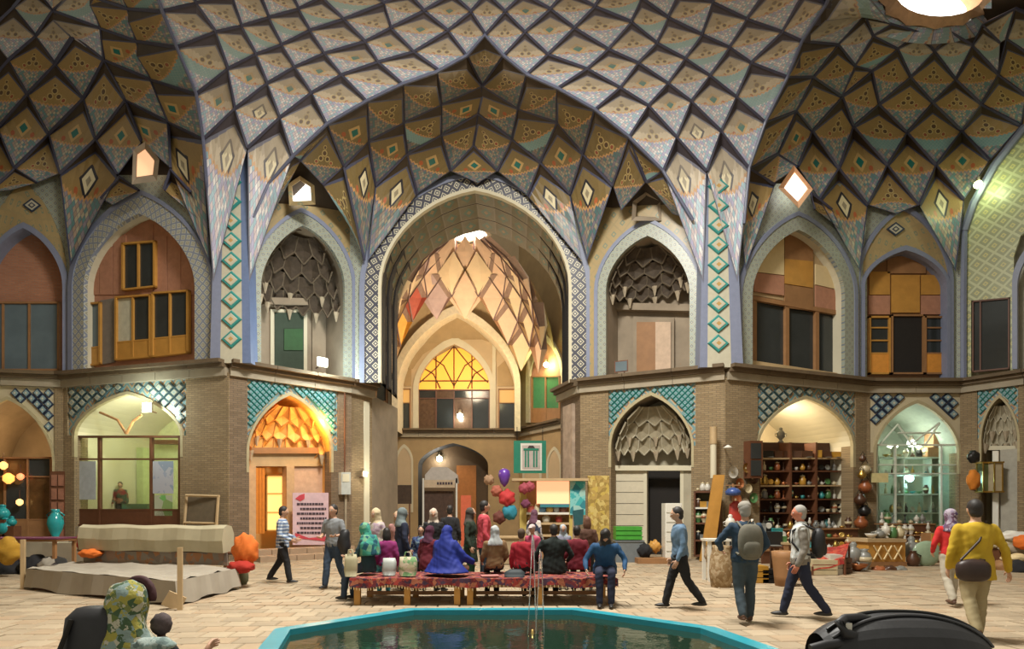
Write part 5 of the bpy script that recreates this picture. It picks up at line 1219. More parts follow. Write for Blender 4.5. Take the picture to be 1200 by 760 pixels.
person(567, 0, 'dark haired man in a pinkish red shirt standing behind the bench', 1.78, face=-75, d=12.4, top=plain('pink_red_shirt', (.5,.06,.08), .9), hem=.08, bottom=JN, hair=HAIRD, width=1.1)
person(580, 0, 'woman in a pale scarf and tan jacket with white sleeve, seated with her back turned', 1.52, face=10, mode='sit', d=10.7, seat=.5, top=plain('tan_jacket', (.2,.115,.05), .9), scarf=plain('grey_white_scarf', (.38,.4,.4), .9), bottom=BK, width=1.05, eyes=False, arms={-1: ((-.07, .02, -.26), (-.06, .2, -.38)), 1: ((.07, 0, -.26), (.02, .2, -.4))})
person(611, 0, 'child in a red jacket seated on the bench, leaning to the right', 1.42, face=-20, mode='sit', d=10.6, seat=.5, top=plain('bright_red_jacket', (.33,.012,.025), .9), bottom=BK, hair=plain('brown_cap_hair', (.08,.05,.03), .8), eyes=False, width=1.0)
person(624, 0, 'small child in a pink top with a white hat standing next to the red jacket', 1.3, face=150, d=11.9, top=plain('pink_cloth', (.4,.06,.12), .9), bottom=BK, cap=plain('white_hat', (.5,.4,.38), .9))
person(649, 0, 'broad person in a black coat seated on the bench with back turned', 1.58, face=4, mode='sit', d=10.7, seat=.5, top=plain('black_green_coat', (.008,.014,.012), .9), hem=.2, bottom=BK, hair=HAIRD, collar=True, width=1.28, eyes=False, arms={-1: ((-.14, .02, -.26), (-.08, .2, -.38)), 1: ((.14, 0, -.26), (.08, .2, -.38))})
person(660, 0, 'child with a pale scarf facing the viewer between the black coat and maroon coat', 1.3, face=175, mode='stand', d=12.0, top=plain('lilac_cloth', (.2,.2,.26), .9), bottom=BK, scarf=plain('pale_blue_scarf', (.35,.4,.44), .9))
person(676, 0, 'dark haired person in a maroon coat seated on the bench with back turned', 1.5, face=-10, mode='sit', d=11.1, seat=.5, top=plain('maroon_coat', (.14,.008,.018), .9), hem=.15, bottom=BK, hair=HAIRD, eyes=False, width=1.1)
person(688, 0, 'brown haired person behind the bench next to the blue jacket', 1.46, face=0, d=11.8, top=plain('brown_cloth', (.08,.035,.02), .9), bottom=BK, hair=plain('brown_hair', (.12,.05,.025), .7), longhair=True, eyes=False)
person(709, 0, 'woman in a black headscarf and blue jacket bent forward at the right bench end', 1.58, face=172, mode='sit', d=10.15, seat=.5, top=plain('blue_jacket', (.01,.06,.15), .8, var=.4, scale=4), hem=.1, bottom=NV, scarf=HAIRD, lean=.34, head=(0, -50), width=1.2, eyes=False,
       arms={-1: ((-.16, .03, -.26), (-.14, .2, -.42)), 1: ((.16, .03, -.26), (.14, .2, -.42))})
person(626, 0, 'shopper in white and navy at the lit stall counter', 1.6, face=-40, d=15.5, top=patterned('white_navy', [(.55,.5,.45),(.03,.04,.08),(.4,.36,.36)], 7), hem=.1, bottom=BK, scarf=plain('plum_scarf', (.12,.05,.08), .9), eyes=False)
# shopkeeper inside the lit shop on the left
person(142, 0, 'shopkeeper with dark hair in a reddish shirt inside the lit shop', 1.6, face=200, d=21.9, top=patterned('reddish_print', [(.2,.03,.03),(.05,.08,.05),(.25,.1,.06)], 8), bottom=BK, hair=HAIRD, mode='stand', lean=.15, z0=1.02)
# ================= carried bags
def carried(J, name, lab, cat): return local_thing(J, name, lab, cat)
CANV = plain('grey_canvas', (.14,.13,.1), .9, var=.3, scale=9); BLKF = plain('black_nylon', (.012,.012,.014), .55, var=.5, scale=12); LEATH = plain('dark_leather', (.03,.015,.012), .45, var=.4)
def backpack(J, lab, m, k=1.0, back=-.24):
    t = carried(J, 'backpack', lab, 'backpack'); U = J['U']; c0 = U(0, back, .24)
    mb = MB(); mb.ell(c0, (.165*k, .10*k, .25*k), m, 16, 12, None, lambda p: Vector((math.copysign(abs(p.x)**.6, p.x), math.copysign(abs(p.y)**.8, p.y), math.copysign(abs(p.z)**.8, p.z)))); mb.build('bag_body', t, True)
    mb = MB(); mb.ell(c0+Vector((0, -.075*k, -.09*k)), (.12*k, .05*k, .11*k), m, 12, 8, None, lambda p: Vector((math.copysign(abs(p.x)**.6, p.x), p.y, math.copysign(abs(p.z)**.7, p.z)))); mb.build('front_pocket', t, True)
    for s_ in (-1, 1):
        mb = MB(); mb.tube([c0+Vector((s_*.1, .06, .2)), U(s_*.11, -.02, .515), U(s_*.12, .12, .42), U(s_*.14, .13, .25), U(s_*.15, .02, .1), c0+Vector((s_*.13, .07, -.18))], .017, m, 6); mb.build('strap', t, True)
    mb = MB(); mb.tube([c0+Vector((-.03, .03, .25)), c0+Vector((0, .02, .3)), c0+Vector((.03, .03, .25))], .01, m, 6); mb.build('handle', t, True)
    return t
def shoulderbag(J, lab, m, side=-1, z=-.05, w_=.19, y=-.2):
    t = carried(J, 'shoulder_bag', lab, 'bag'); U = J['U']; c0 = U(side*.12, y, z)
    mb = MB(); mb.ell(c0, (w_, .08, .14), m, 14, 10, None, lambda p: Vector((math.copysign(abs(p.x)**.6, p.x), p.y, math.copysign(abs(p.z)**.6, p.z)*(1-.2*(p.z > 0)*abs(p.x))))); mb.build('bag_body', t, True)
    mb = MB(); mb.tube([c0+Vector((-w_*.7, 0, .12)), U(side*.02, -.135, .3), U(-side*.1, -.03, .53), U(-side*.1, .12, .42), U(side*.12, .16, .1), c0+Vector((w_*.7, .02, .12))], .014, m, 6); mb.build('strap', t, True)
backpack(Jb, 'grey canvas backpack worn over the dark denim jacket', CANV)
backpack(Jv, 'black backpack on the back of the white vest', BLKF, .9)
shoulderbag(Jy, 'dark leather shoulder bag hanging behind the yellow shirt', LEATH)
jk = local_thing(Jm, 'shoulder_bag', 'black jacket and bag hung over the grey shirted man\'s arm', 'bag')
mb = MB(); q = Jm['el'][-1]+Vector((-.04, .05, -.04)); mb.ell(q+Vector((-.02, .04, -.1)), (.13, .12, .28), BLKF, 12, 10, None, lambda p: p*(1+.12*math.sin(5*p.z+3*p.x))); mb.build('folded_jacket', jk, True)
# ================= benches by the pool
RUG = patterned('red_rug', [(.22,.02,.015),(.12,.015,.02),(.32,.1,.05),(.05,.02,.04),(.28,.03,.02)], 16)
def takht(name, lab, xa, xb, ya, yb, zt=.44, legxs=(0,.5,1)):
    cx, cy = (xa+xb)/2, (ya+yb)/2; t = thing(name, (cx, cy, 0), lab, 'bench'); L, D = xb-xa, yb-ya
    n = 6
    for k in range(n): MB().box((cx, ya+D*(k+.5)/n, zt-.02), (L, D/n-.015, .035), M_WOODP).build('plank', t)
    for y in (ya+.04, yb-.04): MB().box((cx, y, zt-.09), (L, .05, .1), M_WOODM).build('rail', t)
    for f in legxs:
        for y in (ya+.08, yb-.08): MB().box((lerp(xa+.08, xb-.08, f), y, (zt-.13)/2), (.1, .09, zt-.13), M_WOOD).build('leg', t)
    MB().box((cx, cy, .14), (L-.3, .05, .06), M_WOODM).build('stretcher', t)
def rug_on(lab, xa, xb, ya, yb, zt, drop=.12, grp=None):
    mb = MB(); n = 26; m_ = 8
    def P(i, j):
        u, v = i/n, j/m_; x = lerp(xa-.03, xb+.03, u); z = zt+.012+.006*math.sin(9*x+v*4)
        y = lerp(ya-.03, yb+.03, (v-.12)/.76) if .12 <= v <= .88 else (ya-.04 if v < .12 else yb+.04)
        if v < .12 or v > .88: z = zt-drop*(1+.25*math.sin(x*7))
        return Vector((x, y+.012*math.sin(x*17) if (v < .12 or v > .88) else y, z))
    for i in range(n):
        for j in range(m_): mb.poly([P(i, j), P(i+1, j), P(i+1, j+1), P(i, j+1)], RUG)
    # hanging ends
    o = mb.build('rug', None, True, lab, 'rug')
    mb = MB()
    for i in range(40): x = lerp(xa, xb, i/39); mb.tube([(x, ya-.045, zt-drop*(1+.25*math.sin(x*7))), (x+.004, ya-.05, zt-drop*(1+.25*math.sin(x*7))-.04)], .006, M_CREAM, 4)
    c_ = mb.build('fringe', None); off = o.location; c_.parent = o; c_['kind'] = 'stuff'
X = lambda px, d: (px-600)/F*d
takht('bench', 'long wooden bench under a red rug, left of the royal blue chador', X(412, 10), X(541, 10), 10.0, 11.05)
takht('bench', 'long wooden bench under a red rug, right of the royal blue chador', X(545, 10), X(722, 10), 10.0, 11.05)
rug_on('dark red patterned rug covering the left poolside bench', X(412, 10), X(541, 10), 10.0, 11.05, .44)
rug_on('dark red patterned rug covering the right poolside bench', X(545, 10), X(722, 10), 10.0, 11.05, .44)
def bag(px, d, z, w_, h, dp, m, lab, name='shopping_bag', handles=True):
    t = thing(name, (X(px, d), d, z), lab, 'bag'); mb = MB(); c = (X(px, d), d, z+h/2)
    n = 10
    loft_(mb, [((c[0], c[1], z+.005), w_*.42, dp*.42), ((c[0], c[1], z+h*.3), w_*.5, dp*.5), ((c[0]+.01, c[1], z+h*.75), w_*.48, dp*.42), ((c[0], c[1], z+h), w_*.44, dp*.2)], m)
    mb.build('bag_body', t, True)
    if handles:
        for y in (-.03, .03): mb = MB(); mb.tube([(c[0]-w_*.2, d+y, z+h-.02), (c[0]-w_*.12, d+y, z+h+.08), (c[0]+w_*.12, d+y, z+h+.08), (c[0]+w_*.2, d+y, z+h-.02)], .008, m, 5); mb.build('handle', t, True)
def loft_(mb, rings, m, n=16, pw_=.6):
    base = len(mb.v); k_ = mb.mat(m)
    for c, rx, ry in rings:
        for k in range(n):
            a = 2*PI*k/n; ca, sa = math.cos(a), math.sin(a); mb.v.append((c[0]+rx*math.copysign(abs(ca)**pw_, ca), c[1]+ry*math.copysign(abs(sa)**pw_, sa), c[2]))
    for i in range(len(rings)-1):
        for k in range(n):
            a, b = base+i*n+k, base+i*n+(k+1) % n; mb.f.append((a, b, b+n, a+n)); mb.mi.append(k_); mb.uv.append([(k/n, i), ((k+1)/n, i), ((k+1)/n, i+1), (k/n, i+1)])
    for e in (0, len(rings)-1): mb.f.append(tuple(base+e*n+k for k in range(n))); mb.mi.append(k_); mb.uv.append([(0, 0)]*n)
bag(456, 10.35, .465, .24, .3, .2, plain('white_plastic', (.42,.45,.42), .5), 'white plastic bag on the left bench beside the teal shawl', handles=False)
bag(478, 10.25, .465, .32, .33, .2, patterned('floral_paper', [(.45,.4,.25),(.15,.28,.12),(.5,.42,.3),(.3,.32,.18)], 14), 'cream and green printed shopping bag on the left bench')
bag(411, 10.15, .465, .22, .38, .14, plain('beige_tote', (.42,.38,.24), .9), 'beige tote bag held on the lap at the left bench end', 'tote_bag')
mb = MB(); loft_(mb, [((X(603,10.2), 10.2, .465), .17, .1), ((X(603,10.2), 10.2, .53), .18, .1), ((X(604,10.2), 10.22, .58), .1, .06)], plain('dark_teal_cloth', (.02,.03,.035))); mb.build('folded_coat', None, True, 'dark folded coat lying on the right bench beside the red jacket', 'coat')
mb = MB(); mb.box((X(574,10.2), 10.2, .475), (.3, .2, .02), plain('pink_paper', (.5,.2,.18)), .2); mb.build('papers', None, False, 'pinkish sheet of paper on the bench beside the blue chador', 'paper')
# ================= cloth covered platform on the left
CLG = plain('dusty_cloth', (.33,.29,.23), .95, var=.25, scale=1.5); BEI = plain('beige_felt', (.43,.38,.25), .95, var=.2, scale=2); ORG = plain('orange_cloth', (.62,.14,.015), .85, var=.3, scale=5); REDC = plain('red_cloth', (.35,.02,.01), .9)
def plan(px, d): return Vector((X(px, d), d, 0))
A_, B_, C_, D_ = plan(32, 12.0), plan(205, 9.9), plan(278, 12.1), plan(110, 14.2)
pt = thing('platform', ((A_.x+C_.x)/2, 12.2, 0), 'low platform draped in dusty grey cloth, left of the pool', 'platform')
mb = MB(); N_ = 14
def PP(u, v, z): q = A_*(1-u)*(1-v)+B_*u*(1-v)+C_*u*v+D_*(1-u)*v; return Vector((q.x, q.y, z))
for i in range(N_):
    for j in range(N_):
        g = lambda a, b: PP(a/N_, b/N_, .42+.018*math.sin(a*1.7+b)+.015*math.sin(b*2.3)); mb.poly([g(i, j), g(i+1, j), g(i+1, j+1), g(i, j+1)], CLG)
mb.build('cloth_top', pt, True)
mb = MB(); per = [(i/N_, 0) for i in range(N_)]+[(1, i/N_) for i in range(N_)]+[(1-i/N_, 1) for i in range(N_)]+[(0, 1-i/N_) for i in range(N_+1)]
cc_ = PP(.5, .5, 0)
def SD(k, z, out): u, v = per[k]; p = PP(u, v, z); dr = (p-Vector((cc_.x, cc_.y, z))).normalized(); return p+dr*out
for k in range(len(per)-1):
    o1, o2 = .03*math.sin(k*1.9), .03*math.sin((k+1)*1.9)
    mb.poly([SD(k, .04+.03*math.sin(k), .08+o1), SD(k+1, .04+.03*math.sin(k+1), .08+o2), SD(k+1, .42+.0, .01), SD(k, .42, .01)], CLG)
mb.build('cloth_skirt', pt, True)
mb = MB(); mb.prism([PP(.03,.03,.0), PP(.97,.03,.0), PP(.97,.97,.0), PP(.03,.97,.0)], [PP(.03,.03,.38), PP(.97,.03,.38), PP(.97,.97,.38), PP(.03,.97,.38)], M_WOODD); mb.build('base', pt)
for px, d, h in ((27, 12.05, 1.0), (211, 9.55, 1.0)): mb = MB(); mb.box((X(px, d), d, h/2), (.07, .07, h), M_WOODP, .3); mb.build('post', pt)
mb = MB(); mb.box((X(204, 9.7), 9.7, .12), (.28, .1, .24), M_WOODP, .5, 0, .5); mb.build('foot_brace', pt)
# rolled felt over the rail
ra, rb = plan(100, 13.6), plan(268, 12.7); dirr = (rb-ra).normalized(); nr_ = Vector((dirr.y, -dirr.x, 0))
rt = thing('felt_cover', (ra+rb)/2, 'long beige felt cover folded over the rail of the platform', 'cover')
mb = MB(); prof = [(.16,.70),(.19,.95),(.15,1.2),(.05,1.27),(-.08,1.25),(-.16,1.1),(-.17,.8),(-.12,.70)]
ns = 20
for i in range(ns):
    for k in range(len(prof)):
        def Q(i_, k_): a, z = prof[k_ % len(prof)]; q = ra.lerp(rb, i_/ns)+nr_*(a+.01*math.sin(i_*1.3+k_)); return Vector((q.x, q.y, z+.012*math.sin(i_*.9+k_)))
        mb.poly([Q(i, k), Q(i+1, k), Q(i+1, k+1), Q(i, k+1)], BEI)
for i_ in (0, ns): mb.poly([Q(i_, k) for k in range(len(prof))], BEI)
mb.build('felt', rt, True)
for f in (.02, .98): q = ra.lerp(rb, f); mb = MB(); mb.box((q.x, q.y, .4), (.06, .06, .8), M_WOODM); mb.build('rail_post', rt)
mb = MB(); mb.tube([ra-dirr*.2+Vector((0,0,.68)), rb+dirr*.25+Vector((0,0,.68))], .035, M_WOODD, 8); mb.build('rail', rt)
mb = MB(); mb.prism([ra+nr_*.05+Vector((0,0,.42)), rb+nr_*.05+Vector((0,0,.42)), rb+nr_*.05+Vector((0,0,.68)), ra+nr_*.05+Vector((0,0,.68))], [ra+Vector((0,0,.42)), rb+Vector((0,0,.42)), rb+Vector((0,0,.68)), ra+Vector((0,0,.68))], patterned('faded_kilim', [(.3,.2,.14),(.25,.22,.18),(.35,.17,.08),(.2,.16,.13)], 6)); mb.build('backing_kilim', rt)
def bundle(px, py, d, rx, ry, rz_, m, lab, cat='cloth', name='cloth_bundle', seed=0):
    c = W3(px, py, d); mb = MB(); rr = random.Random(seed+px)
    a, b, e = rr.uniform(2, 4), rr.uniform(2, 4), rr.uniform(0, 6)
    mb.ell((0, 0, 0), (rx, ry, rz_), m, 22, 16, None, lambda p: p*(1+.12*math.sin(a*p.x*2+e)*math.cos(b*p.z*2)+.05*math.sin(9*p.x+7*p.z+e)))
    o = mb.build(name, None, True, lab, cat); o.location = c; return o
bundle(288, 645, 12.4, .26, .2, .36, ORG, 'orange cloth bundle heaped at the right end of the felt cover')
bundle(283, 664, 12.2, .27, .2, .13, REDC, 'crimson cloth hanging under the orange bundle at the platform end')
bundle(106, 648, 13.3, .25, .18, .1, ORG, 'reddish orange cloth under the left end of the felt cover')
bundle(96, 634, 13.75, .09, .12, .24, REDC, 'red cloth wrapped round the left end of the felt cover')
bundle(281, 676, 12.8, .18, .16, .2, plain('olive_bundle', (.1,.1,.05), .9), 'olive sack on the floor behind the platform corner', 'sack', 'sack')
# things at the far left
lt = thing('table', (X(30, 15.2), 15.2, 0), 'low table under a purple cloth at the left edge', 'table')
PUR = plain('purple_cloth', (.14,.03,.07), .9)
MB().box((X(25, 15.2), 15.2, .84), (2.4, .8, .05), M_WOODM).build('tabletop', lt)
MB().box((X(25, 15.2), 15.2, .885), (2.46, .86, .03), PUR).build('cloth', lt)
for sx in (-1.1, 1.1):
    for sy in (-.33, .33): MB().box((X(25, 15.2)+sx, 15.2+sy, .41), (.07, .07, .82), M_WOODM).build('leg', lt)
for i, (px, py, rx, rz_, lab) in enumerate(((12, 668, .42, .28, 'black bag slumped under the purple table, nearest the left edge'), (40, 664, .35, .3, 'dark bundle in the middle under the purple table'), (62, 662, .3, .24, 'dark bundle with pale rags at the right under the purple table'))):
    bundle(px, py, 15.0, rx, .3, rz_, BK if i < 2 else patterned('pale_rags', [(.02,.02,.02),(.3,.27,.22),(.03,.03,.03),(.05,.04,.04)], 5), lab, 'bundle', 'bundle')
bundle(8, 645, 14.2, .3, .2, .33, plain('mustard_cloth', (.4,.22,.02), .9), 'mustard yellow cloth bundle at the left edge of the picture')
MB().box((X(92, 16.6), 16.6, .35), (1.6, .5, .7), M_STONE).build('stone_ledge', None, False, 'long pale stone ledge below the lit shop window', 'ledge')
def lathe_thing(name, lab, cat, loc, prof, m, extras=None, group=None, sc=1):
    t = MB(); t.lathe(prof, (0, 0, 0), m); o = t.build(name, None, True, lab, cat, group); o.location = loc; o.scale = (sc,)*3; return o
MB().box((X(65, 18.3), 18.3, .36), (.5, .4, .72), M_STONE).build('plinth', None, False, 'stone plinth under the tall turquoise vase', 'plinth')
vt = thing('vase', (X(65, 18.3), 18.3, .72), 'tall turquoise glazed vase standing left of the lit shop', 'vase')
tqv = plain('turquoise_glaze', (.02,.28,.3), .15, var=.25)
MB().lathe([(.1,0),(.12,.03),(.09,.08),(.17,.25),(.22,.45),(.2,.62),(.12,.76),(.08,.82),(.13,.9),(.1,.9)], vt.location, tqv, 20).build('vase_body', vt, True)
for s_ in (-1, 1): MB().tube([vt.location+Vector((s_*.19, 0, .6)), vt.location+Vector((s_*.27, 0, .72)), vt.location+Vector((s_*.1, 0, .84))], .02, tqv, 6).build('handle', vt, True)
for i, (px, py, r) in enumerate(((3, 601, .2), (7, 618, .24), (14, 611, .13))):
    q = W3(px, py, 18.6); t = thing('jar', q, ('turquoise glass jar at the left picture edge, uppermost of three', 'large turquoise jar at the left picture edge, lowest of three', 'small turquoise jar at the left edge, rightmost of three')[i], 'jar')
    MB().lathe([(r*.5,-r),(r*.95,-r*.4),(r,0),(r*.8,r*.5),(r*.4,r*.8),(r*.45,r*1.1)], q, tqv).build('jar_body', t, True); MB().lathe([(r*.5,r*1.1),(r*.5,r*1.2),(r*.1,r*1.4)], q, tqv).build('lid', t, True)
    MB().box((q.x, q.y, (q.z-r)/2), (.35, .3, q.z-r), M_WOODD).build('stand', None, False, ('tall', 'middle', 'slim right')[i]+' dark wooden stand under a turquoise jar at the left edge', 'stand')
# shop front of the leftmost arch
casing(P_L0, 'door', 'dark wood shop front with amber lit goods in the leftmost lower arch', -40, 60, 535, 640, [0,.45,.72,1], [0,.22,.7,1], M_WOODM, [M_GLASSD, plain('amber_dim_glass', (.12,.06,.02), .2, var=.6, scale=3)], -.4, 2, skirt=M_WOODM)
for i, (px, py, r, c_) in enumerate(((10, 560, .16, (1,.4,.08)), (4, 545, .12, (1,.5,.15)), (24, 558, .1, (1,.25,.1)), (23, 588, .1, (1,.6,.2)))):
    q = P_L0.pp(px, py, -.15); t = thing('lantern', q, 'amber glowing lantern in the leftmost shop front, %s' % ('largest of four', 'nearest the arch top', 'reddish one by the mullion', 'lowest of four')[i], 'lamp')
    MB().lathe([(r*.3,-r*1.2),(r,-r*.5),(r,r*.5),(r*.3,r*1.1)], q, lampmat('amber_shade_%s' % 'abcd'[i], c_, 1.3), 10).build('shade', t, True); MB().tube([q+Vector((0,0,r*1.1)), q+Vector((0,0,r*1.1+.3))], .012, M_WOODD, 5).build('hanger', t, True)
# carved stone panel at the pillar between the two left arches
pn = thing('carved_panel', P_L1.pp(70, 640, .2), 'reddish carved panel on the pillar left of the lit shop', 'panel')
plate(pn, P_L0, R4(58, 552, 76, 640), M_WOODD, .12, .08, 'back_board')
for r_ in range(5):
    for c_ in range(2): plate(pn, P_L0, R4(60+c_*8, 556+r_*16, 66+c_*8, 569+r_*16), plain('terracotta', (.28,.12,.07), .8, var=.4), .16, .05, 'carved_tile')
# posters in the lit window
for i, (x0, y0, x1, y1, m, lab) in enumerate(((91, 540, 112, 585, plain('grey_notice', (.42,.45,.47)), 'grey white notice sheet taped in the left pane of the lit shop'), (179, 540, 203, 578, patterned('blue_grey_poster', [(.3,.33,.42),(.4,.4,.45),(.25,.3,.38)], 3), 'bluish poster hanging in the right pane of the lit shop'), (181, 580, 202, 604, patterned('green_poster', [(.2,.3,.1),(.4,.42,.3),(.15,.4,.1)], 3), 'greenish poster at the foot of the right pane of the lit shop'))):
    mb = MB(); P_L1.panel(mb, R4(x0, y0, x1, y1), m, -.12, .012); mb.build('poster', None, False, lab, 'poster')
for i, (px, w_, h, m) in enumerate(((120, 1.0, 1.0, plain('pink_goods', (.35,.08,.08))), (163, .9, 1.1, plain('green_counter', (.08,.13,.08))))):
    q = P_L1.pp(px, 630, -1.5); mb = MB(); mb.box((q.x, q.y, 1.03+h*.36), (w_, .5, h*.7), m); mb.build('counter', None, False, ('pinkish counter inside the lit shop, left of the shopkeeper', 'dark green counter inside the lit shop, right of the shopkeeper')[i], 'counter')
# leaning frame
fr = thing('easel', P_L1.pp(233, 645, .5), 'pale wooden easel with dark netting leaning on the left brick pier', 'easel')
for pts in ([(214, 640), (219, 579)], [(252, 640), (256, 580)], [(218, 580), (257, 581)], [(216, 612), (254, 613)]):
    a, b = P_L1.pp(*pts[0], .55), P_L1.pp(*pts[1], .4); MB().tube([a, b], .045, M_WOODP, 6).build('rail', fr)
plate(fr, P_L1, [(216, 636), (253, 636), (255, 583), (220, 582)], plain('dark_netting', (.14,.11,.07), .9), .4, .03, 'netting')
# steps and fittings of the orange doorway bay
for k, (o, h) in enumerate(((1.3, .17), (.75, .34))):
    uz0, uz1 = P_L2.hit(287, 600)[0], P_L2.hit(404, 600)[0]
    for j in range(6):
        a, b = lerp(uz0, uz1, j/6)+.01, lerp(uz0, uz1, (j+1)/6)-.01
        mb = MB(); mb.prism([P_L2.P(a, 0, o), P_L2.P(b, 0, o), P_L2.P(b, h, o), P_L2.P(a, h, o)], [P_L2.P(a, 0, .07), P_L2.P(b, 0, .07), P_L2.P(b, h, .07), P_L2.P(a, h, .07)], plain('step_stone', (.36,.25,.16), .85, var=.2)); mb.build('step_stone', w2)
pb = thing('banner', P_L2.pp(364, 628, -.3), 'pink and white banner with rows of dark script beside the orange doorway', 'banner')
plate(pb, P_L2, R4(343, 577, 385, 638), plain('pink_banner', (.6,.42,.45), .6, var=.2), .12, .02, 'sheet')
plate(pb, P_L2, [(346, 630), (383, 634), (384, 628), (362, 630), (346, 624)], plain('banner_red', (.5,.05,.07)), .14, .01, 'red_swash')
plate(pb, P_L2, [(346, 584), (351, 580), (357, 578), (357, 584), (352, 587)], plain('banner_red', (.5,.05,.07)), .14, .01, 'red_emblem')
for r_ in range(7):
    x = 348+(r_ % 2)*4; y = 589+r_*5.6
    rr = random.Random(r_); 
    while x < 378+(r_ % 2)*3:
        l = rr.uniform(1.5, 4); plate(pb, P_L2, R4(x, y, x+l, y+2.6), plain('ink', (.05,.03,.04)), .14, .008, 'script_stroke'); x += l+.7
eb = thing('meter_box', P_L2.pp(405, 565, .2), 'pale grey electric meter box on the pier right of the banner', 'box')
plate(eb, P_L2, R4(400, 553, 411, 579), plain('meter_grey', (.45,.47,.44)), .3, .22, 'box_body'); plate(eb, P_L2, R4(401.5, 555, 409.5, 564), M_WHITEP, .32, .03, 'door_flap')
mb = MB(); mb.tube([P_L2.pp(405, 579, .12), P_L2.pp(405, 650, .12)], .04, M_STONE, 6); mb.build('conduit', eb); mb = MB(); mb.tube([P_L2.pp(404, 553, .12), P_L2.pp(404, 460, .12)], .03, M_WOODD, 6); mb.build('cable', eb)
# lamps
def flood(W, px, py, o, lab, glow, power, col, sz=.16, fx=None):
    q = W.pp(px, py, o) if W else fx; n = Vector((W.n.x, W.n.y, 0)) if W else Vector((0, -1, 0)); t_ = thing('floodlight', q, lab, 'lamp')
    tt = Vector((W.t.x, W.t.y, 0)) if W else Vector((1, 0, 0)); up = Vector((0, 0, 1))
    MB().prism([q+tt*a*sz*1.2+up*b*sz for a, b in ((-1,-1),(1,-1),(1,1),(-1,1))], [q-n*.12+tt*a*sz*.8+up*b*sz*.7 for a, b in ((-1,-1),(1,-1),(1,1),(-1,1))], M_WOODD if power < 1 else M_STONE).build('housing', t_)
    MB().poly([q+n*.012+tt*a*sz*1.0+up*b*sz*.82 for a, b in ((-1,-1),(1,-1),(1,1),(-1,1))], glow).build('lens', t_)
    MB().tube([q-n*.1, q-n*.1+up*.1*-1, q-n*(o+.02)-up*.12 if o > 0 else q-n*.3], .02, M_WOODD, 5).build('bracket', t_)
    if power: light('POINT', q+n*.35, power, col, .12, name='floodlight_light')
flood(P_L1, 172, 477, .35, 'white floodlight mounted on the arch of the lit shop', M_LAMP, 90, (.85,1,.9))
flood(P_L2, 378, 424, .5, 'white floodlight on the ledge left of the tall middle arch', M_LAMP, 130, (.85,1,1))
flood(P_R2, 728, 429, .4, 'unlit dark floodlight on the ledge right of the middle arch', M_GLASSB, 0, (1,1,1), .2)
flood(P_LJ, 428, 555, .3, 'small white lamp on the edge of the left pier', M_LAMPW, 20, (1,.9,.7), .1)
def spotlamp(q, lab, glow, power, col, r=.14):
    t_ = thing('spotlight', q, lab, 'lamp'); MB().lathe([(r*.4,r*1.8),(r*.5,r*.9),(r,0)], q, M_STONE).build('housing', t_, True); MB().ell(q, (r*.9, r*.9, r*.9), glow, 12, 8).build('bulb', t_, True)
    light('POINT', q-Vector((0, .4, .1)), power, col, .12, name='spotlight_light')
spotlamp(P_RR.pp(1146, 216, .5), 'green white spotlight high on the pale mosaic wall at the right', M_LAMPG, 22, (.85,1,.6))
spotlamp(P_FR.pp(640, 427, .2), 'green tinted lamp in front of the far room door', M_LAMPG, 60, (.8,1,.5), .16)
spotlamp(P_FB.pp(515, 537, -1.25), 'white lamp over the stall in the dark far doorway', M_LAMP, 60, (1,.95,.85), .2)
spotlamp(P_FB.pp(539, 487, -.12), 'white reflection-bright lamp behind the far upper glazing', M_LAMP, 30, (1,.95,.85), .2)
spotlamp(P_R0.pp(1068, 519, -1.4), 'bright white lamp inside the glass shop', M_LAMP, 28, (.9,1,.9), .16)
spotlamp(P_R0.pp(1058, 558, -1.2), 'bluish lamp low inside the glass shop', lampmat('blue_lamp', (.4,.9,1), 8), 20, (.5,.9,1), .12)
# ================= stall beside the passage
def Wd(px0, px1, d): return Wl(px0, d, px1, d)
K = Wd(568, 714, 19.0); kq = K.P(0, 0, 0)
st = thing('market_stall', K.P(K.L/2, 0, 0), 'lit market stall with orange and turquoise panels right of the passage', 'stall')
plate(st, K, R4(629, 562, 667, 590), lampmat('stall_light_box', (1,.42,.22), .75), .05, .15, 'light_box')
plate(st, K, R4(633, 590, 667, 594), TQD, .1, .2, 'turquoise_shelf')
plate(st, K, R4(668, 561, 686, 603), patterned('turquoise_print', [(.05,.35,.36),(.2,.5,.48),(.03,.2,.24),(.3,.5,.45)], 5), .08, .06, 'hanging_cloth')
plate(st, K, [(673, 616), (683, 614), (684, 596), (671, 598)], plain('dark_teal_bag', (.01,.07,.08)), .12, .06, 'hanging_bag')
for x0, x1 in ((609, 617), (667, 671)): plate(st, K, R4(x0, 560, x1, 655), plain('yellow_board', (.5,.38,.1), .7), 0, .1, 'upright')
for k, (y, m) in enumerate(((600, M_WHITE), (612, M_WOODP), (626, M_WOODP))): plate(st, K, R4(617, y, 667, y+2.5), m, .1, .5, 'shelf')
plate(st, K, R4(600, 636, 690, 655), M_WOODM, .2, .6, 'counter'); plate(st, K, R4(617, 562, 667, 655), plain('stall_back', (.3,.2,.09), .8), -.5, .05, 'back_board')
plate(st, K, R4(600, 560, 690, 563), M_WOODP, .3, .8, 'canopy')
sb = plate(None, K, R4(689, 557, 714, 655), patterned('golden_lattice', [(.5,.36,.08),(.42,.28,.08),(.3,.2,.05),(.55,.42,.14)], 9), .0, .12, 'screen_panel', label='golden yellow patterned screen panel between stall and stone doorway', cat='panel')
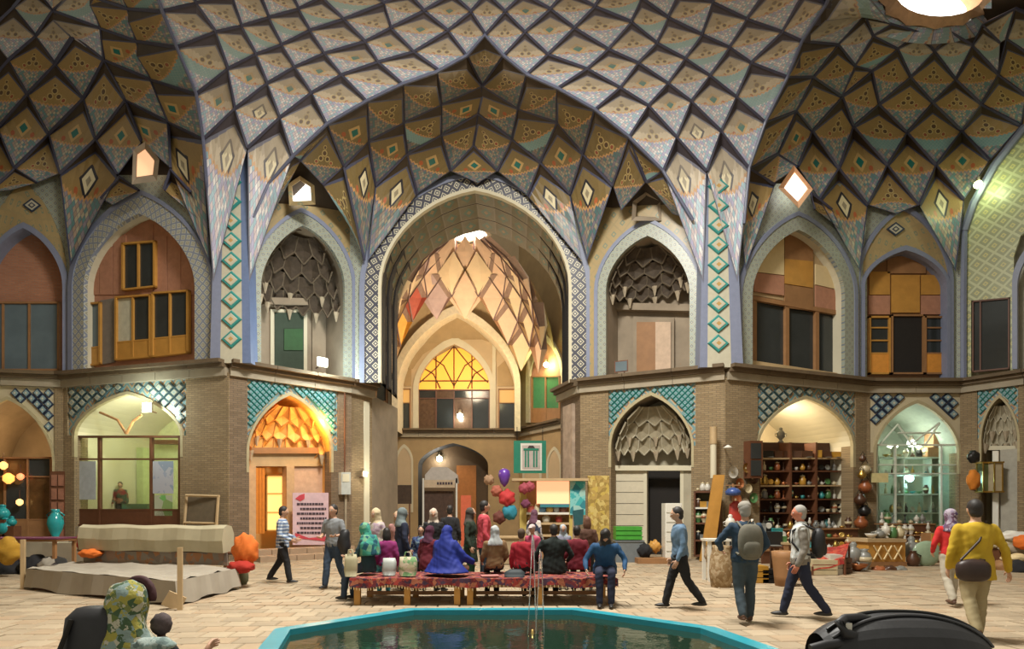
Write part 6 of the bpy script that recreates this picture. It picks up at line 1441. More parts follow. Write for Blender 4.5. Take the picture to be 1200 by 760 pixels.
for i, (x, y, w_, m, kd) in enumerate(((622, 600, 4, (.5,.1,.08), 'red'), (629, 600, 3.4, (.5,.45,.3), 'cream'), (636, 600, 4, (.1,.2,.3), 'blue'), (644, 600, 4.4, (.5,.3,.08), 'amber'), (652, 600, 3.6, (.4,.38,.34), 'white'), (660, 600, 4, (.2,.07,.04), 'brown'), (623, 612, 4, (.35,.2,.08), 'tan'), (640, 612, 4.5, (.45,.42,.36), 'pale'), (655, 612, 4, (.3,.04,.03), 'dark red'))):
    q = K.pp(x, y, -.12); s_ = w_/36; jb = thing('jar', q, '%s jar, %s, on the %s shelf of the lit stall' % (kd, ('first from left','second from left','third from left','fourth from left','fifth from left','rightmost','first from left','middle one','right one')[i], 'top' if y == 600 else 'lower'), 'jar', 'jars on the stall shelves')
    MB().lathe([(s_*.8,0),(s_,.06),(s_,.16),(s_*.6,.21)], q, plain('jar_'+kd.replace(' ', '_'), m, .4)).build('jar_body', jb, True); MB().lathe([(s_*.65,.21),(s_*.65,.25),(s_*.2,.27)], q, M_WOODP).build('lid', jb, True)
for i, (x, y, r, m, lab) in enumerate(((594, 583, .26, (.45,.03,.03), 'red draped cloth ball hanging over the stall, leftmost'), (597, 600, .24, (.02,.2,.28), 'turquoise round cushion hanging left of the stall'), (614, 572, .17, (.3,.05,.07), 'crimson doll bundle hanging on the stall post, left'), (621, 570, .16, (.32,.04,.06), 'crimson doll bundle hanging on the stall post, right'), (616, 590, .15, (.14,.03,.07), 'plum coloured bundle hanging below the crimson dolls'), (573, 562, .16, (.3,.18,.1), 'tan basket hanging at the left end of the stall'), (585, 606, .2, (.12,.03,.02), 'dark brown bundle at the left end of the stall'), (582, 575, .18, (.35,.1,.06), 'rust coloured bundle below the tan basket'))):
    bundle(x, y, 18.7, r, r*.8, r, plain('goods_'+str(i) if 0 else lab.split()[0]+'_goods_cloth', m, .8, var=.35), lab, 'bundle', 'hanging_bundle')
mb = MB(); q = W3(591, 557, 18.6); mb.lathe([(.02,-.35),(.12,-.22),(.19,0),(.16,.16),(.05,.22)], q, plain('violet_glass', (.12,.04,.3), .3), 12); mb.build('pendant_lamp', None, True, 'violet pendant lamp hanging above the stall', 'lamp')
tb = thing('display_table', (X(590, 17.6), 17.6, 0), 'small table with tan cloth in front of the stall', 'table')
mb = MB(); mb.box((X(590, 17.6), 17.6, .8), (1.3, .6, .05), M_WOODP); mb.build('tabletop', tb); mb = MB(); mb.box((X(590, 17.6), 17.6, .4), (1.2, .5, .75), plain('tan_cloth', (.35,.26,.15), .9)); mb.build('cloth', tb)
# hanging sign in the passage
SG = Wd(600, 642, 24.5); sg = thing('hanging_sign', SG.pp(621, 553), 'green hanging sign with a white tower emblem in the passage', 'sign')
GRN = plain('sign_green', (.01,.2,.12), .4)
plate(sg, SG, R4(602, 516, 640, 554), GRN, 0, .08, 'board'); plate(sg, SG, R4(610, 519, 635, 551), M_WHITE, .03, .03, 'white_field'); plate(sg, SG, R4(612, 521.5, 633, 549), plain('sign_pink', (.5,.42,.38)), .05, .02, 'inner_field')
for x in (615, 618.2, 624.8, 628): plate(sg, SG, R4(x, 528, x+1.8, 547), GRN, .07, .02, 'emblem_bar')
plate(sg, SG, R4(613.5, 525, 631.5, 527.5), GRN, .07, .02, 'emblem_bar'); plate(sg, SG, [(618, 525), (627, 525), (625, 521.8), (620, 521.8)], plain('sign_dark', (.05,.03,.03)), .07, .02, 'emblem_dome')
for x in (606, 636): mb = MB(); mb.tube([SG.pp(x, 516), SG.pp(x, 500)], .015, M_DARK, 5); mb.build('chain', sg)
NB = Wd(436, 486, 27.5); nb = thing('notice_board', NB.pp(460, 600), 'dark brown wooden board on the left side of the far passage', 'board')
plate(nb, NB, R4(441, 566, 461, 594), M_WOODD, 0, .1, 'left_leaf'); [plate(nb, NB, R4(x, 590, x+1.5, 637), M_WOODD, -.02, .06, 'post') for x in (443, 458, 464, 479)]
plate(nb, NB, R4(462, 568, 482, 590), plain('dark_goods_board', (.06,.035,.02), .8, var=.6, scale=8), 0, .1, 'right_leaf')
sw = Wd(494, 560, 28.5); aw = thing('food_stall', sw.pp(518, 610), 'stall with a pale awning under the white lamp in the far doorway', 'stall')
plate(aw, sw, [(498, 562), (537, 566), (536, 556), (524, 547), (506, 547), (498, 556)], plain('pale_awning', (.5,.45,.4)), .3, .4, 'awning'); plate(aw, sw, R4(497, 562, 533, 571), plain('cream_signboard', (.55,.42,.28)), .4, .06, 'signboard')
for k in range(6): plate(aw, sw, R4(512+k*3.2, 564.5, 514.3+k*3.2, 567.5), plain('ink', (.05,.03,.04)), .42, .015, 'script_stroke')
plate(aw, sw, R4(497, 575, 531, 636), plain('dark_goods', (.08,.045,.03), .8, var=.7, scale=6), 0, .3, 'goods_rack')
for x in (495, 534): plate(aw, sw, R4(x, 560, x+2, 636), M_WHITE, .3, .06, 'post')
plate(None, Wd(540, 552, 26), R4(540, 580, 552, 640), plain('red_backlit_cloth', (.6,.12,.05)), 0, .05, 'curtain', label='red orange cloth hanging beside the orange door of the passage', cat='curtain')
# ================= goods
GC = {'dark brown': (.07,.03,.015), 'russet': (.3,.09,.03), 'white': (.55,.52,.45), 'green': (.06,.16,.05), 'amber': (.42,.22,.03), 'black': (.012,.012,.012), 'copper': (.45,.17,.07), 'brass': (.5,.33,.09), 'grey': (.2,.2,.18), 'turquoise': (.03,.25,.25), 'cream': (.5,.42,.26), 'blue': (.04,.08,.25), 'red': (.35,.03,.02)}
GM = {k: plain('glaze_'+k.replace(' ', '_'), v, .35 if k not in ('brass', 'copper') else .3, .85 if k in ('brass', 'copper') else 0, var=.25) for k, v in GC.items()}
PROF = {'vase': [(.07,0),(.06,.02),(.11,.12),(.13,.22),(.1,.31),(.05,.36),(.08,.4)], 'jug': [(.08,0),(.13,.08),(.13,.18),(.07,.27),(.06,.32),(.08,.34)], 'bowl': [(.05,0),(.05,.02),(.12,.06),(.17,.13),(.15,.13),(.1,.06),(.02,.04)], 'jar': [(.09,0),(.12,.04),(.12,.22),(.08,.26),(.09,.3)],
        'candlestick': [(.1,0),(.08,.02),(.02,.06),(.035,.16),(.018,.2),(.03,.3),(.05,.32),(.05,.34)], 'bottle': [(.06,0),(.07,.02),(.07,.2),(.025,.27),(.02,.36),(.03,.37)], 'teapot': [(.07,0),(.12,.04),(.14,.11),(.1,.18),(.05,.2)], 'cup': [(.04,0),(.06,.05),(.075,.13),(.06,.13),(.02,.02)], 'samovar': [(.1,0),(.1,.03),(.05,.07),(.06,.1),(.13,.18),(.15,.32),(.1,.42),(.05,.45),(.07,.5),(.03,.55)]}
_gp = {}
def good(kind, col, loc, lab, group, sc=1.0, rz=0):
    key = (kind, col); cat = kind if kind != 'samovar' else 'samovar'
    if key in _gp: return dup(_gp[key], loc, rz, lab, sc) if not group else tag(dup(_gp[key], loc, rz, lab, sc), group=group)
    m = GM[col]; m2 = GM['cream'] if col != 'cream' else GM['russet']
    t = thing(kind, (0, 0, 0), lab, cat, group)
    if kind in PROF:
        MB().lathe(PROF[kind], (0, 0, 0), m, 12).build(kind+'_body', t, True)
        if kind in ('jug', 'cup'): MB().tube([(.07,0,.27 if kind == 'jug' else .11), (.17 if kind == 'jug' else .11,0,.24 if kind == 'jug' else .08), (.15 if kind == 'jug' else .09,0,.12 if kind == 'jug' else .03), (.1 if kind == 'jug' else .05,0,.1 if kind == 'jug' else .03)], .012, m, 5).build('handle', t, True)
        if kind == 'teapot':
            MB().tube([(.12,0,.08),(.19,0,.12),(.22,0,.19)], [.03,.02,.012], m, 6).build('spout', t, True); MB().tube([(-.1,0,.17),(-.2,0,.15),(-.19,0,.06),(-.12,0,.05)], .012, m, 5).build('handle', t, True); MB().lathe([(.055,.2),(.04,.23),(.012,.24),(.018,.27)], (0,0,0), m, 10).build('lid', t, True)
        if kind == 'samovar':
            for s_ in (-1, 1): MB().tube([(s_*.13,0,.34),(s_*.21,0,.32),(s_*.2,0,.22),(s_*.14,0,.2)], .014, m, 5).build('handle', t, True)
            MB().tube([(0,-.12,.16),(0,-.2,.15),(0,-.2,.12)], .014, m, 5).build('tap', t, True)
        if kind in ('jar', 'vase'): MB().lathe([(.088,.3),(.09,.33),(.02,.36),(.02,.38)] if kind == 'jar' else [(.115,.15),(.133,.2),(.125,.25)], (0,0,0), m2, 12).build('lid' if kind == 'jar' else 'painted_band', t, True)
        if kind == 'bottle': MB().lathe([(.026,.37),(.026,.4),(.01,.41)], (0,0,0), m2, 8).build('stopper', t, True)
    elif kind == 'plate':
        MB().lathe([(.02,0),(.1,.006),(.16,.03),(.165,.04),(.1,.02),(.02,.015)], (0,0,0), m, 18).build('dish', t, True); t.children[0].rotation_euler = (PI/2-.25, 0, 0); t.children[0].location = (0, .03, .165)
        MB().box((0, .06, .06), (.1, .1, .12), M_WOODD).build('stand', t)
    elif kind == 'box':
        MB().box((0, 0, .1), (.3, .22, .2), m).build('box_body', t); MB().box((0, 0, .215), (.31, .23, .03), m2 if col == 'black' else m).build('lid', t)
    elif kind == 'clock':
        MB().box((0, .03, .15), (.22, .1, .3), m).build('case', t); MB().lathe([(.08,0),(.08,.015),(.07,.018)], (0,0,0), GM['white'], 16).build('dial', t); t.children[1].rotation_euler = (PI/2, 0, 0); t.children[1].location = (0, -.02, .17)
    elif kind == 'radio':
        MB().box((0, 0, .13), (.42, .22, .26), m).build('case', t); MB().box((-.09, -.115, .13), (.17, .02, .18), GM['grey']).build('speaker_grille', t); MB().lathe([(.03,0),(.03,.02)], (0,0,0), GM['brass'], 10).build('knob', t); t.children[2].rotation_euler = (PI/2, 0, 0); t.children[2].location = (.1, -.11, .12)
    elif kind == 'lamp':
        MB().lathe([(.08,0),(.1,.03),(.09,.1),(.03,.13),(.05,.16)], (0,0,0), m, 12).build('font', t, True); MB().lathe([(.04,.16),(.07,.24),(.03,.36),(.035,.42)], (0,0,0), GM['white'], 12).build('chimney', t, True)
    t.location = loc; t.rotation_euler.z = rz; t.scale = (sc,)*3; _gp[key] = t; return t
ORD = ['first', 'second', 'third', 'fourth', 'fifth', 'sixth', 'seventh', 'eighth', 'ninth', 'tenth', 'eleventh', 'twelfth', 'thirteenth', 'fourteenth', 'fifteenth', 'sixteenth', 'seventeenth', 'eighteenth', 'nineteenth', 'twentieth']
KSC = {'teapot': .6, 'plate': .72, 'bowl': .72, 'samovar': .62, 'jug': .85, 'radio': .75, 'box': .9}
def row(W, o, x0, x1, y, n, where, group, kinds, cols, sc=1.0, seed=0, jit=.03):
    rr = random.Random(seed*31+n)
    for i in range(n):
        px = lerp(x0, x1, (i+.5)/n); kd = rr.choice(kinds); co = rr.choice(cols); q = W.pp(px, y if not callable(y) else y(px), o+rr.uniform(-jit, jit))
        good(kd, co, q, '%s %s, %s from the left %s' % (co, kd, ORD[i], where), group, sc*.98*KSC.get(kd, 1)*rr.uniform(.85, 1.05), rr.uniform(-.4, .4))
# crockery shelves in the right shop
sh = thing('shelf_unit', P_R1.pp(945, 648, -.9), 'tall brown shelving crowded with crockery in the right shop', 'shelving')
rowsy = [(536, 'shelf'), (551, 's'), (568, 's'), (584, 's'), (600, 's'), (618, 's')]
for y, _ in rowsy: plate(sh, P_R1, [(890, y+2), (1000, y+1.4), (1000, y), (890, y)], M_WOODP if y in (536, 568) else M_WOODD, -.45, .5, 'shelf')
for x in (889, 926, 956, 997): plate(sh, P_R1, R4(x, 518, x+2, 648), M_WOODD if x < 990 else M_WHITE, -.42, .5, 'upright')
plate(sh, P_R1, [(889, 648), (999, 646), (999, 519), (889, 518)], plain('shelf_back', (.07,.03,.02), .8), -.97, .04, 'back_board')
SRC = ['vase', 'jug', 'bowl', 'jar', 'teapot', 'bottle', 'cup', 'plate', 'candlestick']
DCOL = ['dark brown', 'russet', 'white', 'green', 'amber', 'copper', 'grey', 'cream', 'black', 'brass', 'turquoise']
row(P_R1, -.62, 893, 996, 536, 9, 'in the top row of the crockery shelves', 'boxes on top of the crockery shelves', ['box', 'radio'], ['black', 'dark brown', 'green', 'amber'], 1.25, 1)
row(P_R1, -.62, 892, 996, 551, 14, 'on the second crockery shelf', 'crockery on the second shelf', SRC, DCOL, .95, 2)
row(P_R1, -.62, 892, 996, 568, 14, 'on the third crockery shelf', 'crockery on the third shelf', SRC, DCOL, 1.0, 3)
row(P_R1, -.62, 892, 996, 584, 14, 'on the fourth crockery shelf', 'crockery on the fourth shelf', SRC, DCOL, .95, 4)
row(P_R1, -.62, 892, 996, 600, 14, 'on the fifth crockery shelf', 'crockery on the fifth shelf', SRC, DCOL, .95, 5)
row(P_R1, -.62, 892, 996, 618, 13, 'on the lowest crockery shelf', 'crockery on the lowest shelf', SRC, DCOL, 1.05, 6)
q = P_R1.pp(915, 518, -.62); good('samovar', 'grey', q, 'grey samovar standing on top of the crockery shelves', None, .95)
# stepped display stand in front of the shelves
def stand(name, lab, W, x0, x1, o, levels, m=M_WOODM, dep=.45):
    t = thing(name, W.pp((x0+x1)/2, 640, o), lab, 'stand')
    for k, y in enumerate(levels):
        u0, u1 = W.hit(x0, y, o-k*dep)[0], W.hit(x1, y, o-k*dep)[0]; z = W.hit((x0+x1)/2, y, o-k*dep)[1]
        mb = MB(); mb.prism([W.P(u0, z-.04, o-k*dep+dep/2), W.P(u1, z-.04, o-k*dep+dep/2), W.P(u1, z, o-k*dep+dep/2), W.P(u0, z, o-k*dep+dep/2)], [W.P(u0, z-.04, o-k*dep-dep/2), W.P(u1, z-.04, o-k*dep-dep/2), W.P(u1, z, o-k*dep-dep/2), W.P(u0, z, o-k*dep-dep/2)], m); mb.build('step_board', t)
        mb = MB(); mb.prism([W.P(u0, 0, o-k*dep+dep*.4), W.P(u1, 0, o-k*dep+dep*.4), W.P(u1, z-.04, o-k*dep+dep*.4), W.P(u0, z-.04, o-k*dep+dep*.4)], [W.P(u0, 0, o-k*dep+dep*.3), W.P(u1, 0, o-k*dep+dep*.3), W.P(u1, z-.04, o-k*dep+dep*.3), W.P(u0, z-.04, o-k*dep+dep*.3)], M_WOODD); mb.build('front_board', t)
    return t
stand('display_stand', 'stepped wooden stand of pottery in front of the crockery shelves', P_R1, 888, 1000, 1.5, (642, 630, 619))
for k, y in enumerate((642, 630, 619)):
    row(P_R1, 1.5-k*.45, 892, 998, y, 14, 'on the %s step of the pottery stand' % ('front', 'middle', 'rear')[k], 'pottery on the %s step of the stand' % ('front', 'middle', 'rear')[k], ['vase', 'jug', 'bowl', 'jar', 'teapot', 'plate', 'cup', 'lamp'], DCOL, .95, 10+k)
# wall goods left of the shelves (on the brick pier)
for i, (x, y, r, c_, kd) in enumerate(((858, 553, .2, 'white', 'plate'), (866, 566, .17, 'copper', 'plate'), (874, 548, .16, 'brass', 'plate'), (882, 560, .2, 'dark brown', 'plate'), (862, 585, .2, 'russet', 'plate'), (872, 590, .18, 'white', 'plate'), (882, 583, .17, 'green', 'plate'), (855, 570, .15, 'grey', 'plate'), (876, 572, .15, 'cream', 'plate'))):
    t = thing('hanging_plate', P_R1.pp(x, y, .2), '%s metal plate hung on the brick pier, %s' % (c_, ('at the top left','in the upper middle','at the top right','high at the right','low at the left','at the bottom middle','low at the right','at the far left','in the centre right')[i]), 'plate', 'plates hung on the brick pier')
    q = t.location; n = P_R1.n; mb = MB(); N_ = 14; tt = P_R1.t
    rg = lambda f, o: [q+Vector((tt.x*math.cos(2*PI*k/N_)*r*f+n.x*o, tt.y*math.cos(2*PI*k/N_)*r*f+n.y*o, math.sin(2*PI*k/N_)*r*f)) for k in range(N_)]
    A, B, C_ = rg(1, .05), rg(.65, 0), rg(.2, 0)
    for a, b in ((A, B), (B, C_)):
        for k in range(N_): mb.poly([a[k], a[(k+1) % N_], b[(k+1) % N_], b[k]], GM[c_])
    mb.poly(C_, GM['cream']); mb.build('dish', t); mb = MB(); mb.tube([q+Vector((n.x*-.02, n.y*-.02, r)), q+Vector((n.x*-.1, n.y*-.1, r+.12))], .008, M_DARK, 4); mb.build('wire', t)
cb = thing('cabinet', P_R1.pp(876, 528, .25), 'tall narrow dark cabinet hung beside the crockery shop arch', 'cabinet')
plate(cb, P_R1, R4(879, 516, 894, 560), M_WOODD, .35, .3, 'case')
for k in range(2): plate(cb, P_R1, R4(880.5, 519+k*20, 892, 537+k*20), M_GLASSD, .37, .02, 'door')
# left display of the right pier: shelves, plank, lamp
bs = thing('bookcase', P_R2.pp(827, 650, .6), 'dark bookcase with white boxes on top, right of the stone doorway', 'shelving')
for x in (813, 842): plate(bs, P_R2, R4(x, 575, x+2, 652), M_WOODD, .7, .4, 'side')
for y in (575, 594, 612, 632, 650): plate(bs, P_R2, R4(814, y, 843, y+2), M_WOODD if y != 594 else M_WHITE, .7, .4, 'shelf')
plate(bs, P_R2, R4(814, 577, 843, 650), plain('olive_back', (.08,.07,.03)), .33, .03, 'back_board')
row(P_R2, .55, 815, 842, 594, 4, 'on the upper shelf of the dark bookcase', 'goods in the dark bookcase', ['jar', 'box', 'teapot'], DCOL, .9, 20)
row(P_R2, .55, 815, 842, 612, 4, 'on the middle shelf of the dark bookcase', 'goods in the dark bookcase', ['vase', 'box', 'bowl'], DCOL, .9, 21)
row(P_R2, .55, 815, 842, 632, 4, 'on the lower shelf of the dark bookcase', 'goods in the dark bookcase', ['vase', 'radio', 'jar'], DCOL, .9, 22)
row(P_R2, .55, 815, 832, 575, 3, 'on top of the dark bookcase', 'cups on the dark bookcase', ['cup', 'jar'], ['white', 'cream'], .8, 23)
mb = MB(); a, b = P_R2.pp(828, 655, 1.2)*1, P_R2.pp(843, 556, .9); a.z = .02; tt = P_R2.t
mb.prism([a+Vector((-.22,-.03,0)), a+Vector((.22,.0,0)), b+Vector((.17,0,0)), b+Vector((-.17,-.0,0))], [a+Vector((-.22,.04,0)), a+Vector((.22,.07,0)), b+Vector((.17,.07,0)), b+Vector((-.17,.07,0))], M_WOOD)
mb.build('leaning_plank', None, False, 'tall orange wooden plank leaning beside the denim jacketed man', 'plank')
mb = MB(); mb.tube([P_RP.pp(836, 520, .15), P_RP.pp(836, 560, .15)], .1, M_WHITEP, 8); mb.tube([P_RP.pp(836, 500, .15), P_RP.pp(836, 520, .15)], .12, M_WOODP, 8); mb.build('wall_pipe', None, True, 'white and tan pipe fixed to the corner of the right brick pier', 'pipe')
mb = MB(); q = P_R1.pp(853, 524, .6); mb.lathe([(.02,.08),(.14,0),(.12,-.03)], q, M_WHITE, 12); mb.tube([q+Vector((0,0,.07)), P_R1.pp(848, 522, .05)], .02, M_WOODD, 5); mb.build('wall_lamp', None, True, 'small white shaded wall lamp on the right brick pier', 'lamp')
mb = MB(); loft_(mb, [((X(862, 17.2), 17.2, .9), .16, .1), ((X(862, 17.2), 17.2, 1.25), .2, .12), ((X(862, 17.2), 17.2, 1.75), .17, .1), ((X(862, 17.2), 17.2, 1.85), .07, .06)], GM['red']); mb.build('hanging_coat', None, True, 'red coat hanging in front of the crockery, left of the grey cap', 'coat')
mb = MB(); mb.lathe([(.03,0),(.2,.02),(.22,.12),(.14,.2),(.02,.24)], (X(859, 17.0), 17.0, 2.0), GM['blue'], 12); mb.build('hanging_hat', None, True, 'navy blue hat hung above the red coat', 'hat')
mb = MB(); mb.tube([(X(859, 17.2), 17.2, 0), (X(859, 17.2), 17.2, 2.35)], .03, M_WOODM, 6); mb.box((X(859, 17.2), 17.2, .03), (.5, .5, .06), M_WOODM); mb.tube([(X(859, 17.2)-.2, 17.2, 2.3), (X(859, 17.2)+.2, 17.2, 2.3)], .02, M_WOODM, 6); mb.build('coat_stand', None, False, 'wooden coat stand behind the red coat', 'stand')
# tables with goods on the floor at the right
def table(lab, x0, x1, d, z, dep, m, legs=M_WOODM, name='table', lw=.07):
    t = thing(name, (X((x0+x1)/2, d), d, 0), lab, 'table'); w_ = (x1-x0)/F*d; cx = X((x0+x1)/2, d)
    MB().box((cx, d, z-.025), (w_, dep, .05), m).build('tabletop', t)
    for sx in (-1, 1):
        for sy in (-1, 1): MB().box((cx+sx*(w_/2-.06), d+sy*(dep/2-.06), (z-.05)/2), (lw, lw, z-.05), legs).build('leg', t)
    MB().box((cx, d-dep/2+.06, .2), (w_-.15, .04, .08), legs).build('stretcher', t); return t
table('white framed side table with a cloth, left of the denim jacketed man', 825, 852, 13.5, .95, .5, M_WHITE, M_WHITE)
bundle(836, 648, 13.45, .2, .18, .3, patterned('straw_bundle', [(.3,.22,.13),(.25,.16,.09),(.36,.28,.18)], 6), 'straw coloured bundle under the white framed table', 'basket', 'basket')
mb = MB(); mb.lathe([(.2,0),(.24,.3),(.22,.62),(.17,.8),(.18,.86)], (X(845, 12.4), 12.4, 0), patterned('wicker', [(.34,.25,.14),(.26,.17,.08),(.42,.32,.2)], 18), 18); mb.build('wicker_drum', None, True, 'tall pale wicker drum left of the denim jacketed man', 'basket')
table('dark table crowded with old radios behind the denim jacketed man', 848, 916, 14.0, .78, .9, M_WOODD, M_WOODD)
for i, (px, dz, kd, co, s_) in enumerate(((855, 0, 'radio', 'black', 1.1), (870, 0, 'radio', 'grey', 1.0), (886, 0, 'box', 'black', 1.1), (899, 0, 'radio', 'black', 1.2), (911, 0, 'box', 'green', .9), (892, .34, 'box', 'grey', .9), (903, .34, 'clock', 'black', .9), (858, .32, 'samovar', 'white', .8), (884, .26, 'lamp', 'brass', .9), (912, .24, 'box', 'turquoise', .8))):
    good(kd, co, Vector((X(px, 13.9)+0, 13.9+(.12 if dz else -.1), .785+dz*.85)), '%s %s on the dark radio table, %s' % (co, kd, ('leftmost below','second of the lower row','third of the lower row','fourth of the lower row','rightmost below','stacked in the middle','stacked right of middle','stacked leftmost','stacked left of middle','stacked rightmost')[i]), 'old radios and boxes on the dark table', s_, .2*math.sin(i))
table('pale low counter with shelf between the denim jacket and white vest', 912, 934, 13.8, .86, .6, M_WOODP, M_WOODM, lw=.1)
mb = MB(); mb.lathe([(.2,0),(.22,.2),(.26,.6),(.27,.72),(.25,.73)], (X(920, 12.6), 12.6, 0), M_WOODM, 16); mb.build('wooden_drum', None, True, 'brown wooden drum standing behind the man in the white vest', 'drum')
for i, (px, d, w_, h, co) in enumerate(((866, 13.2, .5, .32, 'dark brown'), (884, 13.2, .45, .38, 'amber'), (900, 13.2, .4, .3, 'black'), (962, 14.8, .6, .38, 'cream'), (975, 14.9, .3, .5, 'white'), (985, 15.2, .35, .4, 'dark brown'), (950, 15.6, .5, .5, 'black'))):
    t = thing('crate', (X(px, d), d, 0), '%s crate on the floor %s' % (co, ('under the radios, left','under the radios, middle','under the radios, right','left of the red carpet legs','tall one below the red carpet','at the foot of the carpet rack','behind the white vest')[i]), 'crate')
    for k in range(3): MB().box((X(px, d), d-.2, h*(k+.5)/3), (w_, .03, h/3-.02), GM[co]).build('slat', t)
    MB().box((X(px, d), d, h/2), (w_*.96, .36, h*.97), GM[co]).build('crate_body', t)
# red carpet on a rack
rk = thing('carpet_rack', (X(975, 15.2), 15.2, 0), 'low sloping rack holding the red carpet', 'rack')
RC = patterned('red_carpet', [(.4,.035,.02),(.28,.02,.015),(.45,.08,.04),(.3,.05,.03)], 12)
a0, a1, a2, a3 = W3(952, 662, 14.6), W3(990, 654, 14.6), W3(995, 637, 15.6), W3(964, 643, 15.6)
for p in (a0, a1, a2, a3): MB().tube([(p.x, p.y, 0), (p.x, p.y, p.z-.03)], .03, M_WOODD, 6).build('leg', rk)
mb = MB(); mb.prism([a0-Vector((0,0,.03)), a1-Vector((0,0,.03)), a2-Vector((0,0,.03)), a3-Vector((0,0,.03))], [p-Vector((0,0,.06)) for p in (a0, a1, a2, a3)], M_WOODD); mb.build('board', rk)
mb = MB(); n = 10; g = lambda u, v: a0*(1-u)*(1-v)+a1*u*(1-v)+a2*u*v+a3*(1-u)*v+Vector((0, 0, .015*math.sin(u*9)+.01*math.sin(v*8)))
for i in range(n):
    for j in range(n): mb.poly([g(i/n, j/n), g((i+1)/n, j/n), g((i+1)/n, (j+1)/n), g(i/n, (j+1)/n)], RC)
for i in range(n): mb.poly([g(i/n, 0), g((i+1)/n, 0), g((i+1)/n, 0)-Vector((0,.02,.14)), g(i/n, 0)-Vector((0,.02,.14))], RC)
mb.build('carpet', None, True, 'red patterned carpet spread on a sloping rack right of the white vest', 'carpet')
# carved chest
ch = thing('chest', (X(1040, 16.6), 16.6, 0), 'carved honey coloured wooden chest with star relief', 'chest'); CW = Wl(1016, 16.6, 1062, 16.9)
plate(ch, CW, R4(1018, 634, 1061, 660), M_WOOD, .02, .6, 'chest_body'); plate(ch, CW, R4(1017, 631, 1062, 635), M_WOODP, .06, .7, 'lid'); plate(ch, CW, R4(1016, 658, 1063, 665), M_WOODM, .05, .66, 'base')
for x in (1024, 1036, 1048):
    for a, b in (((x, 639), (x+9, 655)), ((x+9, 639), (x, 655))): mb = MB(); mb.tube([CW.pp(*a, .06), CW.pp(*b, .06)], .022, M_CREAM, 5); mb.build('carved_strip', ch)
for x in (1018, 1058): mb = MB(); mb.box(CW.pp(x, 667, -.1)-Vector((0,0,.02)), (.1, .1, .2), M_WOODD); mb.build('foot', ch)
zt_ = CW.hit(1040, 631, 0)[1]
for i, (x, kd, co, s_) in enumerate(((1021, 'bowl', 'white', 1), (1030, 'teapot', 'grey', 1.1), (1038, 'samovar', 'white', .8), (1046, 'jar', 'green', 1), (1054, 'jug', 'cream', 1))): q = CW.pp(x, 631, -.25); q.z = zt_+.01; good(kd, co, q, '%s %s on the carved chest, %s from the left' % (co, kd, ORD[i]), 'vessels on the carved chest', s_)
# metalware beside the chest
for i, (px, d, kd, co, s_) in enumerate(((1000, 16.0, 'samovar', 'grey', 1.35), (1008, 16.3, 'jug', 'grey', 1.5), (1013, 15.9, 'vase', 'grey', 1.4), (1005, 15.6, 'bowl', 'copper', 1.5), (1068, 17.5, 'samovar', 'grey', 1.5), (1074, 17.8, 'samovar', 'brass', 1.3), (1079, 17.4, 'vase', 'grey', 1.6), (1070, 16.9, 'jug', 'dark brown', 1.3))):
    good(kd, co, Vector((X(px, d), d, 0)), '%s %s standing on the floor %s' % (co, kd, ('left of the chest, tallest','left of the chest, rearmost','directly left of the chest','left of the chest, front one','right of the chest, first','right of the chest, brass one','right of the chest, furthest right','right of the chest, lowest')[i]), 'metalware on the floor by the chest', s_)
for i, (px, py) in enumerate(((1030, 668), (1042, 667), (1054, 668))): bundle(px, py, 15.9, .2, .15, .12, (GM['russet'], GM['dark brown'], GM['grey'])[i], '%s bundle on the floor in front of the carved chest' % ('russet', 'dark brown', 'grey')[i], 'bundle', 'bundle')
mb = MB(); q = W3(1086, 660, 17.0); mb.ell((q.x, q.y, .36), (.42, .1, .36), plain('pale_green_glass', (.28,.38,.26), .15), 20, 12); mb.build('glass_disc', None, True, 'large round pale green glass disc leaning on the floor by the red top', 'glassware')
# glass shop R0: window frames, counters and shelves
WF = plain('white_frame', (.6,.62,.52), .5)
gs = casing(P_R0, 'window', 'white framed glass front of the far right shop', 1027, 1124, 520, 648, [0,.235,.79,1], [0,.19,.27,1], WF, plain('clear_glass', (.9,.95,.85), .05, trans=1, var=0, bump=0), -.12, 1.8)
for pts in ([(1030, 522), (1052, 497)], [(1052, 497), (1068, 520)], [(1085, 520), (1101, 495)], [(1052, 507), (1102, 507)], [(1068, 520), (1101, 495)]):
    mb = MB(); mb.tube([P_R0.pp(x, y, -.12) for x, y in pts], .035, WF, 5); mb.build('fanlight_bar', gs)
for i, (x0, y0, x1, y1) in enumerate(((1094, 507, 1119, 523), (1087, 524, 1119, 535))):
    mb = MB(); P_R0.panel(mb, R4(x0, y0, x1, y1), plain('cardboard', (.35,.18,.08), .85), -.9, .5); mb.build('cardboard_box', None, False, ('upper', 'lower')[i]+' brown cardboard box stored above the glass shop front', 'box', 'cardboard boxes over the glass shop')
gsh = thing('shelf_unit', P_R0.pp(1080, 645, -1.0), 'glass shop shelving behind the white framed front', 'shelving')
for y in (535, 556, 578, 600, 622): plate(gsh, P_R0, R4(1031, y, 1121, y+1.6), WF, -.9, .45, 'shelf')
for x in (1031, 1060, 1092, 1120): plate(gsh, P_R0, R4(x-1, 535, x, 648), WF, -.9, .45, 'upright')
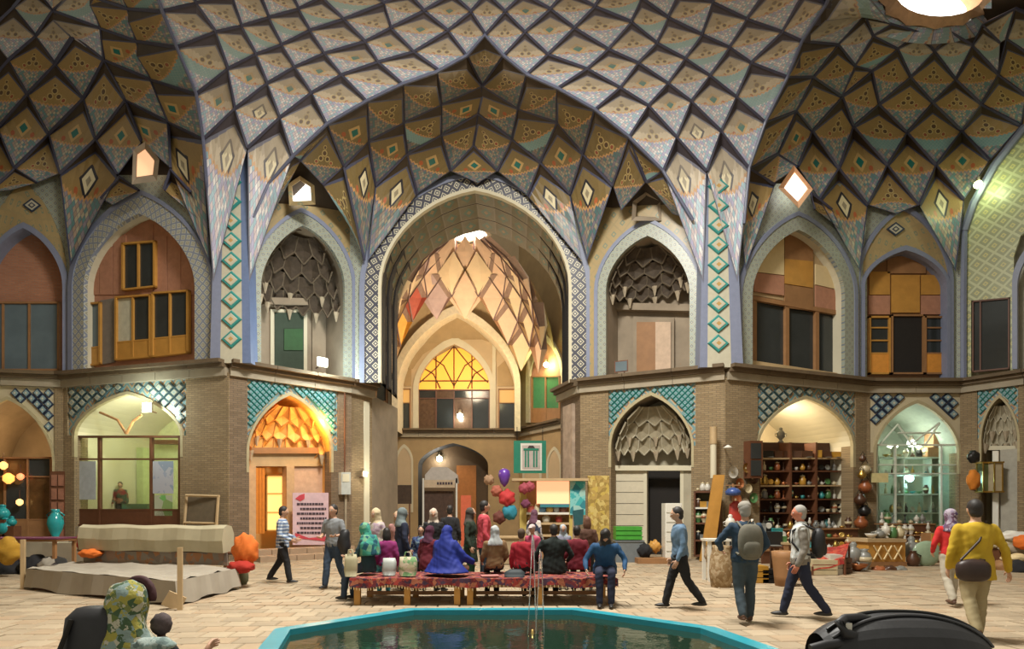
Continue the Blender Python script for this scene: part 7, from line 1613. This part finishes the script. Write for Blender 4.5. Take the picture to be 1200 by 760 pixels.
for k, y in enumerate((535, 556, 578, 600, 622)): row(P_R0, -1.1, 1034, 1120, y, 11, 'on the %s glass shop shelf' % ('top', 'second', 'third', 'fourth', 'lowest')[k], 'glassware on the %s shelf of the glass shop' % ('top', 'second', 'third', 'fourth', 'lowest')[k], ['vase', 'jar', 'bowl', 'bottle', 'lamp', 'plate', 'teapot'], ['green', 'white', 'grey', 'turquoise', 'dark brown', 'cream', 'brass', 'black'], .95, 30+k)
stand('display_stand', 'low stepped stand of brassware in front of the glass shop', P_R0, 1028, 1092, 1.3, (640, 626, 613), M_WOODM, .4)
for k, y in enumerate((640, 626, 613)): row(P_R0, 1.3-k*.4, 1030, 1091, y, 9, 'on the %s step before the glass shop' % ('front', 'middle', 'rear')[k], 'brassware on the %s step before the glass shop' % ('front', 'middle', 'rear')[k], ['vase', 'lamp', 'samovar', 'bowl', 'teapot', 'candlestick'], ['brass', 'green', 'white', 'grey', 'cream', 'black'], .95, 40+k)
sgn = MB(); P_R0.panel(sgn, R4(1022, 554, 1041, 565), plain('yellow_sign', (.6,.52,.25)), .35, .06); sgn.build('small_sign', None, False, 'small pale yellow sign at the left edge of the glass shop', 'sign')
# objects on the pillar between crockery and glass shops
for i, (x, y, r, co) in enumerate(((1011, 537, .12, 'dark brown'), (1014, 549, .18, 'cream'), (1010, 556, .14, 'brass'), (1014, 570, .22, 'russet'), (1008, 585, .2, 'dark brown'), (1013, 598, .2, 'black'), (1009, 612, .22, 'russet'))):
    q = P_R0.pp(x, y, .3) if x > 1013 else P_R1.pp(x, y, .3); t = thing('hanging_pot', q, '%s pot hanging on the pillar between the two right shops, %s from the top' % (co, ORD[i]), 'pot', 'pots on the pillar between the shops')
    MB().lathe([(r*.4,-r),(r,-r*.4),(r,.2*r),(r*.5,r*.8),(r*.6,r)], q, GM[co], 12).build('pot_body', t, True); MB().tube([q+Vector((-r*.6,0,r)), q+Vector((0,0,r*2)), q+Vector((r*.6,0,r))], .012, M_DARK, 5).build('bail', t, True)
# lanterns and things at the right edge
def glasslantern(px, lab, m):
    q = P_RR.pp(px, 576, .35); t = thing('glass_case', q, lab, 'lantern'); w_, h = .14, 1.0
    for sx in (-1, 1):
        for sy in (-1, 1): MB().box(q+Vector((sx*w_, sy*w_, h/2)), (.035, .035, h), GM['brass']).build('post', t)
    for z in (0, h): MB().box(q+Vector((0, 0, z)), (w_*2+.08, w_*2+.08, .05), GM['brass']).build('plate', t)
    MB().box(q+Vector((0, 0, h/2)), (w_*1.9, w_*1.9, h*.94), m).build('glazing', t); MB().box(q+Vector((0, .3, .1)), (.04, .4, .04), M_WOODD).build('bracket', t)
glasslantern(1153, 'brass framed glass case with green panels on the right pillar, left of two', plain('olive_glass', (.12,.14,.05), .2))
glasslantern(1166, 'brass framed glass case with a pale panel on the right pillar, right of two', plain('pale_case', (.45,.38,.25), .3))
bundle(1141, 562, 20.3, .22, .15, .35, plain('orange_cloth2', (.6,.2,.02), .8), 'orange cloth lantern hanging left of the brass cases', 'lantern', 'cloth_lantern')
bundle(1141, 535, 20.2, .2, .15, .22, GM['black'], 'black round fixture on the pillar above the orange cloth lantern', 'lamp', 'wall_fixture')
mb = MB(); P_RR.panel(mb, [(1173, 655), (1196, 652), (1196, 525), (1172, 527)], plain('pale_grey_board', (.38,.36,.3), .7), -.1, .1); mb.build('door', kind='structure', label='tall pale grey door leaf in the right end arch')
mb = MB(); P_RR.panel(mb, R4(1163, 528, 1170, 655), M_WHITE, .02, .1); mb.build('door_frame', w7)
for i, (px, py, d, rx, rz_, m, lab) in enumerate(((1188, 628, 16.5, .42, .15, M_WHITE, 'white sack, topmost of the pile at the right edge'), (1176, 637, 16.6, .36, .14, M_PLASTER, 'grey white sack, left one of the pile at the right edge'), (1192, 643, 16.3, .45, .15, M_STONE, 'grey sack, middle of the pile at the right edge'), (1198, 635, 15.9, .16, .18, ORG, 'orange bundle among the sacks at the right edge'), (1190, 654, 15.8, .35, .13, M_CREAM, 'cream sack, lowest of the pile at the right edge'), (1180, 664, 15.9, .3, .22, M_WOODM, 'brown basket on the floor at the right edge'), (1196, 667, 15.4, .35, .24, BK, 'black bag on the floor at the right edge'))): bundle(px, py, d, rx, .25, rz_, m, lab, 'sack' if 'sack' in lab else 'bundle', 'sack' if 'sack' in lab else 'bundle')
mb = MB(); mb.box((X(1188, 16.9), 16.9, .35), (1.5, .9, .7), M_WOODD); mb.build('pallet', None, False, 'dark wooden crate carrying the white sacks at the right edge', 'crate')
tb2 = thing('crate', (X(1098, 18.3), 18.3, 0), 'orange wooden crate in front of the glass shop, behind the red top', 'crate')
for k in range(3): MB().box((X(1098, 18.3), 18.05, .2+k*.28), (.7, .04, .24), M_WOOD).build('slat', tb2)
MB().box((X(1098, 18.3), 18.3, .45), (.68, .45, .88), M_WOODM).build('crate_body', tb2)
# doorway objects (R2)
cr = thing('crate', (X(736, 18.4), 18.4, .0), 'grey plastic bin below the green crate, left of the stone doorway', 'bin'); MB().box((X(736, 18.4), 18.4, .32), (.85, .55, .64), plain('grey_plastic', (.15,.17,.18), .5)).build('bin_body', cr); MB().box((X(736, 18.4), 18.4, .65), (.9, .6, .04), plain('grey_plastic', (.15,.17,.18), .5)).build('rim', cr)
cg = thing('crate', (X(735, 18.4), 18.4, .68), 'bright green plastic crate on the grey bin, left of the stone doorway', 'crate'); gp_ = plain('green_plastic', (.05,.3,.03), .5)
for k in range(3): MB().box((X(735, 18.4), 18.12, .75+k*.14), (.8, .03, .11), gp_).build('slat', cg)
MB().box((X(735, 18.4), 18.4, .89), (.78, .5, .4), gp_).build('crate_body', cg)
bundle(755, 645, 18.2, .24, .25, .24, BK, 'black rubbish bag between the green crate and stone doorway', 'bag', 'rubbish_bag')
wc = thing('cabinet', (X(787, 18.2), 18.2, 0), 'white drawer cabinet in front of the dark stone doorway', 'cabinet')
MB().box((X(787, 18.2), 18.2, .9), (.5, .45, 1.8), M_WHITE).build('cabinet_body', wc)
for k in range(6): d_ = MB().box((X(787, 18.2), 17.96, .2+k*.29), (.44, .03, .25), M_WHITE).build('drawer', wc); MB().box((X(787, 18.2), 17.93, .2+k*.29), (.1, .03, .02), M_GREYP).build('handle', d_)
MB().box((X(770, 18.0), 18.0, .08), (1.3, .7, .16), M_WOODM).build('low_platform', None, False, 'low brown wooden platform at the foot of the stone doorway', 'platform')
bundle(767, 640, 18.3, .2, .2, .2, M_WOOD, 'honey coloured basket in the dark stone doorway', 'basket', 'basket')
# ================= foreground
sf = patterned('green_floral_scarf', [(.10,.14,.04),(.3,.27,.05),(.2,.27,.25),(.05,.09,.04),(.42,.4,.3),(.16,.18,.05)], 34)
fx_, fd_ = X(150, 2.95), 2.95
Jf = person(150, 0, 'woman in a green and yellow floral headscarf seated at the lower left', 1.6, face=12, mode='sit', d=2.95, seat=.39, top=plain('black_coat', (.012,.014,.018), .9), hem=.1, bottom=BK, scarf=sf, eyes=False, vox=.014, head=(-20, -6), longhair=False,
       arms={-1: ((-.12, .03, -.25), (-.05, .2, -.35)), 1: ((.09, .1, -.22), (.12, .3, -.12))})
b = MB(); hh, Hm_ = Jf['head'], Jf['Hm']; b.tube([hh+Hm_ @ Vector((.088*math.cos(a), .045, .045+.112*math.sin(a))) for a in [PI*i/10 for i in range(11)]], .022, M_DARK, 8); finish(b, .012, 'hair_band', Jf['P'], plain('dark_maroon_band', (.05,.012,.015), .8))
sq = thing('stool', (fx_, fd_, 0), 'wooden stool under the woman in the floral headscarf', 'stool'); MB().box((fx_, fd_, .33), (.42, .42, .05), M_WOODM).build('seat', sq)
for sx in (-.16, .16):
    for sy in (-.16, .16): MB().box((fx_+sx, fd_+sy, .155), (.05, .05, .3), M_WOODM).build('leg', sq)
mb = MB(); qx = X(108, 2.9); mb.ell((qx, 2.9, .86), (.115, .12, .30), BK, 18, 12, None, lambda p: Vector((math.copysign(abs(p.x)**.5, p.x), p.y, math.copysign(abs(p.z)**.5, p.z)))); mb.build('pack_body', tp := thing('backpack', (qx, 2.9, .5), 'black padded pack standing left of the floral headscarf', 'backpack'), True) if 0 else None
tp = thing('tall_pack', (qx, 2.92, .0), 'tall black padded case standing left of the floral headscarf', 'case')
mb = MB(); loft_(mb, [((qx, 2.92, .02), .12, .10), ((qx, 2.92, .1), .13, .11), ((qx, 2.92, .95), .125, .10), ((qx+.005, 2.92, 1.08), .115, .09), ((qx+.01, 2.92, 1.125), .08, .06)], BLKF, 24, .55); mb.build('case_body', tp, True)
mb = MB(); mb.tube([(qx-.09, 2.81, .3), (qx-.08, 2.8, .95), (qx-.05, 2.83, 1.08)], .012, M_DARK, 6); mb.build('side_seam', tp, True)
bundle(181, 755, 2.75, .09, .06, .035, patterned('grey_knit', [(.2,.27,.25),(.3,.36,.33),(.12,.17,.16)], 40), 'grey green knitted cloth held by the woman in the floral headscarf', 'cloth', 'knitted_cloth')
mb = MB(); q = W3(189, 731, 3.05); mb.ell(q, (.05, .05, .058), plain('mauve_grey_yarn', (.08,.06,.06), .95, var=.5, scale=60), 16, 12, None, lambda p: p*(1+.05*math.sin(14*p.z+9*p.x))); mb.tube([q-Vector((0,0,.05)), q-Vector((.01,-.02,.22))], [.02, .012], M_WOODD, 6); mb.build('yarn_ball', None, True, 'dark mauve woolly ball held right of the floral headscarf', 'ball')
# black bag on a plinth at the lower right
bx, bd = X(1058, 2.5), 2.5
fb_ = thing('travel_bag', (bx, bd, .93), 'large black nylon travel bag in the lower right foreground', 'bag')
def dome(u, v, k=1.0):   # u along, v around
    x = lerp(-.36, .36, u); e = max(0, 1-abs((u-.46)/.56)**2.6)**.5; r = .235*e*k
    return Vector((bx+x*k, bd-math.cos(PI*v)*.17*e*k, .935+max(0, math.sin(PI*v))**.8*r))
mb = MB(); nu, nv = 28, 14
for i in range(nu):
    for j in range(nv): mb.poly([dome(i/nu, j/nv), dome((i+1)/nu, j/nv), dome((i+1)/nu, (j+1)/nv), dome(i/nu, (j+1)/nv)], BLKF)
mb.build('bag_body', fb_, True)
for v0, nm, mm, r in ((.3, 'zip_seam', plain('seam_grey', (.05,.05,.055), .5), .006), (.42, 'piping', plain('seam_black', (.004,.004,.004), .4), .008)):
    mb = MB(); mb.tube([dome(.04+.92*i/24, v0+.12*math.sin(PI*i/24), 1.01)+Vector((0,-.003,.002)) for i in range(25)], r, mm, 6); mb.build(nm, fb_, True)
mb = MB(); p0 = W3(984, 748, 2.42); mb.tube([W3(1003, 745, 2.42), W3(990, 742, 2.4), W3(984, 729, 2.42), W3(990, 724, 2.44), W3(1008, 723, 2.46), W3(1026, 727, 2.48)], [.022,.022,.02,.018,.018,.016], BLKF, 8); mb.build('strap_loop', fb_, True)
mb = MB(); mb.tube([W3(950, 760, 2.4), W3(968, 755, 2.4), W3(992, 753, 2.42), W3(1012, 757, 2.44)], .02, BLKF, 8); mb.build('strap', fb_, True)
mb = MB(); mb.box(W3(994, 734, 2.42), (.025, .012, .03), GM['white']); mb.build('buckle', fb_)
pl_ = thing('plinth_table', (bx, bd, 0), 'stone topped table under the black travel bag', 'table')
MB().box((bx-.02, bd, .905), (.95, .55, .05), M_STONE).build('tabletop', pl_)
for sx in (-.4, .4):
    for sy in (-.2, .2): MB().box((bx-.02+sx, bd+sy, .44), (.06, .06, .88), M_WOODD).build('leg', pl_)
